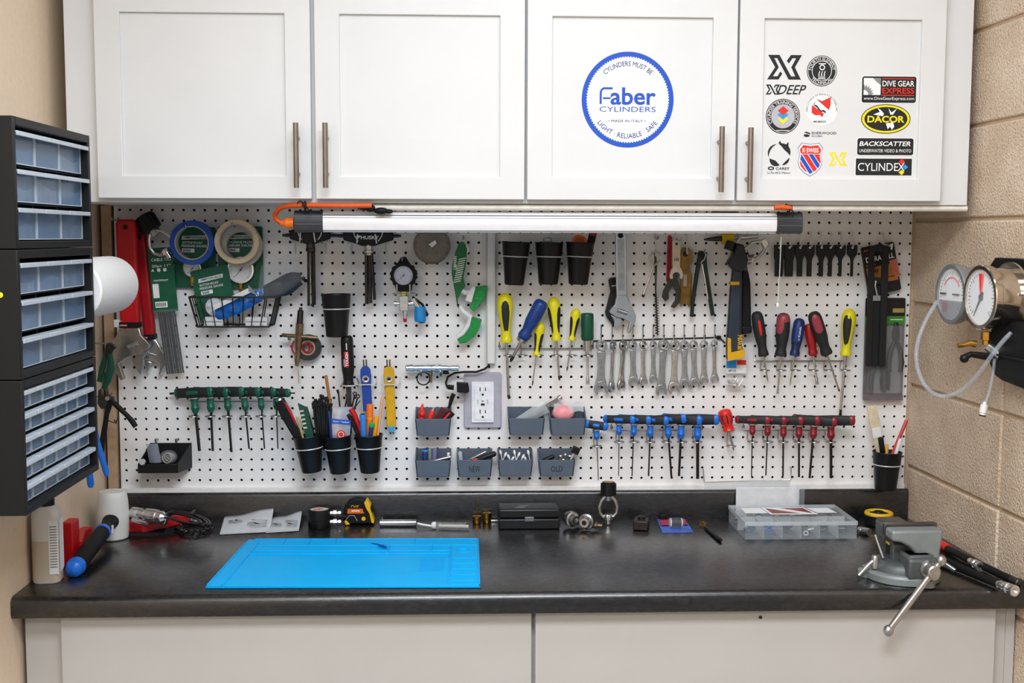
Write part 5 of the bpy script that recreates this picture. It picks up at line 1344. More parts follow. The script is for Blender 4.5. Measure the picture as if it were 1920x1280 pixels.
b = f.m(); b.torus((0, 0, 0), 12, 1.2, (0, 0, 1), 26, 8); f.p('ring', b, WIREW)
for sx in (-1, 1):
    b = f.m(); b.tube([(sx * 11, 2, 0), (sx * 16, 5, -3), (sx * 15, n - 5, -1), (sx * 11, n - .6, 8)], 1.3, 6); f.p('prong', b, WIRE)
# --- blue and yellow opener tools
for (nm, lab, top, bot, c0, tail) in (('valve_tool', 'flat blue steel tool with chrome ferrule hanging behind the pen cup', (684, 674), (690, 770), BLUE, False), ('valve_tool', 'flat yellow steel tool with pale blue end, beside the blue one', (728, 674), (735, 815), None, True)):
    m_ = mat('enamel_blue', '1c45a0', .35) if not tail else mat('enamel_yellow', 'd8a40e', .35)
    t = T(nm, lab, 'valve tool', top, bot, .03, 'flat enamelled tools')
    L = t.L; z1 = -L + (16 if tail else 0)
    b = t.m(); b.prism([(-5, -13), (5, -13), (9, -18), (10, -32), (8.5, -48), (8.5, z1), (-8.5, z1), (-8.5, -48), (-10, -32), (-9, -18)], -4, 4); t.p('body', b, m_, bev=1)
    for sx in (-1, 1):
        b = t.m(); b.prism([(sx * 2.5 - 1.2, 0), (sx * 2.5 + 1.2, 0), (sx * 2.5 + 1.2, -14), (sx * 2.5 - 1.2, -14)], -2, 2); t.p('prong', b, DSTEEL)
    b = t.m(); b.lathe((0, -3.8, -36), (0, -9999, -36), [(0, 6.6), (1.6, 6.6), (1.8, 5), (1.0, 3.4)], 20); t.p('ferrule', b, CHR)
    b = t.m(); b.lathe((0, -4.6, -36), (0, -9999, -36), [(0, 3.2), (.9, 3.2)], 14); t.p('bore', b, INKK)
    if tail:
        b = t.m(); b.prism([(-6, z1 + 1), (6, z1 + 1), (4, z1 - 11), (-4, z1 - 11)], -4, 4); t.p('end_cap', b, mat('pale_blue_cap', '3aa6d8', .4), bev=1)
        b = t.m(); b.box(-4, -1, -3, 3, z1 - 14, z1 - 10); b.box(1.5, 4, -3, 3, z1 - 14, z1 - 10); t.p('feet', b, BLK)
    f = F('peg_hook', 'straight wire holder crossing the ' + ('yellow' if tail else 'blue') + ' flat tool', 'hook', (top[0] + 2, 717), 0.0, 'wire holders of the flat tools')
    b = f.m(); n = .036 / f.k; b.tube([(20, -.5, 10), (20, -3, 2), (20, -4, 0), (18, -n - 4, 0), (-10, -n - 5, 0), (-13, -n - 2, 0)], 1.2, 6); f.p('wire', b, WIREW)
# ================================================================== PEGBOARD, FAR HALF
# --- hook pick, tube brush
f = F('hook_pick', 'dull steel pick with big loop handle hanging beside the tube brush', 'pick', (1229, 478), .03)
b = f.m(); pts = [Vector((x, 0, z)) for x, z in f.q([(1207, 553), (1216, 528), (1224, 503), (1227, 497), (1236, 490), (1240, 482), (1238, 475), (1230, 472), (1222, 474), (1218, 481), (1222, 490), (1227, 497)])]
b.tube(pts, 1.9, 8); f.p('wire', b, CHRD)
b = f.m(); b.sphere((-22, 0, -76), 3.2, 10); f.p('tip', b, DSTEEL)
t = T('tube_brush', 'black spiral bristle tube brush with twisted wire handle', 'brush', (1228, 474), (1233, 628), .018)
b = t.m(); b.tube([(0, 0, 0), (1, 0, -20), (-1, 0, -70), (0, 0, -t.L)], [1.6, 2.6, 1.6, 1.4], 8); t.p('wire', b, DSTEEL)
b = t.m(); n = 15 * 26
hx = [(4.6 * cos(2 * pi * i / 26), 4.6 * sin(2 * pi * i / 26), -78 - (t.L - 80) * i / n) for i in range(n)]
vs = []; fs = []
for i, p in enumerate(hx): vs += [(0, 0, p[2]), (p[0] * (1 + .15 * (i % 2)), p[1] * (1 + .15 * (i % 2)), p[2] - .6)]
for i in range(n - 1): fs.append((2 * i, 2 * i + 1, 2 * i + 3, 2 * i + 2))
b.add(vs, fs); o = t.p('bristles', b, mat('black_bristle', '15120e', .8)); 
peg_hook('long peg hook holding the loop pick and tube brush', (1228, 447), .045, 4, up=4, r=1.8)
b = None
f = F('peg_hook', 'straight long wire hook dropping to the tube brush loop', 'hook', (1227, 438), 0.0)
b = f.m(); b.tube([(0, -.5, 0), (0, -8, 0), (0, -14, -4), (0, -15, -36), (0, -20, -40), (0, -26, -37)], 1.7, 8); f.p('wire', b, WIREW)
# --- wrench cluster
t = T('flat_wrench', 'slim red flat wrench hanging behind the cream open-ended wrench', 'wrench', (1255, 444), (1253, 528), .012)
b = t.m(); b.prism([(-3, 0), (0, 4), (5, 0), (5, -t.L), (-4, -t.L)], -2, 2); t.p('body', b, mat('wrench_red', 'a8121c', .4), bev=.6)
def open_spanner(label, top, tip, w, jw, m, d, fork=False, ang=0, text=None):
    t = T('open_wrench', label, 'wrench', top, tip, d); L = t.L
    b = t.m(); b.prism([(-w * .4, 0), (w * .4, 0), (w * .5, -5), (w * .45, -L + jw * .9), (jw * .42, -L + jw * .66), (jw * .52, -L + jw * .3), (jw * .46, -L), (jw * .24, -L + 1), (jw * .27, -L + jw * .36), (jw * .1, -L + jw * .5), (-jw * .1, -L + jw * .5), (-jw * .27, -L + jw * .36), (-jw * .24, -L + 1), (-jw * .46, -L), (-jw * .52, -L + jw * .3), (-jw * .42, -L + jw * .66), (-w * .45, -L + jw * .9), (-w * .5, -5)], -2.5, 2.5)
    h = t.p('body', b, m, bev=.8)
    b = t.m(); b.lathe((0, -2.4, -7), (0, -9999, -7), [(0, 2.6), (.5, 2.6)], 14); t.p('hang_hole', b, INKK, h)
    if text:
        b = t.m(); b.text(text, 0, -36, w * .5, 6, -2.8, bold=.02); t.p('lettering', b, INKK, h)
    return t
open_spanner('cream-coloured open-ended wrench with stamped mark', (1268, 450), (1268, 523), 16, 25, mat('cream_metal', 'cfc4ac', .4, .3), .034, text='10')
t = T('open_wrench', 'dark forked wrench hanging under the cream one', 'wrench', (1264, 500), (1256, 577), .022)
b = t.m(); b.prism([(-5, 0), (6, 0), (8, -22), (18, -44), (16, -66), (8, -77), (1, -75), (8, -62), (8, -46), (0, -36), (-6, -48), (-4, -60), (-10, -66), (-17, -58), (-16, -46), (-6, -22)], -3, 3); t.p('body', b, DSTEEL, bev=.9)
f = F('brass_plate', 'worn brass flat plate tool with round hole, beside the dividers', 'plate', (1286, 476), .014)
q = f.q
b = f.m()
b.prism(q([(1276, 470), (1281, 464), (1290, 464), (1297, 470), (1298, 490), (1293, 496), (1293, 505), (1298, 512), (1298, 568), (1294, 576), (1289, 568), (1282, 568), (1278, 575), (1276, 568)]), -2, 2); f.p('plate', b, mat('worn_brass', '8a6a34', .38, .8, var=.25), bev=.6)
b = f.m(); b.lathe((-1, -1.9, 0), (-1, -9999, 0), [(0, 5), (.4, 5)], 18); f.p('hole', b, INKK)
b = f.m(); b.prism(q([(1282, 514), (1288, 514), (1288, 536), (1282, 536)]), -2.4, -1.9); f.p('slot', b, mat('bare_board', 'b0aca6', .5))
f = F('peg_hook', 'straight wire hook holding the worn brass plate', 'hook', (1285, 438), 0.0)
b = f.m(); b.tube([(0, -.5, 0), (0, -8, 0), (0, -16, -4), (0, -18, -32), (0, -22, -37), (0, -28, -34)], 1.7, 8); f.p('wire', b, WIREW)
peg_hook('peg hook at the top of the cream open-ended wrench', (1269, 452), .05, 4)
# --- dividers
f = F('divider', 'dark green steel spring dividers with two spread legs', 'divider', (1315, 478), .025)
q = f.q
for lab, pts in (('leg', [(1309, 474), (1314, 470), (1319, 474), (1311, 510), (1303, 570), (1302, 594), (1295, 593), (1297, 565), (1303, 515)]), ('leg', [(1318, 472), (1324, 474), (1326, 500), (1335, 550), (1342, 590), (1335, 592), (1330, 565), (1322, 520), (1317, 494)])):
    b = f.m(); b.prism(q(pts), -3.5, 3.5); f.p(lab, b, mat('green_gunmetal', '2d3a36', .35, .7), bev=1)
for sx in (-1, 1):
    b = f.m(); b.tube([Vector((x, -1, z)) for x, z in q([(1314 + sx * 3, 495), (1315 + sx * 9, 530), (1315 + sx * 14, 560)])], 1.6, 8); f.p('spring_rod', b, CHR)
b = f.m(); b.tube([Vector((x, -4.4, z)) for x, z in q([(1313, 493), (1320, 486), (1323, 475)])], .9, 6); f.p('spring', b, WIREW)
b = f.m(); b.lathe((-1, 4, 2), (-1, -9999, 2), [(0, 6), (9, 6)], 18); f.p('pivot', b, BLK)
peg_hook('peg hook at the pivot of the spring dividers', (1315, 474), .04, 3)
# --- hammers
f = F('hammer', 'hammer with navy, yellow and black grip hanging head up under the light bar', 'hammer', (1386, 470), .055)
q = f.q
b = f.m(); b.prism(q([(1374, 500), (1390, 500), (1392, 535), (1391, 580), (1392, 640), (1398, 662), (1398, 668), (1390, 672), (1366, 676), (1365, 640), (1367, 600), (1370, 540)]), -8, 8); g = f.p('grip', b, mat('navy_grip', '26303f', .5), bev=4, seg=3)
b = f.m(); b.prism(q([(1365, 632), (1372, 634), (1373, 660), (1398, 654), (1399, 668), (1388, 673), (1366, 677)]), -9, -7.6); f.p('yellow_grip', b, mat('grip_yellow', 'e0aa12', .45), g, bev=.8)
b = f.m(); b.prism(q([(1369, 527), (1386, 527), (1386, 534), (1369, 534)]), -9, 8.6); f.p('yellow_ring', b, mat('grip_yellow', 'e0aa12', .45), g, bev=1.5)
x, z = q([(1383, 647)])[0]
b = f.m(); b.text('IRWIN', x + 6, z + 6, 27, 9, -8.8, vert=True, bold=.03); f.p('lettering', b, mat('grip_yellow', 'e0aa12', .45), g)
b = f.m(); b.prism(q([(1376, 470), (1386, 470), (1391, 505), (1372, 505)]), -5, 5); f.p('neck', b, BLK, bev=1.5)
b = f.m(); b.prism(q([(1362, 493), (1372, 478), (1380, 456), (1392, 458), (1396, 472), (1401, 486), (1398, 500), (1388, 510), (1376, 508)]), -12, 12); f.p('head', b, mat('hammer_black', '24282a', .4, .3), bev=3, seg=3)
b = f.m(); b.lathe((-19, 0, 4), (-30, 0, -30), [(-14, 9), (0, 10), (3, 10)], 20); f.p('face', b, mat('hammer_black', '24282a', .4, .3), bev=1)
f = F('mallet', 'black ribbed-grip mallet hanging close beside the navy hammer', 'mallet', (1398, 500), .035)
q = f.q
b = f.m(); b.prism(q([(1391, 505), (1402, 507), (1407, 530), (1409, 580), (1410, 624), (1393, 626), (1392, 580)]), -6, 6); g = f.p('grip', b, BLKM, bev=3, seg=3)
for i in range(18):
    y = 530 + i * 4.2; b = f.m(); b.prism(q([(1394, y), (1404, y), (1404, y + 1.8), (1394, y + 1.8)]), -7, -5.8); f.p('grip_rib', b, BLK, g)
b = f.m(); b.prism(q([(1391, 612), (1411, 610), (1411, 624), (1392, 627)]), -7.4, 7.4); f.p('end_cap', b, BLK, g, bev=2)
b = f.m(); b.prism(q([(1386, 480), (1398, 486), (1402, 512), (1391, 512)]), -5, 5); f.p('neck', b, DSTEEL, bev=1.5)
f = F('band_clamp', 'dull steel loop wrench with flat band behind the hammer head', 'wrench', (1412, 470), .03)
q = f.q
b = f.m(); b.tube([Vector((x, -4, z)) for x, z in q([(1392, 488), (1402, 490), (1418, 484), (1430, 472), (1434, 460), (1424, 452), (1410, 454), (1396, 466), (1390, 476)])], 3.2, 10); f.p('loop', b, STEEL)
b = f.m(); b.prism(q([(1424, 450), (1434, 446), (1440, 458), (1432, 468)]), -9, 4); f.p('band', b, CHRD, bev=1.2)
b = f.m(); b.prism(q([(1400, 468), (1404, 478), (1414, 476), (1410, 484), (1402, 482)]), -6, -2); f.p('pawl', b, DSTEEL, bev=.6)
b = f.m(); b.tube([Vector((x, -2, z)) for x, z in q([(1390, 442), (1378, 456), (1368, 478), (1364, 492)])], 2.6, 8); f.p('side_wire', b, STEEL)
for x, l in ((1381, 'navy hammer'), (1399, 'black mallet')):
    f = F('peg_hook', 'wide wire prong carrying the ' + l, 'hook', (x, 494), 0.0, 'wire prongs of the hammers'); b = f.m(); b.tube([(0, -.5, 0), (0, -30, 0), (0, -46, 2), (0, -50, 12)], 1.6, 8); f.p('wire', b, WIREW)
t = T('rubber_hammer', 'yellow headed screwdriver-like tool lying along the top behind the light bar', 'tool', (1320, 449), (1426, 443), .02)
b = t.m(); b.lathe((0, 0, 0), DN, [(0, 1.5), (8, 3), (22, 5), (34, 5)], 12); t.p('tail', b, DSTEEL)
b = t.m(); b.lathe((0, 0, -33), DN, [(0, 10), (2, 12), (20, 12), (22, 10)], 20); t.p('yellow_body', b, mat('tool_yellow', 'd8b41a', .4))
b = t.m(); b.lathe((0, 0, -55), DN, [(0, 5), (30, 5), (46, 4)], 14); t.p('barrel', b, CHRD)
# --- black tool sleeves on hooks
ws = (15, 15, 10, 9, 8, 7, 5.5, 4.5)
xs_ = (1461, 1480, 1500, 1518, 1540, 1557, 1576, 1598)
lb = ('widest black sleeve tag, under the end of the light bar', 'wide black sleeve tag next to the widest one', 'black sleeve tag, third widest of the hook row', 'black sleeve tag, fourth widest of the hook row', 'black sleeve tag, fourth narrowest of the hook row', 'black sleeve tag, third narrowest of the hook row', 'narrow black sleeve tag next to the narrowest one', 'narrowest black sleeve tag, beside the battery pack')
for i, (x, w) in enumerate(zip(xs_, ws)):
    f = F('sleeve_tag', lb[i], 'tag', (x, 459), .016 + .0008 * (i % 2), 'black sleeve tags on the hook row')
    b = f.m(); W = 9.4
    b.prism([(-W, 0), (W, 0), (W, -17), (w / 2 + 1.5, -24), (w / 2, -30), (w / 2, -59), (-w / 2, -59), (-w / 2, -30), (-w / 2 - 1.5, -24), (-W, -17)], -3, 3); f.p('tag', b, BLK, bev=1)
    b = f.m(); b.sphere((0, -3, -5), 2.3, 10, (1, .5, 1)); f.p('rivet', b, WPL)
    h = F('peg_hook', 'straight wire hook holding the ' + lb[i].split(',')[0], 'hook', ((1459, 1479, 1498, 1517, 1536, 1555, 1574, 1594)[i], 436), 0.0, 'wire hooks of the sleeve tag row')
    b = h.m(); b.tube([(0, -.5, 0), (0, -9, 0), (0, -11, -3), (0, -11, -22), (0, -17, -26), (0, -22, -23)], 1.5, 8); h.p('wire', b, WIREW)
# --- battery pack
f = F('battery_pack', 'black and copper carded battery pack hanging tilted behind the black strap', 'package', (1646, 462), .012, roll=radians(-11))
b = f.m(); b.prism(rrect(-33, 30, -88, 4, 4), -4, 2); cd = f.p('card', b, mat('pack_black', '1b1a1b', .35), bev=.6)
b = f.m(); b.box(-30, 27, -5, -4, -68, -36); f.p('copper_panel', b, mat('copper_print', 'c07a34', .35, .3), cd)
b = f.m(); b.text('DURACELL', -1, -21, 54, 10, -4.8, bold=.02); f.p('lettering', b, INKW, cd)
b = f.m(); b.text('PLUS', -20, -32, 18, 4, -4.8, bold=.02); f.p('copper_lettering', b, mat('copper_print', 'c07a34', .35, .3), cd)
b = f.m(); b.text('AAA', -22, -3, 16, 5, -4.8, bold=.02); f.p('size_lettering', b, mat('copper_print', 'c07a34', .35, .3), cd)
b = f.m(); b.text('100', -17, -44, 17, 7, -5.4, bold=.02); f.p('number', b, INKK, cd)
b = f.m(); b.prism([(14, -30), (30, -28), (30, -62), (22, -64)], -5.6, -4.9); f.p('pink_print', b, mat('salmon_print', 'cf6f5c', .4), cd)
b = f.m(); b.box(-28, 26, -5.4, -4.9, -60, -58.6); f.p('print_line', b, INKK, cd)
# --- pliers blister
f = F('pliers_pack', 'green banded clear blister pack with three grey pliers', 'package', (1659, 562), .02)
b = f.m(); b.prism(rrect(-36, 40, -191, 4, 5), 2, 3.4); cd = f.p('tray', b, mat('smoked_tray', '6f6a6a', .3, alpha=.8))
b = f.m(); b.box(-36, 40, .6, 1.9, -31, 3); f.p('header', b, mat('pack_black', '1b1a1b', .35), cd)
b = f.m(); b.box(-36, 40, .2, 1.9, -46, -31); f.p('green_band', b, mat('pack_lime', '3a8a30', .4), cd)
b = f.m(); b.box(16, 38, .2, .6, -24, -16); f.p('gold_label', b, mat('gold_print', 'a8924a', .4), cd)
b = f.m(); b.box(12, 36, -.1, .2, -38, -36.6); f.p('print_line', b, INKW, cd)
DG = mat('dark_grip', '35302f', .5)
for k, (x, z0, sc) in enumerate(((-10, -105, 1), (22, -68, .9))):
    for sx in (-1, 1):
        b = f.m(); b.tube([(x + sx * 1, -4, z0 - 6), (x + sx * 10 * sc, -4, z0 - 26), (x + sx * 14 * sc, -4, z0 - 50), (x + sx * 12 * sc, -4, z0 - 68)], [3, 4.4, 4.8, 4], 10); f.p('pliers_grip', b, DG)
    b = f.m(); b.prism([(x - 6, z0 - 8), (x + 6, z0 - 8), (x + 7, z0 + 4), (x + 3, z0 + 26), (x - 3, z0 + 26), (x - 7, z0 + 4)], -7, -1); f.p('pliers_head', b, DSTEEL, bev=1)
b = f.m(); b.prism([(-2, -128), (10, -128), (14, -150), (12, -172), (4, -160), (-4, -172), (-6, -150)], -6, -1); f.p('pliers_head', b, DSTEEL, bev=1)
b = f.m(); b.prism(rrect(-30, 34, -178, -48, 8), -13, 1.5); f.p('blister', b, CLEAR, bev=4, seg=3)
b = f.m(); b.prism(rrect(-36, 40, -191, -179, 2), -2, 2); f.p('tray_foot', b, mat('grey_lilac', '6e6468', .4))
f = F('strap_loop', 'long black webbing strap folded into a loop in front of the battery and pliers packs', 'strap', (1648, 460), .05)
WB = mat('black_webbing', '141414', .7, bump=.15, scale=300)
b = f.m(); b.box(-19, 19, -2, 2, -12, 0); f.p('top_fold', b, WB, bev=1)
b = f.m(); b.box(-19, -8, -2.4, 2.4, -228, -3); f.p('band', b, WB, bev=.8)
b = f.m(); b.box(6, 19, -2.4, 2.4, -228, -3); f.p('band', b, WB, bev=.8)
b = f.m(); b.box(-12, 12, 2.4, 5, -228, -76); f.p('back_band', b, WB, bev=.6)
b = f.m(); b.box(-10, 6, -1, 2, -72, -60); f.p('buckle_panel', b, WB)
b = f.m(); b.box(-9, 5, -2.6, 1, -104, -94); f.p('pale_label', b, INKG)
b = f.m(); b.tube([(-5, -3, -66), (-6, -3, -76), (-2, -3, -92), (1, -3, -98)], 1.8, 8); f.p('metal_catch', b, STEEL)
f = F('peg_hook', 'straight wire hook above the black webbing strap', 'hook', (1651, 437), 0.0)
b = f.m(); b.tube([(0, -.5, 0), (0, -10, 0), (0, -14, -4), (0, -16, -20), (4, -38, -24), (6, -46, -20), (4, -48, -30)], 1.7, 8); f.p('wire', b, WIREW)
# --- bag of screws below the hammer
f = F('screw_bag', 'clear bag of screws with blue, white and red header below the hammer', 'package', (1381, 664), .018)
b = f.m(); b.box(-19, 19, -1, 1, -26, 4); cd = f.p('header', b, WPL)
b = f.m(); b.box(-19, 0, -1.6, -1, -26, -9); f.p('blue_panel', b, INKC, cd)
b = f.m(); b.box(1, 18, -1.6, -1, -20, -11); f.p('red_panel', b, INKR, cd)
b = f.m(); b.text('#8 1/2', -8, -31, 14, 4, -1.9, bold=.02); f.p('lettering', b, INKK, cd)
b = f.m(); b.box(-19, 19, -1.4, 1, -36, -26); f.p('white_panel', b, INKW, cd)
random.seed(8)
for i in range(9):
    x = random.uniform(-12, 10); z = -50 - random.uniform(0, 8); a = random.choice((-.5, -.3, .4, 1.2, -1.1))
    v = Vector((cos(a), 0, sin(a))) * 11
    b = f.m(); b.tube([(x - v.x, -3 - (i % 3) * 2, z - v.z * .6), (x + v.x, -3 - (i % 3) * 2, z + v.z * .6)], [2.2, 1.2], 8); f.p('screw', b, CHR)
b = f.m(); b.prism(rrect(-19, 19, -68, -26, 3), -11, 1); f.p('bag', b, CLEAR, bev=3)
# --- flat pouch clipped at the foot of the board
f = F('wire_holder', 'thin bent wire holder at the foot of the pegboard below the T-handles', 'holder', (1400, 905), .006)
b = f.m(); b.tube([(-85, -.5, 29), (-84, -1, 26), (-82, -2, 4), (-80, -2, 2), (80, -2, 6), (84, -2, 8), (84, -2, 28), (82, -.5, 31)], 1.1, 6); f.p('wire', b, CHRD)
b = f.m(); b.grid(lambda u, v: (-82 + 164 * u, -4 - 1.5 * sin(6 * u), 2 + 3 * u - 14 * v), 12, 3); f.p('film', b, FROST)
b = f.m()
for i in range(9): b.prism([(-66 + i * 13, -1), (-58 + i * 13, -2), (-56 + i * 13, -5), (-62 + i * 13, -4), (-68 + i * 13, -5)], -7, -6)
# --- light bar, cords and rail under the cabinets
t = thing('light_bar', 'long aluminium light bar with black end caps hanging below the wall cabinets', 'light', D(1030, 415, .3), (0, atan2(-(D(1480, 416, .3).z - D(590, 413, .3).z), (D(1480, 416, .3).x - D(590, 413, .3).x)), 0))
k = upx(.3)
xl_, xr2 = (590 - 1030), (1478 - 1030)
sec = [(-16, 12), (-17, 8), (-18, 5), (-18, -8), (-16, -17), (-8, -20), (10, -20), (16, -14), (16, 10), (10, 17), (-12, 17)]
def extr(sec, x0, x1):
    b = M(k); n = len(sec)
    b.add([(x0, y, z) for y, z in sec] + [(x1, y, z) for y, z in sec], [tuple(range(n)), tuple(reversed(range(n, 2 * n)))] + [(i, i + n, (i + 1) % n + n, (i + 1) % n) for i in range(n)])
    return b
ALU = mat('satin_aluminium', 'f4f4f6', .4, .25, var=.02)
obj('housing', extr(sec, xl_ + 24, xr2 - 26), ALU, t, bev=.0004)
b = M(k); b.box(xl_ + 24, xr2 - 26, -18.6, -17, 9.6, 10.8); b.box(xl_ + 24, xr2 - 26, -18.6, -17.4, 5, 6); obj('groove', b, mat('groove_grey', '77787c', .5), t)
b = M(k); b.box(xl_ + 24, xr2 - 26, -12, 12, -21, -19.6); obj('diffuser', b, FROST, t)
for x0, x1 in ((xl_ - 28, xl_ + 24), (xr2 - 26, xr2 + 22)):
    e = obj('end_cap', extr([(y * 1.06, z * 1.08) for y, z in sec], x0, x1), mat('cap_charcoal', '333539', .35), t, bev=.0008)
    b = M(k); b.box(x0 + 2, x1 - 2, -19.8, -18, 6, 7); b.box(x0 + 2, x1 - 2, -19.8, -18, -7, -6); obj('seam', b, mat('cap_grey', '5c5f66', .4), e)
def suspended(name, label, cat, pts, r, m, d=.2, group=None, seg=10):
    o = thing(name, label, cat, D(*pts[0]), group=group)
    b = M(); w = [D(*p) - o.location for p in pts]
    # smooth
    for _ in range(2):
        s_ = [w[0]]
        for a, c in zip(w, w[1:]): s_ += [a * .75 + c * .25, a * .25 + c * .75]
        w = s_ + [w[-1]]
    b.tube(w, r, seg); obj('cable', b, m, o)
    return o
ORC = mat('orange_cable', 'd9561a', .45)
o = suspended('extension_cord', 'orange extension cord looping round the light bar end', 'cord', [(697, 385, 0.345), (640, 386, 0.345), (560, 384, 0.340), (528, 387, 0.325), (515, 400, 0.305), (517, 412, 0.300), (530, 419, 0.300)], .0055, ORC)
b = M(); p0 = D(526, 418, .3) - o.location; p1 = D(565, 418, 0.300) - o.location
b.lathe(p0, p1, [(0, .006), (.008, .0075), (.012, .0115), (.026, .012), (.029, .0118)], 16); obj('socket', b, mat('orange_socket', 'f57a1c', .4), o)
o = suspended('extension_cord', 'short orange cord end tied over the far light bar cap', 'cord', [(1452, 389, 0.345), (1470, 388, 0.345), (1484, 390, 0.345)], .0055, ORC)
for (x, y, l) in ((572, 386, 'knotted black zip tie holding the orange cord to the light bar'), (1479, 392, 'knotted black zip tie at the far end of the light bar')):
    o = thing('cable_tie', l, 'cable tie', D(x, y, .335))
    b = M(k); b.torus((0, 2, 0), 7.5, 1.6, (1, 0, 0), 20, 6); obj('loop', b, BLK, o)
    b = M(k); b.box(-4, 4, -12, -6, -2, 6); obj('lock', b, BLK, o, bev=.001)
    b = M(k); b.tube([(0, -9, 4), (-8, -10, 9), (-13, -10, 4)], 1.2, 6); b.tube([(2, -9, 0), (8, -8, -8), (6, -6, -14)], 1.2, 6); obj('tail', b, BLK, o)
def rod(name, label, cat, a, b_, r, m, d):
    A = D(a[0], a[1], d); B = D(b_[0], b_[1], d); o = thing(name, label, cat, A)
    b = M(); b.tube([(0, 0, 0), tuple(B - A)], r, 14); obj('tube', b, m, o); return o
rod('rail', 'thin cream rail running under the wall cabinets above the light bar', 'rail', (690, 389, ), (1812, 391), .0068, mat('cream_rail', 'e8e2d6', .4), .322)
o = thing('cable_connector', 'black taped cable joint hanging on the rail above the T-grip tool', 'connector', D(706, 392, .335))
b = M(k); b.sphere((-12, 0, 2), 9, 12, (1.1, .8, .8)); b.sphere((8, 0, -3), 9, 12, (1.5, .8, .7)); b.sphere((22, 0, -4), 6, 12, (1.4, .8, .7)); obj('tape_wrap', b, BLKM, o)
b = M(k); b.tube([(-20, 0, 0), (-34, 0, 3)], 3.5, 8); obj('lead', b, BLK, o)
o = thing('cable_connector', 'black flat plug lying behind the light bar above the brass plate', 'connector', D(1358, 398, .06))
b = M(k); b.box(-26, 26, -6, 6, -6, 6); obj('body', b, BLK, o, bev=.002)
# bead chain
f = F('pull_chain', 'white bead pull chain hanging from the light bar over the sleeve tags', 'pull chain', (1465, 436), .3)
b = f.m()
for i in range(47): b.sphere((-2.5 * i / 47 - (1 if i > 30 else 0), 0, -2 - i * 2.75), 1.15, 8)
o = f.p('beads', b, WPL); o['kind'] = 'stuff'
b = f.m(); b.lathe((-4, 0, -131), DN, [(0, 1.5), (3, 3), (7, 3.2), (9, 2)], 12); f.p('bell_end', b, WPL)
b = f.m(); b.lathe((0, 0, 4), DN, [(0, 4), (8, 4), (10, 2)], 12); f.p('switch_stem', b, mat('pale_brass', 'c9b98a', .35, .6))
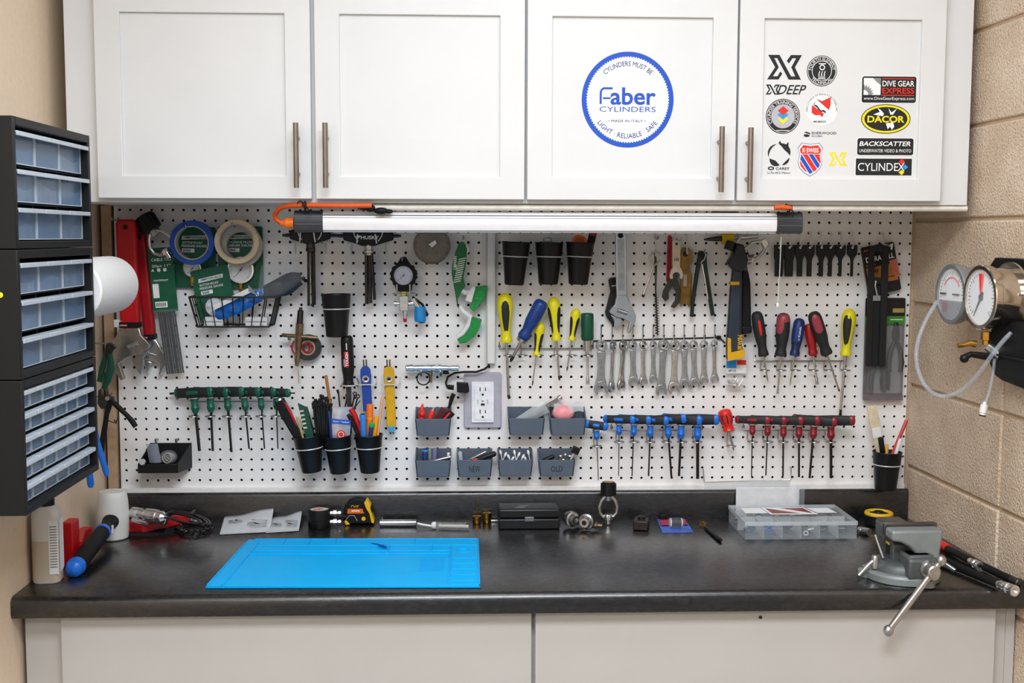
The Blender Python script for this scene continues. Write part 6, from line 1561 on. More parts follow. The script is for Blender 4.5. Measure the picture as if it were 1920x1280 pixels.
# ================================================================== LEFT WALL: PARTS CABINETS, TOWEL ROLL, PLIERS
OB = mat('organizer_black', '151617', .5, spec=.35, bump=.05, scale=300)
DRW = mat('drawer_clear_blue', '86a3c4', .15, alpha=.36, var=.05)
LIP = mat('drawer_lip_clear', 'ccd6e0', .25, alpha=.8, var=.04)
XO, Y0, Y1 = .12, -.983, -.600          # front face and the two ends along the wall
cont = [mat('contents_a', '5f7fa2', .5, var=.3, scale=25), mat('contents_b', '8a9bad', .5, var=.3, scale=40), mat('contents_c', 'b8bcc0', .5, var=.3, scale=30), mat('contents_d', '4f6f93', .5, var=.3, scale=30), mat('contents_e', '7c7f80', .5, var=.35, scale=50)]
random.seed(12)
def organizer(z0, z1, rows, cols, label, seed):
    o = thing('parts_cabinet', label, 'parts cabinet', (XL, Y0, z0), group='stacked parts cabinets on the plaster wall')
    W, Dp, H = Y1 - Y0, XO - XL, z1 - z0
    t = .011
    b = M()
    b.box(.002, Dp, 0, t, 0, H); b.box(.002, Dp, W - t, W, 0, H); b.box(.002, Dp, t, W - t, 0, .012); b.box(.002, Dp, t, W - t, H - .014, H); b.box(.002, .008, t, W - t, .012, H - .014)
    cw = (W - 2 * t) / cols; rh = (H - .026) / rows
    for j in range(1, rows): b.box(.008, Dp - .017, t, W - t, .012 + j * rh - .0012, .012 + j * rh + .0012)
    for i in range(1, cols): b.box(.008, Dp - .019, t + i * cw - .0012, t + i * cw + .0012, .012, H - .014)
    obj('case', b, OB, o, bev=.0012)
    # one drawer with its lip; the others are copies that share its mesh
    proto = None
    for j in range(rows):
        for i in range(cols):
            y = t + i * cw + .0022; z = .012 + j * rh + .0022
            if proto is None:
                w, h = cw - .0044, rh - .0044
                d = M()
                d.box(Dp - .006, Dp - .004, 0, w, 0, h * .86); d.box(.03, Dp - .006, 0, .0012, 0, h * .8); d.box(.02, Dp - .006, w - .0012, w, 0, h * .8); d.box(.02, Dp - .006, .0012, w - .0012, 0, .0012)
                proto = obj('drawer', d, DRW, o)
                l = M(); 
                l.box(Dp - .006, Dp + (.012 if rows < 4 else .009), -.0005, w + .0005, h * .84, h * .84 + .0035)
                l.box(Dp + (.010 if rows < 4 else .0075), Dp + (.0125 if rows < 4 else .0095), -.0005, w + .0005, h * .84 - .004, h * .84 + .0035)
                lp = obj('pull', l, LIP, proto, bev=.0008)
                e = M(); e.box(Dp - .0055, Dp - .0032, -.0004, .0016, 0, h * .86); e.box(Dp - .0055, Dp - .0032, w - .0016, w + .0004, 0, h * .86); e.box(Dp - .0055, Dp - .0032, 0, w, 0, .0016)
                ed = obj('rim', e, LIP, proto)
                proto.location = (-.0105, y, z); d0 = proto
            else:
                d0 = proto.copy(); COL.objects.link(d0); d0.location = (-.0105, y, z)
                for ch in (lp, ed):
                    c = ch.copy(); COL.objects.link(c); c.parent = d0
            # loose contents seen dimly through the front
            if random.random() < .93:
                w, h = cw - .0044, rh - .0044; fill = random.uniform(.35, .7)
                c = M(); ph = random.uniform(0, 6)
                c.grid(lambda u, v: (.022 + (Dp - .031) * v, .002 + (w - .004) * u, .0015 + h * fill * (.7 + .18 * sin(5 * u + ph) + .12 * sin(7 * v + ph))), 8, 5)
                c.grid(lambda u, v: (Dp - .009, .002 + (w - .004) * u, .0015 + v * h * fill * (.7 + .18 * sin(5 * u + ph) + .12 * sin(7 + ph))), 8, 2)
                cc = obj('loose_parts', c, random.choice(cont), loc=(XL - .0105, Y0 + y, z0 + z + .0004))
                tag(cc, 'small loose parts dimly seen inside a clear drawer of the stacked parts cabinets', 'small parts', 'loose parts in the clear drawers', 'stuff')
    return o
organizer(1.598, 1.807, 3, 3, 'topmost black parts cabinet with nine clear drawers on the plaster wall', 1)
organizer(1.3885, 1.5965, 3, 3, 'middle black parts cabinet with nine clear drawers, between the other two', 2)
organizer(1.167, 1.387, 5, 6, 'lowest black parts cabinet with thirty small clear drawers', 3)
p = D(0, 553, .985)
s = thing('sticker', 'round yellow dot sticker on the side of the middle parts cabinet', 'sticker', (p.x, -.9835, p.z))
b = M(.001); b.lathe((0, 0, 0), (0, -9999, 0), [(0, 5.6), (.3, 5.6)], 28); obj('rim', b, INKK, s)
b = M(.001); b.lathe((0, -.3, 0), (0, -9999, 0), [(0, 4.4), (.3, 4.4)], 28); obj('dot', b, INKY, s)
# towel roll on a wall holder, axis along the wall
ctr = D(207, 533, .33)
o = thing('paper_towel_roll', 'white quilted paper towel roll on the plaster wall beside the red wrench', 'paper towel roll', ctr)
PT = bpy.data.materials.new('quilted_paper'); PT.use_nodes = True
nt = PT.node_tree; bb = nt.nodes['Principled BSDF']; bb.inputs['Base Color'].default_value = (.87, .87, .87, 1); bb.inputs['Roughness'].default_value = .9
tc = nt.nodes.new('ShaderNodeTexCoord'); vo = nt.nodes.new('ShaderNodeTexVoronoi'); vo.inputs['Scale'].default_value = 260
bp = nt.nodes.new('ShaderNodeBump'); bp.inputs['Strength'].default_value = .35; bp.inputs['Distance'].default_value = .001
nt.links.new(tc.outputs['Object'], vo.inputs['Vector']); nt.links.new(vo.outputs['Distance'], bp.inputs['Height']); nt.links.new(bp.outputs['Normal'], bb.inputs['Normal'])
R = .0605
b = M(); b.lathe((0, 0, 0), (0, -9999, 0), [(0, .021), (0, R - .004), (.004, R), (.256, R), (.260, R - .004), (.260, .021), (0, .021)], 56); obj('paper', b, PT, o)
b = M(); b.lathe((0, .001, 0), (0, -9999, 0), [(0, .0205), (.262, .0205), (.262, .0185), (0, .0185)], 32); obj('core', b, mat('card_core', 'b9b0a2', .6), o)
h = thing('towel_holder', 'black towel holder rod with two wall arms inside the paper towel roll', 'holder', ctr)
b = M(); b.tube([(0, .012, 0), (0, -.268, 0)], .009, 12); obj('rod', b, BLK, h)
for y in (.012, -.268):
    b = M(); b.box(XL - ctr.x + .001, .008, y - .004, y + .004, -.012, .012); obj('arm', b, BLK, h, bev=.002)
# small white tag beside the wrench band
f = F('price_tag', 'small white tag hanging on the side of the big red wrench', 'tag', (219, 606), .06)
b = f.m(); b.box(-5, 5, -.6, .6, -7, 7); f.p('tag', b, WPL)
b = f.m(); b.tube([(4, 0, 5), (9, -2, 4)], .6, 6); f.p('string', b, INKW)
# pliers hung on the wall between the parts cabinet and the board
f = F('pliers', 'pliers with dark green grips hanging beside the middle parts cabinet', 'pliers', (203, 645), .13)
q = f.q
b = f.m(); b.tube([Vector((x, 0, z)) for x, z in q([(206, 660), (207, 690), (200, 712), (192, 728)])], [4, 7, 7, 4.5], 12); f.p('grip', b, GREEN)
b = f.m(); b.tube([Vector((x, 4, z)) for x, z in q([(198, 660), (190, 690), (184, 715)])], [4, 6, 5], 12); f.p('grip', b, GREEN)
b = f.m(); b.prism(q([(199, 646), (204, 642), (214, 646), (218, 652), (212, 656), (209, 664), (196, 664)]), -4, 4); f.p('head', b, DSTEEL, bev=1)
f = F('snap_ring_pliers', 'black spring-loaded snap ring pliers hanging below the green gripped pliers', 'pliers', (204, 748), .12)
q = f.q
b = f.m(); b.tube([Vector((x, 0, z)) for x, z in q([(206, 748), (222, 764), (236, 778), (246, 790), (252, 800)])], [4.5, 5, 4.5, 5.4, 5], 10); f.p('handle', b, BLKM)
b = f.m(); b.tube([Vector((x, -2, z)) for x, z in q([(208, 752), (200, 776), (196, 800), (190, 830), (188, 850)])], [5, 4.5, 5, 5.5, 5], 10); f.p('handle', b, BLKM)
b = f.m(); b.tube([Vector((x, -2, z)) for x, z in q([(201, 787), (213, 792), (217, 788), (213, 786), (216, 794), (222, 778)])], 1.1, 6); f.p('spring', b, DSTEEL)
b = f.m(); b.prism(q([(186, 732), (190, 728), (194, 740), (200, 742), (202, 724), (205, 742), (214, 744), (216, 756), (206, 764), (190, 766), (184, 756)]), -4, 4); f.p('jaw', b, DSTEEL, bev=.8)
b = f.m(); b.lathe((-1, -4, 2), (-1, -9999, 2), [(0, 4), (2, 4)], 14); f.p('pivot', b, STEEL)
f = F('pliers', 'pliers with bright blue grips hanging under the lowest parts cabinet', 'pliers', (176, 800), .3)
q = f.q; BG = mat('dip_blue', '1670d8', .25)
b = f.m(); b.tube([Vector((x, 0, z)) for x, z in q([(178, 800), (182, 830), (190, 862), (196, 884), (197, 893)])], [4, 5, 5.6, 5.6, 3.5], 12); f.p('grip', b, BG)
b = f.m(); b.tube([Vector((x, 0, z)) for x, z in q([(160, 800), (160, 840), (165, 880), (167, 908), (167, 914)])], [4, 5, 6, 6.4, 4], 12); f.p('grip', b, BG)
b = f.m(); b.prism(q([(158, 802), (182, 802), (176, 780), (172, 760), (167, 760), (162, 780)]), -4, 4); f.p('head', b, DSTEEL, bev=1)
for (x, y, d, l) in ((205, 644, .13, 'green gripped pliers'), (204, 744, .12, 'snap ring pliers'), (170, 778, .3, 'blue gripped pliers')):
    w = D(x, y, d); o = thing('wall_hook', 'wall hook behind the ' + l, 'hook', (XL, w.y, w.z), group='hooks on the plaster wall')
    b = M(); b.tube([(.0005, .008, 0), (w.x - XL, .008, 0), (w.x - XL + .006, .008, .01)], .002, 8); obj('wire', b, WIRE, o)
    b = M(); b.lathe((.0003, .008, 0), (9, .008, 0), [(0, .008), (.002, .008)], 14); obj('plate', b, WIRE, o)

# ================================================================== BLOCK WALL: GAUGE PANEL
def wallx(y): return XR - y * WSL - .0
yA = -.547; A0 = D(1893, 557, .547); zA = A0.z
g = thing('twin_gauge', 'two round pressure gauges with brass valve on a black plate on the block wall', 'gauge', (wallx(-.5), -.5, zA))
def P3(px, py, d): return D(px, py, d) - g.location
xw = wallx(-.62) - g.location.x
b = M(); yz = [( -.115, .035), (-.105, .068), (-.06, .078), (.06, .078), (.085, .06), (.085, -.06), (.04, -.075), (-.06, -.078), (-.105, -.06), (-.115, -.035)]
n = len(yz); b.add([(-.012, y, z + .0) for y, z in yz] + [(.0, y, z) for y, z in yz], [tuple(range(n)), tuple(reversed(range(n, 2 * n)))] + [(i, i + n, (i + 1) % n + n, (i + 1) % n) for i in range(n)]); obj('back_plate', b, BLK, g, bev=.002)
def side_gauge(c, r, depth, case, lab):
    """round gauge whose dial faces away from the wall (toward -x)"""
    c = Vector(c); ax = Vector((-1, -.10, 0)).normalized()
    far = c + ax * 9
    b = M(); b.lathe(c, far, [(0, r * .9), (depth - .022, r * .9), (depth - .02, r * .97), (depth - .016, r * .97), (depth - .014, r), (depth - .002, r), (depth, r * .97), (depth, r * .86), (depth - .006, r * .84), (depth - .006, 0)], 48); cs = obj('case', b, case, g); cs['label'] = lab
    if 'polished' in lab:
        b = M(); b.lathe(c, far, [(-.002, r * 1.08), (.003, r * 1.08)], 48); obj('flange', b, case, cs)
        for i in range(3):
            a = 2 * pi * i / 3 + .9; p = c + Vector((-.004, cos(a) * r * .99, sin(a) * r * .99)); b = M(); b.lathe(p, p + Vector((-9, 0, 0)), [(0, .004), (.003, .003)], 10); obj('screw', b, CHR, cs)
    p = c + ax * (depth - .0055)
    b = M(); b.lathe(p, far, [(0, r * .85), (.0006, r * .85)], 44); obj('dial', b, DIALW, cs)
    q0 = p + ax * .0012; e2 = Vector((0, 0, 1)); e1 = e2.cross(ax)
    b = M(); lo = []
    for i in range(31):
        a = radians(-135 + 270 * i / 30); di = e1 * sin(a) + e2 * cos(a); nn = ax.cross(di) * (r * .012); L0 = r * (.6 if i % 5 == 0 else .68)
        lo.append([tuple(q0 + di * L0 - nn), tuple(q0 + di * L0 + nn), tuple(q0 + di * r * .77 + nn), tuple(q0 + di * r * .77 - nn)])
    for q4 in lo: b.add(q4, [(0, 1, 2, 3)])
    obj('scale', b, INKK, cs)
    if 'polished' in lab:
        b = M(); b.tube([q0 + e2 * r * .1, q0 + e2 * r * .72 + e1 * r * .03], [r * .04, r * .1], 6); obj('red_pointer', b, INKR, cs)
        b = M(); b.tube([q0 - (e1 * -.5 + e2 * -.75) * r * .2, q0 + (e1 * -.5 + e2 * -.75) * r * .8], [r * .05, r * .015], 6); b.lathe(q0 - ax * .001, far, [(0, r * .12), (.003, r * .1)], 16); obj('needle', b, INKK, cs)
    else:
        b = M(); arcp = [q0 + (e1 * sin(a) + e2 * cos(a)) * r * .55 for a in [radians(-60 + 120 * i / 16) for i in range(17)]]; b.tube(arcp, r * .02, 5); obj('red_arc', b, INKR, cs)
        b = M(); 
        pts = [q0 - ax * .0004 + (e1 * sin(a) + e2 * cos(a)) * r * .84 for a in [radians(105 + 150 * i / 16) for i in range(17)]]
        b.add([tuple(x) for x in pts], [tuple(range(17))]); obj('grey_lower_face', b, mat('gauge_grey', '7d8288', .4), cs)
        b = M(); c0 = q0 - e2 * r * .45 + e1 * -r * .42 + ax * .0006; b.add([tuple(c0 + e1 * sx * r * .14 + e2 * sz * r * .16) for sx, sz in ((-1, -1), (1, -1), (1, 1), (-1, 1))], [(0, 1, 2, 3)]); obj('red_label', b, DRED, cs)
        b = M(); b.tube([q0 - e1 * r * .7 + ax * .001, q0 - e1 * r * .35 + ax * .001], r * .035, 6); b.tube([q0 + e1 * r * .1 + ax * .001, q0 + e1 * r * .5 + ax * .001], r * .025, 6); obj('needle', b, INKK, cs)
    b = M(); b.lathe(c + ax * (depth - .002), far, [(0, r * .85), (.0008, r * .85)], 44); obj('glass', b, GLASSF, cs)
SS = mat('polished_steel', 'c9bfb2', .14, 1.0)
side_gauge(P3(1893, 557, .547), .0655, .066, SS, 'polished steel gauge with red pointer')
side_gauge(P3(1842, 551, .425), .064, .074, mat('grey_gauge_case', '8d8f92', .35, .5), 'grey cased gauge with white upper dial')
b = M(); c0 = P3(1850, 622, .547); b.lathe(c0, c0 + Vector((0, 0, -9)), [(0, .011), (.016, .011), (.017, .008), (.026, .008)], 6); obj('brass_nut', b, BRASS, g)
c0 = P3(1845, 648, .547)
b = M(); b.lathe(c0 + Vector((.005, 0, 0)), c0 + Vector((9, -2, -6)), [(0, .009), (.016, .011), (.026, .012), (.036, .016), (.05, .016), (.053, .01), (.058, .006)], 18); obj('valve_body', b, CHR, g)
b = M(); b.tube([P3(1796, 648, .547), P3(1806, 647, .547), P3(1818, 643, .547), P3(1829, 645, .547)], [.0055, .004, .006, .0075], 10); obj('brass_lever', b, BRASS, g)
b = M(); b.tube([P3(1806, 672, .55), P3(1820, 664, .55), P3(1850, 668, .55), P3(1866, 672, .55)], [.008, .006, .008, .008], 10); b.sphere(tuple(P3(1808, 672, .55)), .009, 12); obj('black_knob', b, BLK, g)
def tubing(label, pts, r, grp=None):
    o = thing('clear_hose', label, 'hose', D(*pts[0]), group=grp)
    w = [D(*p) - o.location for p in pts]
    for _ in range(3):
        s_ = [w[0]]
        for a, c in zip(w, w[1:]): s_ += [a * .75 + c * .25, a * .25 + c * .75]
        w = s_ + [w[-1]]
    b = M(); b.tube(w, r, 12); obj('tube', b, mat('clear_hose', 'bfc5d0', .06, alpha=.3, var=.05), o); return o
tubing('clear plastic hose looping down from the gauges and back up to the valve', [(1757, 565, .44), (1735, 600, .45), (1718, 645, .46), (1718, 690, .47), (1738, 732, .49), (1772, 746, .5), (1808, 730, .53), (1836, 700, .57), (1862, 662, .6), (1885, 634, .61), (1896, 624, .61)], .0046)
o = tubing('thin clear hose hanging straight down from the gauge valve', [(1865, 672, .56), (1862, 700, .56), (1855, 735, .56), (1847, 756, .56)], .0032)
b = M(); c0 = D(1847, 753, .56) - o.location; c1 = D(1841, 784, .56) - o.location; b.lathe(c0, c1, [(0, .0035), (.005, .004), (.006, .0075), (.022, .0075), (.023, .006), (.027, .006)], 16); obj('white_fitting', b, WPL, o)
b = M(); b.lathe(c0 + (c1 - c0) * .80, c1, [(0, .0066), (.0022, .0066)], 16); obj('o_ring', b, BLK, o)
# black holster on the wall
y0, y1 = -.70, -.50
za, zb = D(1900, 595, .6).z, D(1900, 722, .6).z
o = thing('wall_holster', 'black rounded wall bracket below the gauges on the block wall', 'bracket', (wallx(-.6), -.6, (za + zb) / 2))
hh = (za - zb) / 2
b = M(); sec = [(.0, hh), (-.02, hh), (-.045, hh - .008), (-.058, hh - .03), (-.058, -hh + .035), (-.046, -hh + .012), (-.03, -hh), (0, -hh)]
n = len(sec); b.add([(x, .075, z) for x, z in sec] + [(x + .006, -.14, z - .014) for x, z in sec], [tuple(range(n)), tuple(reversed(range(n, 2 * n)))] + [(i, i + n, (i + 1) % n + n, (i + 1) % n) for i in range(n)]); obj('body', b, BLKM, o, bev=.004)
b = M(); b.box(-.0605, -.055, -.12, .06, -.012, -.008); obj('seam', b, OB, o)
# ================================================================== ON THE WORKTOP
def on(name, label, cat, px, py, yaw=0.0, group=None, z=ZC):
    p = G(px, py, z); return thing(name, label, cat, (p.x, p.y, z), (0, 0, yaw), group)
def lay(name, label, cat, a, b, r, group=None, lift=0.0005):
    """a long thing lying on the worktop from a to b; local axis -z runs from a to b"""
    A = G(a[0], a[1], ZC + r + lift); B = G(b[0], b[1], ZC + r + lift); v = B - A
    w = -v.normalized(); y = Vector((0, 0, 1)); x = y.cross(w).normalized(); y = w.cross(x)
    o = thing(name, label, cat, A, Matrix((x, y, w)).transposed().to_euler(), group)
    return o, v.length
# --- silicone mat
A, B, Cc, E_ = G(385, 1103.5), G(900.5, 1102.5), G(897.5, 1013), G(466, 1014)
o = thing('repair_mat', 'bright blue silicone repair mat with moulded trays on the worktop', 'mat', (A.x, A.y, ZC))
SIL = mat('blue_silicone', '02aef0', .5, spec=.25, var=.03, scale=30)
def uv(u, v, z): 
    p = (A * (1 - u) + B * u) * (1 - v) + (E_ * (1 - u) + Cc * u) * v
    return (p.x - A.x, p.y - A.y, z)
def ub(b, u0, u1, v0, v1, z0, z1):
    q = [uv(u, v, z) for z in (z0, z1) for v in (v0, v1) for u in (u0, u1)]
    b.add(q, [(0, 2, 3, 1), (4, 5, 7, 6), (0, 1, 5, 4), (2, 6, 7, 3), (0, 4, 6, 2), (1, 3, 7, 5)])
b = M(); ub(b, 0, 1, 0, 1, .0005, .004); base = obj('base', b, SIL, o, bev=.0012)
b = M()
for q in ((0, 1, 0, .018), (0, .006, 0, .9), (.994, 1, 0, 1), (.03, 1, .985, 1), (.055, .061, 0, .9)): ub(b, *q, .0035, .0062)
obj('border', b, SIL, o, bev=.0008)
b = M()
for v in (.64, .655 + .05, .83): ub(b, .061, .88 if v < .8 else .994, v, v + .014, .0035, .0068)
for u, v0, v1 in ((.16, .84, .985), (.27, .84, .985), (.38, .84, .985), (.62, .66, .83), (.72, .84, .985), (.8, .66, .83), (.88, .018, .83)): ub(b, u, u + .006, v0, v1, .0035, .0068)
obj('tray_walls', b, SIL, o, bev=.0008)
b = M()
for i in range(5): 
    v = .08 + i * .115; b = M(); ub(b, .892, .985, v, v + .03, .0035, .0066); obj('slot_rib', b, SIL, o, bev=.0006)
b = M()
for i in range(14): ub(b, .765 + i * .0072, .768 + i * .0072, .28, .58, .0035, .0052)
obj('ruled_marks', b, SIL, o)
b = M(); c0 = uv(.937, .72, .004); b.torus(c0, .016, .0016, (0, 0, 1), 26, 6); b.torus(c0, .010, .0014, (0, 0, 1), 22, 6); obj('magnet_rings', b, SIL, o)
b = M(); q = [uv(.535, .9, .0062), uv(.6, .9, .0062), uv(.62, .74, .011), uv(.66, .70, .009), uv(.60, .76, .014)]
b.add(q, [(0, 2, 1), (0, 4, 2), (2, 4, 3)]); obj('lifted_flap', b, SIL, o)
# --- jug
o = on('jug', 'white half-full plastic bottle with black cap and label on the worktop end', 'bottle', 91, 1088, radians(8))
b = M()
JUG = mat('milky_plastic', 'd9d6d0', .4, var=.03)
def rsec(w, d_, r, z): return [(x, y, z) for x, y in rrect(-w / 2, w / 2, -d_ / 2, d_ / 2, r, 4)]
secs = [rsec(.050, .050, .014, .0005), rsec(.054, .054, .014, .004), rsec(.054, .054, .014, .135), rsec(.052, .052, .016, .145), rsec(.034, .034, .014, .155), rsec(.026, .026, .0125, .158)]
n = len(secs[0]); b.add([p for s in secs for p in s], [tuple(reversed(range(n))), tuple(range(n * (len(secs) - 1), n * len(secs)))] + [(j * n + i, j * n + (i + 1) % n, (j + 1) * n + (i + 1) % n, (j + 1) * n + i) for j in range(len(secs) - 1) for i in range(n)])
obj('body', b, JUG, o)
b = M(); ss = [[(x * 1.004, y * 1.004, z) for x, y, z in rsec(.054, .054, .014, zz)] for zz in (.005, .088)]
b.add(ss[0] + ss[1], [(i, (i + 1) % n, n + (i + 1) % n, n + i) for i in range(n)]); obj('contents_band', b, mat('tan_liquid', 'c2b39c', .4, var=.03), o)
b = M(); b.box(.0272, .0277, -.018, .02, .022, .128); b.box(.008, .0262, -.0277, -.0272, .02, .13); lb = obj('label', b, INKW, o)
b = M()
for i in range(16): b.box(.010, .024, -.0281, -.0277, .034 + i * .0055, .0362 + i * .0055)
obj('printed_text', b, INKG, lb)
b = M(); b.lathe((0, 0, .157), (0, 0, 9), [(0, .0165), (.013, .0165), (.015, .014)], 24); obj('cap', b, BLK, o)
# --- red tool with upright end
o = on('bar_clamp', 'red tool with an upright end block and long labelled arm behind the bottle', 'tool', 128, 1062, radians(0))
b = M(); b.box(-.0115, .0115, 0, .045, .0005, .095); obj('end_block', b, RED, o, bev=.003)
P_ = lambda x, y, z: G(x, y, z) - o.location
a0, a1 = P_(138, 1000, ZC + .055), P_(184, 985, ZC + .05)
b = M(); b.tube([(.006, .040, .034), tuple(P_(150, 1004, ZC + .028)), tuple(P_(165, 996, ZC + .027))], .0165, 4); obj('arm', b, RED, o, bev=.002)
m_ = P_(155, 1004, ZC + .028)
b = M(); b.box(m_.x - .006, m_.x + .008, m_.y - .02, m_.y - .0195, m_.z - .004, m_.z + .006, rot=Matrix.Rotation(radians(-14), 3, 'Y')); obj('label', b, INKW, o)
# --- mallet
o = on('rubber_mallet', 'white headed rubber mallet standing with its dark blue-ended handle leaning out', 'mallet', 213, 1009)
b = M(); b.lathe((0, 0, .0005), (0, 0, 9), [(0, .030), (.003, .0335), (.02, .0355), (.055, .036), (.09, .0345), (.107, .0315), (.111, .029), (.112, .0)], 44); obj('head', b, mat('white_rubber', 'd8d8d2', .5, var=.03, scale=40), o)
h0 = Vector((.003, -.030, .047)); h1 = G(144, 1060, ZC + .0205) - o.location
w = (h1 - h0).normalized(); L = (h1 - h0).length
b = M(); b.lathe(h0 - w * .012, h1 + w * 9, [(0, .0195), (.012, .019), (.03, .015), (.06, .014), (.07, .0165), (L * .75, .0185), (L + .012, .0175)], 24); hd = obj('handle', b, BLKM, o)
BB = mat('mallet_blue', '1a6ed8', .35)
b = M(); b.lathe(h0 + w * .062, h1 + w * 9, [(0, .0168), (.002, .0182), (.011, .0186), (.013, .0170)], 24); obj('blue_collar', b, BB, hd)
b = M(); b.lathe(h0 + w * (L - .003), h1 + w * 9, [(0, .0185), (.004, .0198), (.012, .0192), (.013, .0175), (.018, .0175), (.026, .0165), (.034, .008), (.035, 0)], 24); obj('end_cap', b, BB, hd)
q = h0 + w * .03; b = M(); b.box(q.x + .010, q.x + .0165, q.y - .014, q.y - .006, q.z - .012, q.z + .004); obj('label', b, INKW, hd)
# --- chain wrench
o = on('chain_wrench', 'red handled chain wrench lying on the worktop behind the mallet', 'wrench', 300, 992)
P_ = lambda x, y, z: G(x, y, ZC + z) - o.location
b = M(); pts = [P_(232, 985, .022), P_(270, 986, .022), (P_(310, 980, .024)), P_(336, 972, .028), P_(356, 972, .026)]
top = [(.013), (.013), (.011), (.013), (.007)]
vs = []
for p, h in zip(pts, top):
    for dy, dz in ((-.012, -h), (.012, -h), (.012, h), (-.012, h)): vs.append((p.x, p.y + dy * (h / .013), p.z + dz))
fs = [(3, 2, 1, 0), (16, 17, 18, 19)] + [(4 * j + i, 4 * j + (i + 1) % 4, 4 * j + 4 + (i + 1) % 4, 4 * j + 4 + i) for j in range(4) for i in range(4)]
b.add(vs, fs); obj('handle', b, mat('wrench_enamel_red', 'b5161e', .35), o, bev=.003, seg=3)
b = M(); c0 = P_(358, 974, .022); b.lathe(c0, c0 + Vector((9, 0, -2)), [(0, .006), (.01, .007), (.016, .003)], 12); obj('jaw', b, CHR, o)
random.seed(4)
for i in range(24):
    a = i * .42; cx = 362 + 34 * cos(a) * (1 - i * .012); cy = 988 + 9 * sin(a) * (1 - i * .01)
    p = P_(cx, cy, .006 + .006 * (i // 15)); b = M(); b.torus(p, .006, .0022, (random.uniform(-.6, .6), random.uniform(-.6, .6), 1), 12, 6); obj('chain_link', b, DSTEEL, o)
for i, (x, y) in enumerate(((245, 992), (290, 992))):
    p = P_(x, y, .0); b = M(); b.box(p.x - .02, p.x + .025, p.y - .004, p.y + .012, .0005, .012); obj('dark_foot', b, BLK, o, bev=.002)
o2 = o
o = on('regulator', 'chrome regulator body with black hose loops lying on the red chain wrench', 'regulator', 275, 975, z=ZC)
P_ = lambda x, y, z: G(x, y, ZC + z) - o.location
c0, c1 = P_(246, 960, .055), P_(322, 973, .050)
u_ = (c1 - c0).length
b = M(); b.lathe(c0, c1 + (c1 - c0) * 9, [(0, .008), (.004, .013), (.03, .0145), (.036, .011), (.042, .011), (.046, .0165), (.075, .0165), (.078, .0145), (.088, .0155), (.094, .012), (.1, .006)], 24); obj('body', b, CHR, o)
b = M(); d0 = P_(250, 974, .045); b.lathe(d0, P_(285, 984, .043), [(0, .006), (.03, .006), (.05, .004)], 12); obj('side_port', b, CHRD, o)
HB = mat('black_hose', '141516', .3)
for k_, (rx, rz, dz, dx) in enumerate(((38, 9, 0, 0), (33, 7, .006, -6), (40, 10, -.006, 4))):
    b = M(); pts = [P_(350 + dx + rx * cos(2 * pi * i / 22), 972 + rz * sin(2 * pi * i / 22) + rx * cos(2 * pi * i / 22) * .22, .052 + dz) for i in range(22)]
    b.tube(pts, .0028, 8, 0, True); obj('hose_loop', b, HB, o)
b = M(); b.tube([P_(315, 972, .05), P_(308, 984, .045), P_(290, 992, .038)], .0026, 8); obj('hose_tail', b, HB, o)
b = M(); p = P_(362, 962, .058); b.box(p.x - .003, p.x + .003, p.y - .02, p.y + .02, p.z - .004, p.z + .004); obj('hose_tie', b, BLK, o)
# --- zip pouches
def lean(x, y): return D(x, y, .0235) if G(x, y).y > -.0235 else G(x, y)
def pouchflat(label, pts, seed):
    """soft flat pouch lying on the worktop: pts are four seen corners front-left, front-right, back-right, back-left"""
    W = [lean(x, y) for x, y in pts]
    o = thing('parts_pouch', label, 'pouch', (W[0].x, W[0].y, ZC), group='clear parts pouches')
    def fn(u, v, t):
        p = (W[0] * (1 - u) + W[1] * u) * (1 - v) + (W[3] * (1 - u) + W[2] * u) * v - W[0]
        return (p.x, p.y, p.z + .0015 + t * (.003 + .007 * sin(pi * u) * sin(pi * v)) + .010 * v * v * u + .0015 * sin(8 * u + seed) * v)
    b = M(); b.grid(lambda u, v: fn(u, v, 0), 12, 8); obj('backing', b, mat('paper_white', 'd5d5d6', .55, var=.05), o)
    b = M(); b.grid(lambda u, v: fn(u, v, 1), 12, 8); obj('film', b, FROST, o)
    random.seed(seed)
    for i in range(4):
        p = fn(.12 + .2 * i, .35 + .3 * random.random(), .6); b = M(); b.torus(p, .007, .002, (.2, .1, 1), 14, 6) if i % 2 else b.lathe(p, (p[0] + 9, p[1], p[2]), [(0, .002), (.002, .004), (.02, .004), (.022, .002)], 10); obj('metal_part', b, DSTEEL, o)
    b = M()
    for i in range(3): 
        q = [fn(.6 + .32 * a_, .2 + .12 * i + c_ * .05, 1.08) for a_, c_ in ((0, 0), (1, 0), (1, 1), (0, 1))]; b.add(q, [(0, 1, 2, 3)])
    obj('printed_text', b, INKG, o)
pouchflat('grey clear parts pouch lying nearest the coiled chain', ((412, 1003), (505, 998), (513, 963), (421, 973)), 2)
pouchflat('grey clear parts pouch lying beside the black gauge, overlapping its neighbour', ((498, 1000), (560, 996), (566, 969), (510, 975)), 7)
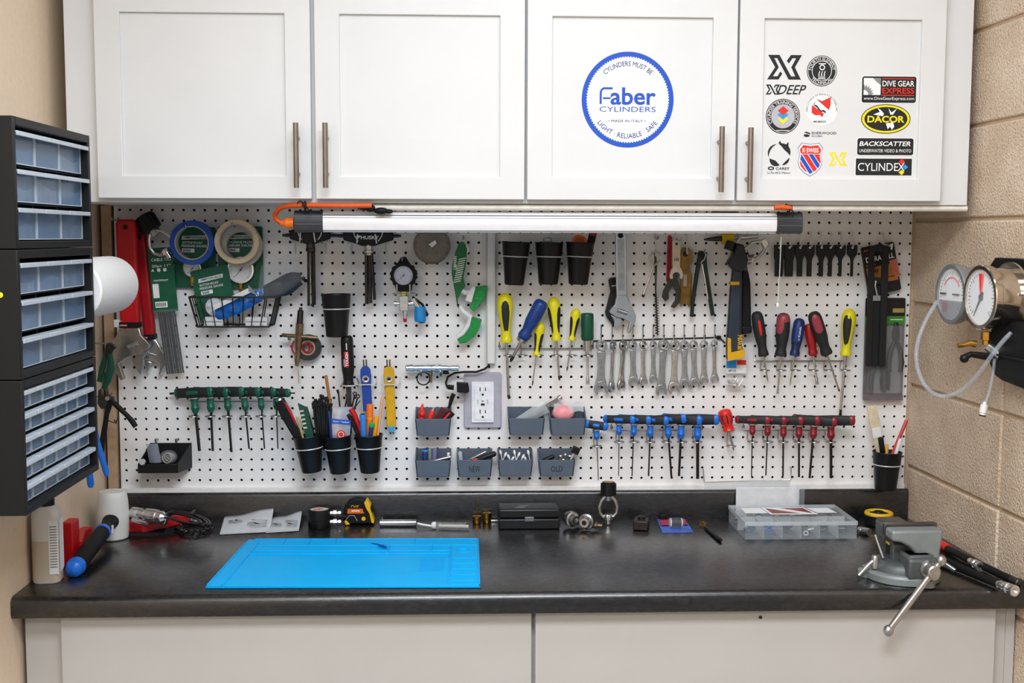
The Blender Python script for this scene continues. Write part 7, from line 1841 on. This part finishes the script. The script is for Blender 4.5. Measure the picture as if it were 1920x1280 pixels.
# --- black gauge lying face up
o = on('pressure_gauge', 'black cylindrical pressure gauge lying face up on the worktop', 'gauge', 599, 988)
b = M(); b.lathe((0, 0, .0005), (0, 0, 9), [(0, .0255), (.002, .027), (.017, .027), (.018, .026), (.019, .027), (.042, .027), (.045, .0262), (.045, .023), (.043, .0225), (.043, 0)], 40); cs = obj('case', b, BLK, o)
b = M(); b.lathe((0, 0, .0428), (0, 0, 9), [(0, .0226), (.0008, .0226)], 36); obj('dial', b, mat('aged_dial', 'c9c9b6', .5), cs)
b = M(); b.tube([(-.012, -.008, .0445), (.008, .005, .0445)], [.0012, .0006], 6); b.lathe((0, 0, .0436), (0, 0, 9), [(0, .003), (.002, .0025)], 12); obj('needle', b, INKR, cs)
for z in (.0125, .034):
    b = M(); b.lathe((.025, 0, z), (9, 0, z), [(0, .006), (.008, .006), (.009, .0085), (.017, .0085), (.018, .005), (.025, .006), (.028, .004)], 6); obj('fitting', b, CHR, o)
b = M(); b.lathe((.05, 0, .026), (9, 0, .026), [(0, .004), (.014, .004)], 12); obj('coupler', b, BLK, o)
# --- tape measure
o = on('tape_measure', 'black tape measure with yellow trim and orange label standing on the worktop', 'tape measure', 672, 985)
q = lambda pts: [((x - 672) * .001265, (985 - y) * .00128 + .0005) for x, y in pts]
b = M(); b.prism(q([(645, 983), (643, 965), (646, 948), (655, 937), (668, 932), (684, 935), (694, 945), (698, 960), (701, 983)]), 0, .026); bd = obj('body', b, BLKM, o, bev=.005, seg=3)
b = M(); b.prism(q([(683, 941), (688, 935), (696, 946), (695, 952), (702, 975), (702, 981), (697, 980), (693, 962), (687, 952)]), -.003, .026); obj('yellow_trim', b, mat('trim_yellow', 'e8b80e', .4), o, bev=.001)
b = M(); b.prism(q([(645, 976), (649, 975), (656, 983), (648, 984)]), -.002, .024); obj('yellow_corner', b, mat('trim_yellow', 'e8b80e', .4), o, bev=.001)
b = M(); x, z = q([(682, 972)])[0]; b.lathe((x, 0, z), (x, -9, z), [(-.001, .005), (.0015, .005)], 18); obj('lock_button', b, mat('trim_yellow', 'e8b80e', .4), o)
b = M(); b.prism(q([(651, 962), (652, 953), (680, 953), (683, 962)]), -.0006, .002); lb = obj('label', b, mat('label_orange', 'e06a1c', .45), o)
x, z = q([(666, 948)])[0]; b = M(); b.text('1"x16\'', x, z, .018, .006, -.0006, bold=.02); obj('lettering', b, mat('trim_yellow', 'e8b80e', .4), lb)
x, z = q([(667, 957)])[0]; b = M(); b.box(x - .010, x + .010, -.0011, -.0006, z - .0012, z + .0012); obj('print_line', b, INKW, lb)
b = M(); b.tube([(v[0], -.0006, v[1]) for v in q([(648, 974), (655, 966), (664, 966), (670, 976)])], .0012, 6); obj('moulded_line', b, INKG, o)
# --- steel tube, syringe, brass plugs
o, L = lay('steel_tube', 'short brushed steel tube with cross pin lying beside the tape measure', 'tube', (712, 980), (781, 980), .0085)
b = M(); b.lathe((0, 0, 0), DN, [(0, .0075), (.001, .0085), (L - .002, .0085), (L, .0075), (L, .005), (L - .004, 0)], 22); obj('tube', b, STEEL, o)
b = M(); b.tube([(0, -.013, -.006), (0, .013, -.006)], .0016, 8); obj('cross_pin', b, CHR, o)
o, L = lay('syringe', 'clear syringe with white plunger lying on the worktop', 'syringe', (784, 984), (884, 986), .0085)
b = M(); b.lathe((0, 0, -.035), DN, [(0, .0085), (L - .05, .0085), (L - .05, .012), (L - .048, .012)], 20); obj('barrel', b, CLEARB, o)
b = M(); b.lathe((0, 0, -.033), DN, [(0, .007), (.004, .009), (.010, .009), (.011, .006)], 20); obj('nozzle_end', b, WPL, o)
b = M(); b.tube([(0, .004, .002), (0, .001, -.012), (0, -.002, -.035)], .0028, 8); obj('nozzle', b, WPL, o)
b = M(); b.tube([(0, -.001, -.05), (0, -.001, -L * .95)], .0045, 8); obj('plunger', b, mat('grey_white_plastic', 'b8b6b2', .4), o)
o, L = lay('drill_bit', 'slim threaded steel bit lying in front of the syringe', 'bit', (820, 981), (884, 980), .0035)
b = M(); b.lathe((0, 0, 0), DN, [(0, 0), (.006, .003)] + [(.008 + i * .0022, .0034 if i % 2 else .0026) for i in range(int((L - .01) / .0022))], 10); obj('body', b, BRONZE, o)
for k_, (x, y, l, hp) in enumerate(((894, 981, 'brass plug with a tall thin pin standing on the worktop', .044), (913, 980, 'brass plug with a short pin beside the black case', .012))):
    o = on('brass_plug', l, 'plug', x, y, group='brass plugs')
    b = M(); b.lathe((0, 0, .0005), (0, 0, 9), [(0, .0095), (.002, .0105), (.010, .0105), (.011, .009), (.013, .009), (.014, .0115), (.018 + .007 * k_, .0115), (.020 + .007 * k_, .006)], 22); obj('body', b, BRASS, o)
    b = M(); b.lathe((0, 0, .019), (0, 0, 9), [(0, .0016), (hp, .0014)], 8); obj('pin', b, BRASS, o)
o, L = lay('steel_rod', 'thin steel rod poking out from behind the black case', 'rod', (920, 976), (960, 975), .003)
b = M(); b.lathe((0, 0, 0), DN, [(0, .002), (.001, .003), (L, .003)], 10); obj('rod', b, CHR, o)
# --- black case
fl, fr = G(935, 993), G(1050, 993)
o = thing('hard_case', 'closed black plastic case with a grey latch on the worktop', 'case', ((fl.x + fr.x) / 2, fl.y, ZC))
w = fr.x - fl.x
dp = min(.072, -.0235 - fl.y)
CB = mat('case_black', '19191a', .38, bump=.08, scale=500)
b = M(); b.box(-w / 2, w / 2, 0, dp, .0005, .026); obj('base', b, CB, o, bev=.004, seg=3)
b = M(); b.box(-w / 2, w / 2, 0, dp, .0275, .050); obj('lid', b, CB, o, bev=.005, seg=3)
b = M(); b.box(-.011, .011, -.0035, .002, .0205, .0315); obj('latch', b, mat('latch_grey', '8c8e92', .3, .6), o, bev=.001)
b = M(); b.prism([(-.04, .001), (-.02, .006), (-.022, .001)], 0, .0002); 
for i in range(3):
    b = M(); b.box(-.035 + .006 * i, -.012 + .006 * i, .014 + .011 * i, .017 + .011 * i, .0499, .0504); obj('lid_mark', b, INKG, o)
# --- chrome fittings
for k_, (x, y, yw, l) in enumerate(((1067, 988, .5, 'chrome hose fitting with hollow end facing the room, beside the black case'), (1102, 992, -.4, 'chrome and black ringed fitting beside the yoke adapter'))):
    o = on('hose_fitting', l, 'fitting', x, y, yw, 'chrome fittings by the black case')
    b = M(); b.lathe((0, .012, .0225), (0, -9, .013), [(0, .010), (.004, .014), (.014, .016), (.016, .0185), (.028, .0185), (.030, .015), (.036, .015), (.042, .012)], 24); obj('body', b, CHRD, o)
    p = Vector((0, .012, .0225)); dv = (Vector((0, -9, .012)) - p).normalized()
    for j in range(2):
        b = M(); b.lathe(p + dv * (.0415 + .0006 * j), p + dv * 9, [(0, .010 - .004 * j), (.0008, .010 - .004 * j)], 20); obj('bore', b, INKK if j == k_ else CHR, o)
    b = M(); b.lathe((.012, -.004, .013), (9, -.004, .011), [(0, .006), (.006, .008), (.014, .008), (.015, .005), (.026, .004)], 14); obj('side_stem', b, BRONZE, o)
    if k_:
        b = M(); b.torus(tuple(p + dv * .022), .0185, .0022, tuple(dv), 26, 8); obj('black_ring', b, BLK, o)
# --- standing yoke adapter
dy = -G(1140, 984).y
yoke(T('yoke_adapter', 'black knobbed steel yoke adapter standing upright on the worktop', 'yoke adapter', (1141, 903), (1140, 984), dy), 14.5, 24, 34, 42)
# --- small things
o = on('clamp_block', 'small dark brown clamp block with a bolt on the worktop', 'block', 1200, 993, radians(-14))
b = M(); b.box(-.016, .020, -.012, .034, .0005, .024); obj('body', b, mat('dark_brown_plastic', '2a1f1b', .4), o, bev=.003)
b = M(); b.box(-.012, .016, -.0125, -.0115, .013, .0155); obj('slot', b, INKK, o)
b = M(); b.lathe((.002, .012, .024), (.002, .012, 9), [(0, .009), (.006, .009), (.008, .006)], 18); obj('bolt', b, DSTEEL, o)
W = [G(1242, 1000), G(1300, 998), lean(1284, 969), lean(1232, 970)]
o = thing('blister_card', 'blue and red carded pack with a black roller lying on the worktop', 'package', (W[0].x, W[0].y, ZC))
b = M(); qd = [W[i] - W[0] for i in range(4)]
b.add([(p.x, p.y, .0006) for p in qd] + [(p.x, p.y, .002) for p in qd], [(3, 2, 1, 0), (4, 5, 6, 7), (0, 1, 5, 4), (1, 2, 6, 5), (2, 3, 7, 6), (3, 0, 4, 7)]); cd = obj('card', b, mat('card_blue', '4a6cc4', .4, var=.3, scale=30), o)
L2 = lambda u, v, z: tuple(((qd[0] * (1 - u) + qd[1] * u) * (1 - v) + (qd[3] * (1 - u) + qd[2] * u) * v) + Vector((0, 0, z)))
b = M(); b.add([L2(.05, .45, .0023), L2(.95, .45, .0023), L2(.95, .8, .0023), L2(.05, .8, .0023)], [(0, 1, 2, 3)]); obj('red_print', b, mat('card_red', 'b03a58', .4), cd)
b = M(); p = L2(.52, .35, .012); b.lathe((p[0] - .012, p[1], p[2]), (9, p[1], p[2]), [(0, .010), (.024, .010)], 20); obj('roller', b, BLK, o)
for sx in (-1, 1):
    b = M(); b.lathe((p[0] + sx * .012, p[1], p[2]), (p[0] + sx * 9, p[1], p[2]), [(0, .0105), (.002, .0105)], 20); obj('roller_end', b, WPL, o)
b = M(); b.box(p[0] - .018, p[0] + .018, p[1] - .012, p[1] + .012, .002, .024); obj('blister', b, CLEAR, o, bev=.003)
b = M(); p = L2(.2, .9, .006); b.box(p[0] - .008, p[0] + .012, p[1] - .005, p[1] + .005, .002, .016); obj('clip', b, BLK, o, bev=.001)
o, L = lay('wire_brush', 'small black handled brush with brass bristles lying on the worktop', 'brush', (1319, 984), (1352, 1013), .005)
b = M(); b.lathe((0, 0, -.02), DN, [(0, .004), (.01, .0048), (L - .025, .0048), (L - .02, .003)], 12); obj('handle', b, BLK, o)
b = M()
random.seed(9)
for i in range(60):
    a, r = random.uniform(0, 2 * pi), random.uniform(.004, .013); b.tube([(0, 0, -.012 + .0002 * i), (r * cos(a), abs(r * sin(a)) - .003, -.006 + .012 * random.random() + .006)], .0006, 4)
s_ = obj('bristles', b, BRASS, o); s_['kind'] = 'stuff'
# --- compartment box
fl, fr = G(1397, 1012.5), G(1606, 1011)
H = .043; bl_ = G(1368, 947, ZC + H); 
w = fr.x - fl.x; dep = bl_.y - fl.y
o = thing('compartment_box', 'clear flat compartment box of rings with a red and white flag sticker', 'box', (fl.x, fl.y, ZC))
t_ = .0018
b = M(); b.box(0, w, 0, dep, .0006, .0025); b.box(0, w, 0, t_, .0025, H - .006); b.box(0, w, dep - t_, dep, .0025, H - .006); b.box(0, t_, t_, dep - t_, .0025, H - .006); b.box(w - t_, w, t_, dep - t_, .0025, H - .006); obj('tray', b, CLEARB, o)
for i in range(1, 6):
    b = M(); b.box(w * i / 6 - .0008, w * i / 6 + .0008, t_, dep - t_, .0025, H - .008); obj('divider', b, FROST, o)
b = M(); b.box(t_, w - t_, dep * .5 - .0008, dep * .5 + .0008, .0025, H - .008); obj('divider', b, FROST, o)
b = M(); b.box(-.001, w + .001, -.001, dep + .001, H - .004, H - .001); ld = obj('lid', b, CLEARB, o, bev=.0008)
b = M(); b.box(-.0015, w + .0015, -.0015, .0008, H - .009, H); b.box(-.0015, w + .0015, dep - .0008, dep + .0015, H - .009, H); b.box(-.0015, .0008, 0, dep, H - .009, H); b.box(w - .0008, w + .0015, 0, dep, H - .009, H); obj('lid_rim', b, FROST, ld)
ccs = ('3c5f86', '1d6cc0', '3a4450', '59626a', '2c2f38', '2b323a')
random.seed(21)
rl_ = ('grey-blue rubber rings heaped in the first compartment by the open worktop', 'bright blue rubber rings heaped in the second compartment of the clear box', 'dark grey rubber rings in the third compartment of the clear box', 'grey rubber rings under a pale ring in the fourth compartment', 'black rubber rings in the fifth compartment of the clear box', 'black rubber rings in the compartment nearest the yellow rimmed reel')
for i in range(6):
    b = M()
    for row in range(2):
        for j in range(5):
            x = w * (i + .5) / 6 + random.uniform(-.0045, .0045); y = dep * (.25 + .5 * row) + random.uniform(-.011, .011); z = .0085 + j * .0042
            b.torus((x, y, z), .0085 + .0012 * (j % 3), .0019, (random.uniform(-.2, .2), random.uniform(-.2, .2), 1), 18, 6)
    rr = obj('rubber_rings', b, mat('rings_' + ccs[i], ccs[i], .45, var=.2), loc=(fl.x, fl.y, ZC))
    tag(rr, rl_[i], 'rubber rings', 'rubber rings in the compartment box', 'stuff')
p = (w * 3.4 / 6, .0065, .022)
b = M(); b.torus((p[0] - .004, .0075, .014), .005, .0012, (.4, 1, .2), 16, 6)
tag(obj('ring', b, WPL, loc=(fl.x, fl.y, ZC)), 'small pale ring standing at the front of the clear compartment box', 'ring')
b = M(); b.lathe(p, (p[0] + 9, p[1], p[2] + 2), [(0, .002), (.014, .002)], 10)
tag(obj('pin', b, WPL, loc=(fl.x, fl.y, ZC)), 'small pale pin lying above the pale ring in the clear compartment box', 'pin')
def lidq(name, pts, m, z):
    b = M(); b.add([(w * u, dep * v, H - .001 + z) for u, v in pts], [tuple(range(len(pts)))]); return obj(name, b, m, ld)
lidq('flag_border', [(.30, .44), (.74, .44), (.68, .86), (.28, .86)], INKW, .0003)
lidq('flag_red', [(.325, .5), (.58, .5), (.31, .82)], DRED, .0006)
lidq('flag_red', [(.70, .5), (.665, .82), (.45, .82)], DRED, .0006)
lidq('side_label', [(.08, .52), (.29, .52), (.27, .84), (.09, .84)], INKW, .0003)
lidq('side_label', [(.745, .52), (.93, .52), (.90, .82), (.70, .82)], INKW, .0003)
a, c_ = D(1379, 912, .024), D(1505, 952, .024)
o = thing('plastic_sheet', 'frosted clear plastic sleeve standing against the backsplash behind the compartment box', 'sleeve', (a.x, -.028, ZC))
b = M(); b.box(0, c_.x - a.x - .012, -.006, 0, .0006, a.z - ZC); obj('sheet', b, mat('frosted_sheet', 'eef0f1', .35, alpha=.78), o, bev=.001)
b = M(); b.box(c_.x - a.x - .02, c_.x - a.x, -.010, -.006, .0006, a.z - ZC + .004); obj('open_edge', b, CLEARB, o)
# --- things behind the vise
o = on('tape_reel', 'round black reel with yellow rim lying behind the vise', 'reel', 1647, 984)
b = M(); b.lathe((0, 0, .0005), (0, 0, 9), [(0, .030), (.003, .034), (.024, .034), (.026, .032)], 40); obj('base', b, BLK, o)
b = M(); b.lathe((0, 0, .0262), (0, 0, 9), [(0, .0335), (.003, .0345), (.007, .033), (.008, .029), (.005, .025), (.003, .024)], 40); obj('rim', b, mat('trim_yellow', 'e8b80e', .4), o)
b = M(); b.lathe((0, 0, .026), (0, 0, 9), [(0, .024), (.004, .023), (.005, .012), (.009, .011), (.009, 0)], 32); obj('hub', b, BLK, o)
o, L = lay('hose_fitting', 'small chrome and black fitting between the compartment box and the yellow rimmed reel', 'fitting', (1608, 992), (1628, 997), .009)
b = M(); b.lathe((0, 0, 0), DN, [(0, .005), (.004, .008), (.010, .009), (.012, .006), (.016, .009), (L + .004, .009)], 14); obj('body', b, CHRD, o)
o, L = lay('marker', 'bright pink marker lying behind the vise by the block wall', 'pen', (1697, 982), (1684, 994), .0095)
b = M(); b.lathe((0, 0, 0), DN, [(0, .005), (.001, .008), (.004, .0092), (L, .0092)], 18); obj('cap', b, mat('hot_pink', 'e81e63', .35), o)
b = M(); b.lathe((0, 0, -L + .002), DN, [(0, .008), (.03, .008)], 16); obj('barrel', b, mat('lilac_grey', '9a93a0', .4), o)

# ------------------------------------------------------------------ bench vise
VG = mat('vise_grey', '868d8d', .36, .2, var=.08, scale=40); VGD = mat('vise_dark_grey', '5b5f5f', .42, .3, var=.12, scale=60); VJ = mat('vise_jaw_steel', '6d6a66', .35, .9)
vc = G(1691, 1081); vyaw = radians(2)
vz = thing('bench_vise', 'grey bench vise with a long steel bar handle near the block wall', 'vise', (vc.x, vc.y, ZC), (0, 0, vyaw))
Rv = Matrix.Rotation(vyaw, 3, 'Z')
vz.scale = (1, 1, 1.12)
def V(p):
    q_ = Rv.inverted() @ (p - Vector((vc.x, vc.y, ZC))); q_.z /= 1.12
    return q_
b = M(); b.lathe((0, 0, .0005), (0, 0, 9), [(0, .072), (.001, .076), (.012, .076), (.016, .072), (.017, .06)], 56)
for a in (pi * .25, pi * .95, pi * 1.6):
    b.lathe((cos(a) * .074, sin(a) * .074, .0005), (cos(a) * .074, sin(a) * .074, 9), [(0, .016), (.011, .016), (.013, .014)], 20)
obj('base', b, VG, vz)
for a in (pi * .25, pi * .95, pi * 1.6):
    b = M(); b.lathe((cos(a) * .074, sin(a) * .074, .0135), (cos(a) * .074, sin(a) * .074, 9), [(0, .008), (.006, .008)], 6); obj('mounting_bolt', b, STEEL, vz)
b = M(); b.lathe((0, 0, .0165), (0, 0, 9), [(0, .062), (.010, .060), (.016, .054), (.018, .045)], 48); obj('swivel_plate', b, VGD, vz)
# fixed body with anvil: profile in the y-z plane swept across x
def sweep(prof, x0, x1, nm, m, bev=.003, tap=None):
    b = M(); n = len(prof)
    f0 = [(x0 if not tap else x0 * t, y, z) for (y, z), t in zip(prof, tap or [1] * n)]; f1 = [(x1 if not tap else x1 * t, y, z) for (y, z), t in zip(prof, tap or [1] * n)]
    b.add(f0 + f1, [tuple(range(n)), tuple(reversed(range(n, 2 * n)))] + [(i, i + n, (i + 1) % n + n, (i + 1) % n) for i in range(n)])
    return obj(nm, b, m, vz, bev=bev)
JX = .013
sweep([(-.012, .033), (.050, .033), (.055, .045), (.085, .060), (.088, .080), (.086, .092), (.006, .092), (.006, .078), (-.006, .066), (-.012, .062)], -.026, .030, 'fixed_body', VGD)
sweep([(.006, .070), (.026, .070), (.030, .084), (.030, .096), (.006, .096)], JX - .054, JX + .054, 'fixed_jaw', VGD)
sweep([(.003, .080), (.007, .080), (.007, .102), (.003, .102)], JX - .056, JX + .056, 'jaw_plate', VJ, .001)
sweep([(.034, .091), (.088, .091), (.088, .0945), (.034, .0945)], -.024, .026, 'anvil', VJ, .0015)
sweep([(-.070, .034), (.02, .034), (.02, .056), (-.070, .056)], -.014, .034, 'slide_beam', VGD)
sweep([(-.024, .0135), (-.074, .0135), (-.078, .024), (-.078, .050), (-.060, .056), (-.024, .056)], -.018, .040, 'moving_body', VGD, .004)
b = M(); X0 = JX
b.prism([(X0 - .055, .097), (X0 + .052, .097), (X0 + .046, .046), (X0 + .040, .043), (X0 + .000, .043), (X0 - .003, .048), (X0 - .008, .058), (X0 - .020, .068), (X0 - .036, .075), (X0 - .055, .078)], -.046, -.006); obj('moving_jaw', b, VG, vz, bev=.005, seg=3)
b = M(); b.prism([(X0 - .001, .047), (X0 + .043, .047), (X0 + .043, .051), (X0 - .001, .051)], -.050, -.044); obj('jaw_lip', b, VG, vz, bev=.0015)
sweep([(-.002, .080), (-.006, .080), (-.006, .102), (-.002, .102)], JX - .056, JX + .056, 'jaw_plate', VJ, .001)
b = M(); b.box(-.0268, -.0260, .004, .024, .040, .060); obj('plate_label', b, INKK, vz)
b = M(); b.box(-.0272, -.0266, .004, .024, .059, .064, rot=Matrix.Rotation(radians(0), 3, 'X')); obj('yellow_label', b, INKY, vz)
b = M(); b.lathe((.018, -.078, .036), (.018, -9, .036), [(0, .0155), (.006, .0155), (.007, .012), (.016, .012), (.017, .0135), (.036, .0135), (.038, .011)], 26); obj('screw_head', b, CHRD, vz)
h1 = V(D(1673, 1172, .635)); h0_ = Vector((.018, -.105, .036)); 
dv = (h1 - h0_); dv.y = 0; dv = dv.normalized(); L = .148
b = M(); b.lathe(h0_ - dv * .026, h0_ + dv * 9, [(0, .0062), (L + .014, .0062)], 18); hb = obj('handle', b, STEEL, vz); hb['label'] = 'long steel bar handle'
for s_, tt in ((1, L - .012), (-1, .026)):
    p = h0_ + dv * (tt * s_); b = M(); b.sphere(tuple(p), .0105, 18); obj('handle_ball', b, CHRD, hb)
for (p0, p1) in ((Vector((-.062, -.01, .032)), V(D(1610, 1079, .545))), (Vector((.064, -.02, .032)), Vector((.088, -.055, .024)))):
    b = M(); b.lathe((p0.x, p0.y, .02), (p0.x, p0.y, 9), [(0, .0075), (.022, .0075), (.024, .006)], 16); lk = obj('lock_bolt', b, STEEL, vz)
    b = M(); b.tube([tuple(p0 + Vector((0, 0, .005))), tuple(p0 * .55 + p1 * .45 + Vector((0, 0, .004))), tuple(p1)], .0042, 12); obj('lock_lever', b, STEEL, lk)
b = M(); b.tube([tuple(V(D(1656, 1046, .535))), tuple(V(D(1641, 1002, .52)))], .0036, 10); obj('upper_lever', b, STEEL, vz)
# ------------------------------------------------------------------ long bars beside the vise
def bar(label, a, b_, r, m, tips, rings=()):
    o, L = lay('torque_wrench', label, 'wrench', a, b_, r, 'black bars beside the vise', lift=r * .36)
    b = M(); b.lathe((0, 0, 0), DN, [(0, r * .7), (.003, r), (L - .05, r), (L - .045, r * .8)], 18); obj('shaft', b, m, o)
    b = M(); b.lathe((0, 0, -L + .048), DN, [(0, r * .8), (.008, r * 1.05), (.016, r * .9), (.02, r * 1.2), (.03, r * 1.25), (.032, r * .95), (.036, r * 1.3), (.05, r * 1.3), (.05, r * .7), (.044, 0)], 20); obj('end_fitting', b, tips, o)
    for (t0, t1, mm, nm) in rings:
        b = M(); b.lathe((0, 0, -L * t0), DN, [(0, r * 1.05), (.001, r * 1.14), (L * (t1 - t0) - .001, r * 1.14), (L * (t1 - t0), r * 1.05)], 18); obj(nm, b, mm, o)
    return o
bar('black bar with red and yellow bands lying along the block wall', (1735, 1003), (1838, 1062), .0078, BLK, CHR, ((.12, .2, INKY, 'yellow_band'), (.28, .46, REDB, 'red_band')))
bar('long black bar with a ridged shaft nearest the vise, chrome end toward the room', (1745, 1042), (1902, 1107), .0085, BLKM, CHR)
bar('black bar behind the others, its dark steel end leaving past the corner', (1775, 1028), (1922, 1099), .0082, BLK, DSTEEL)
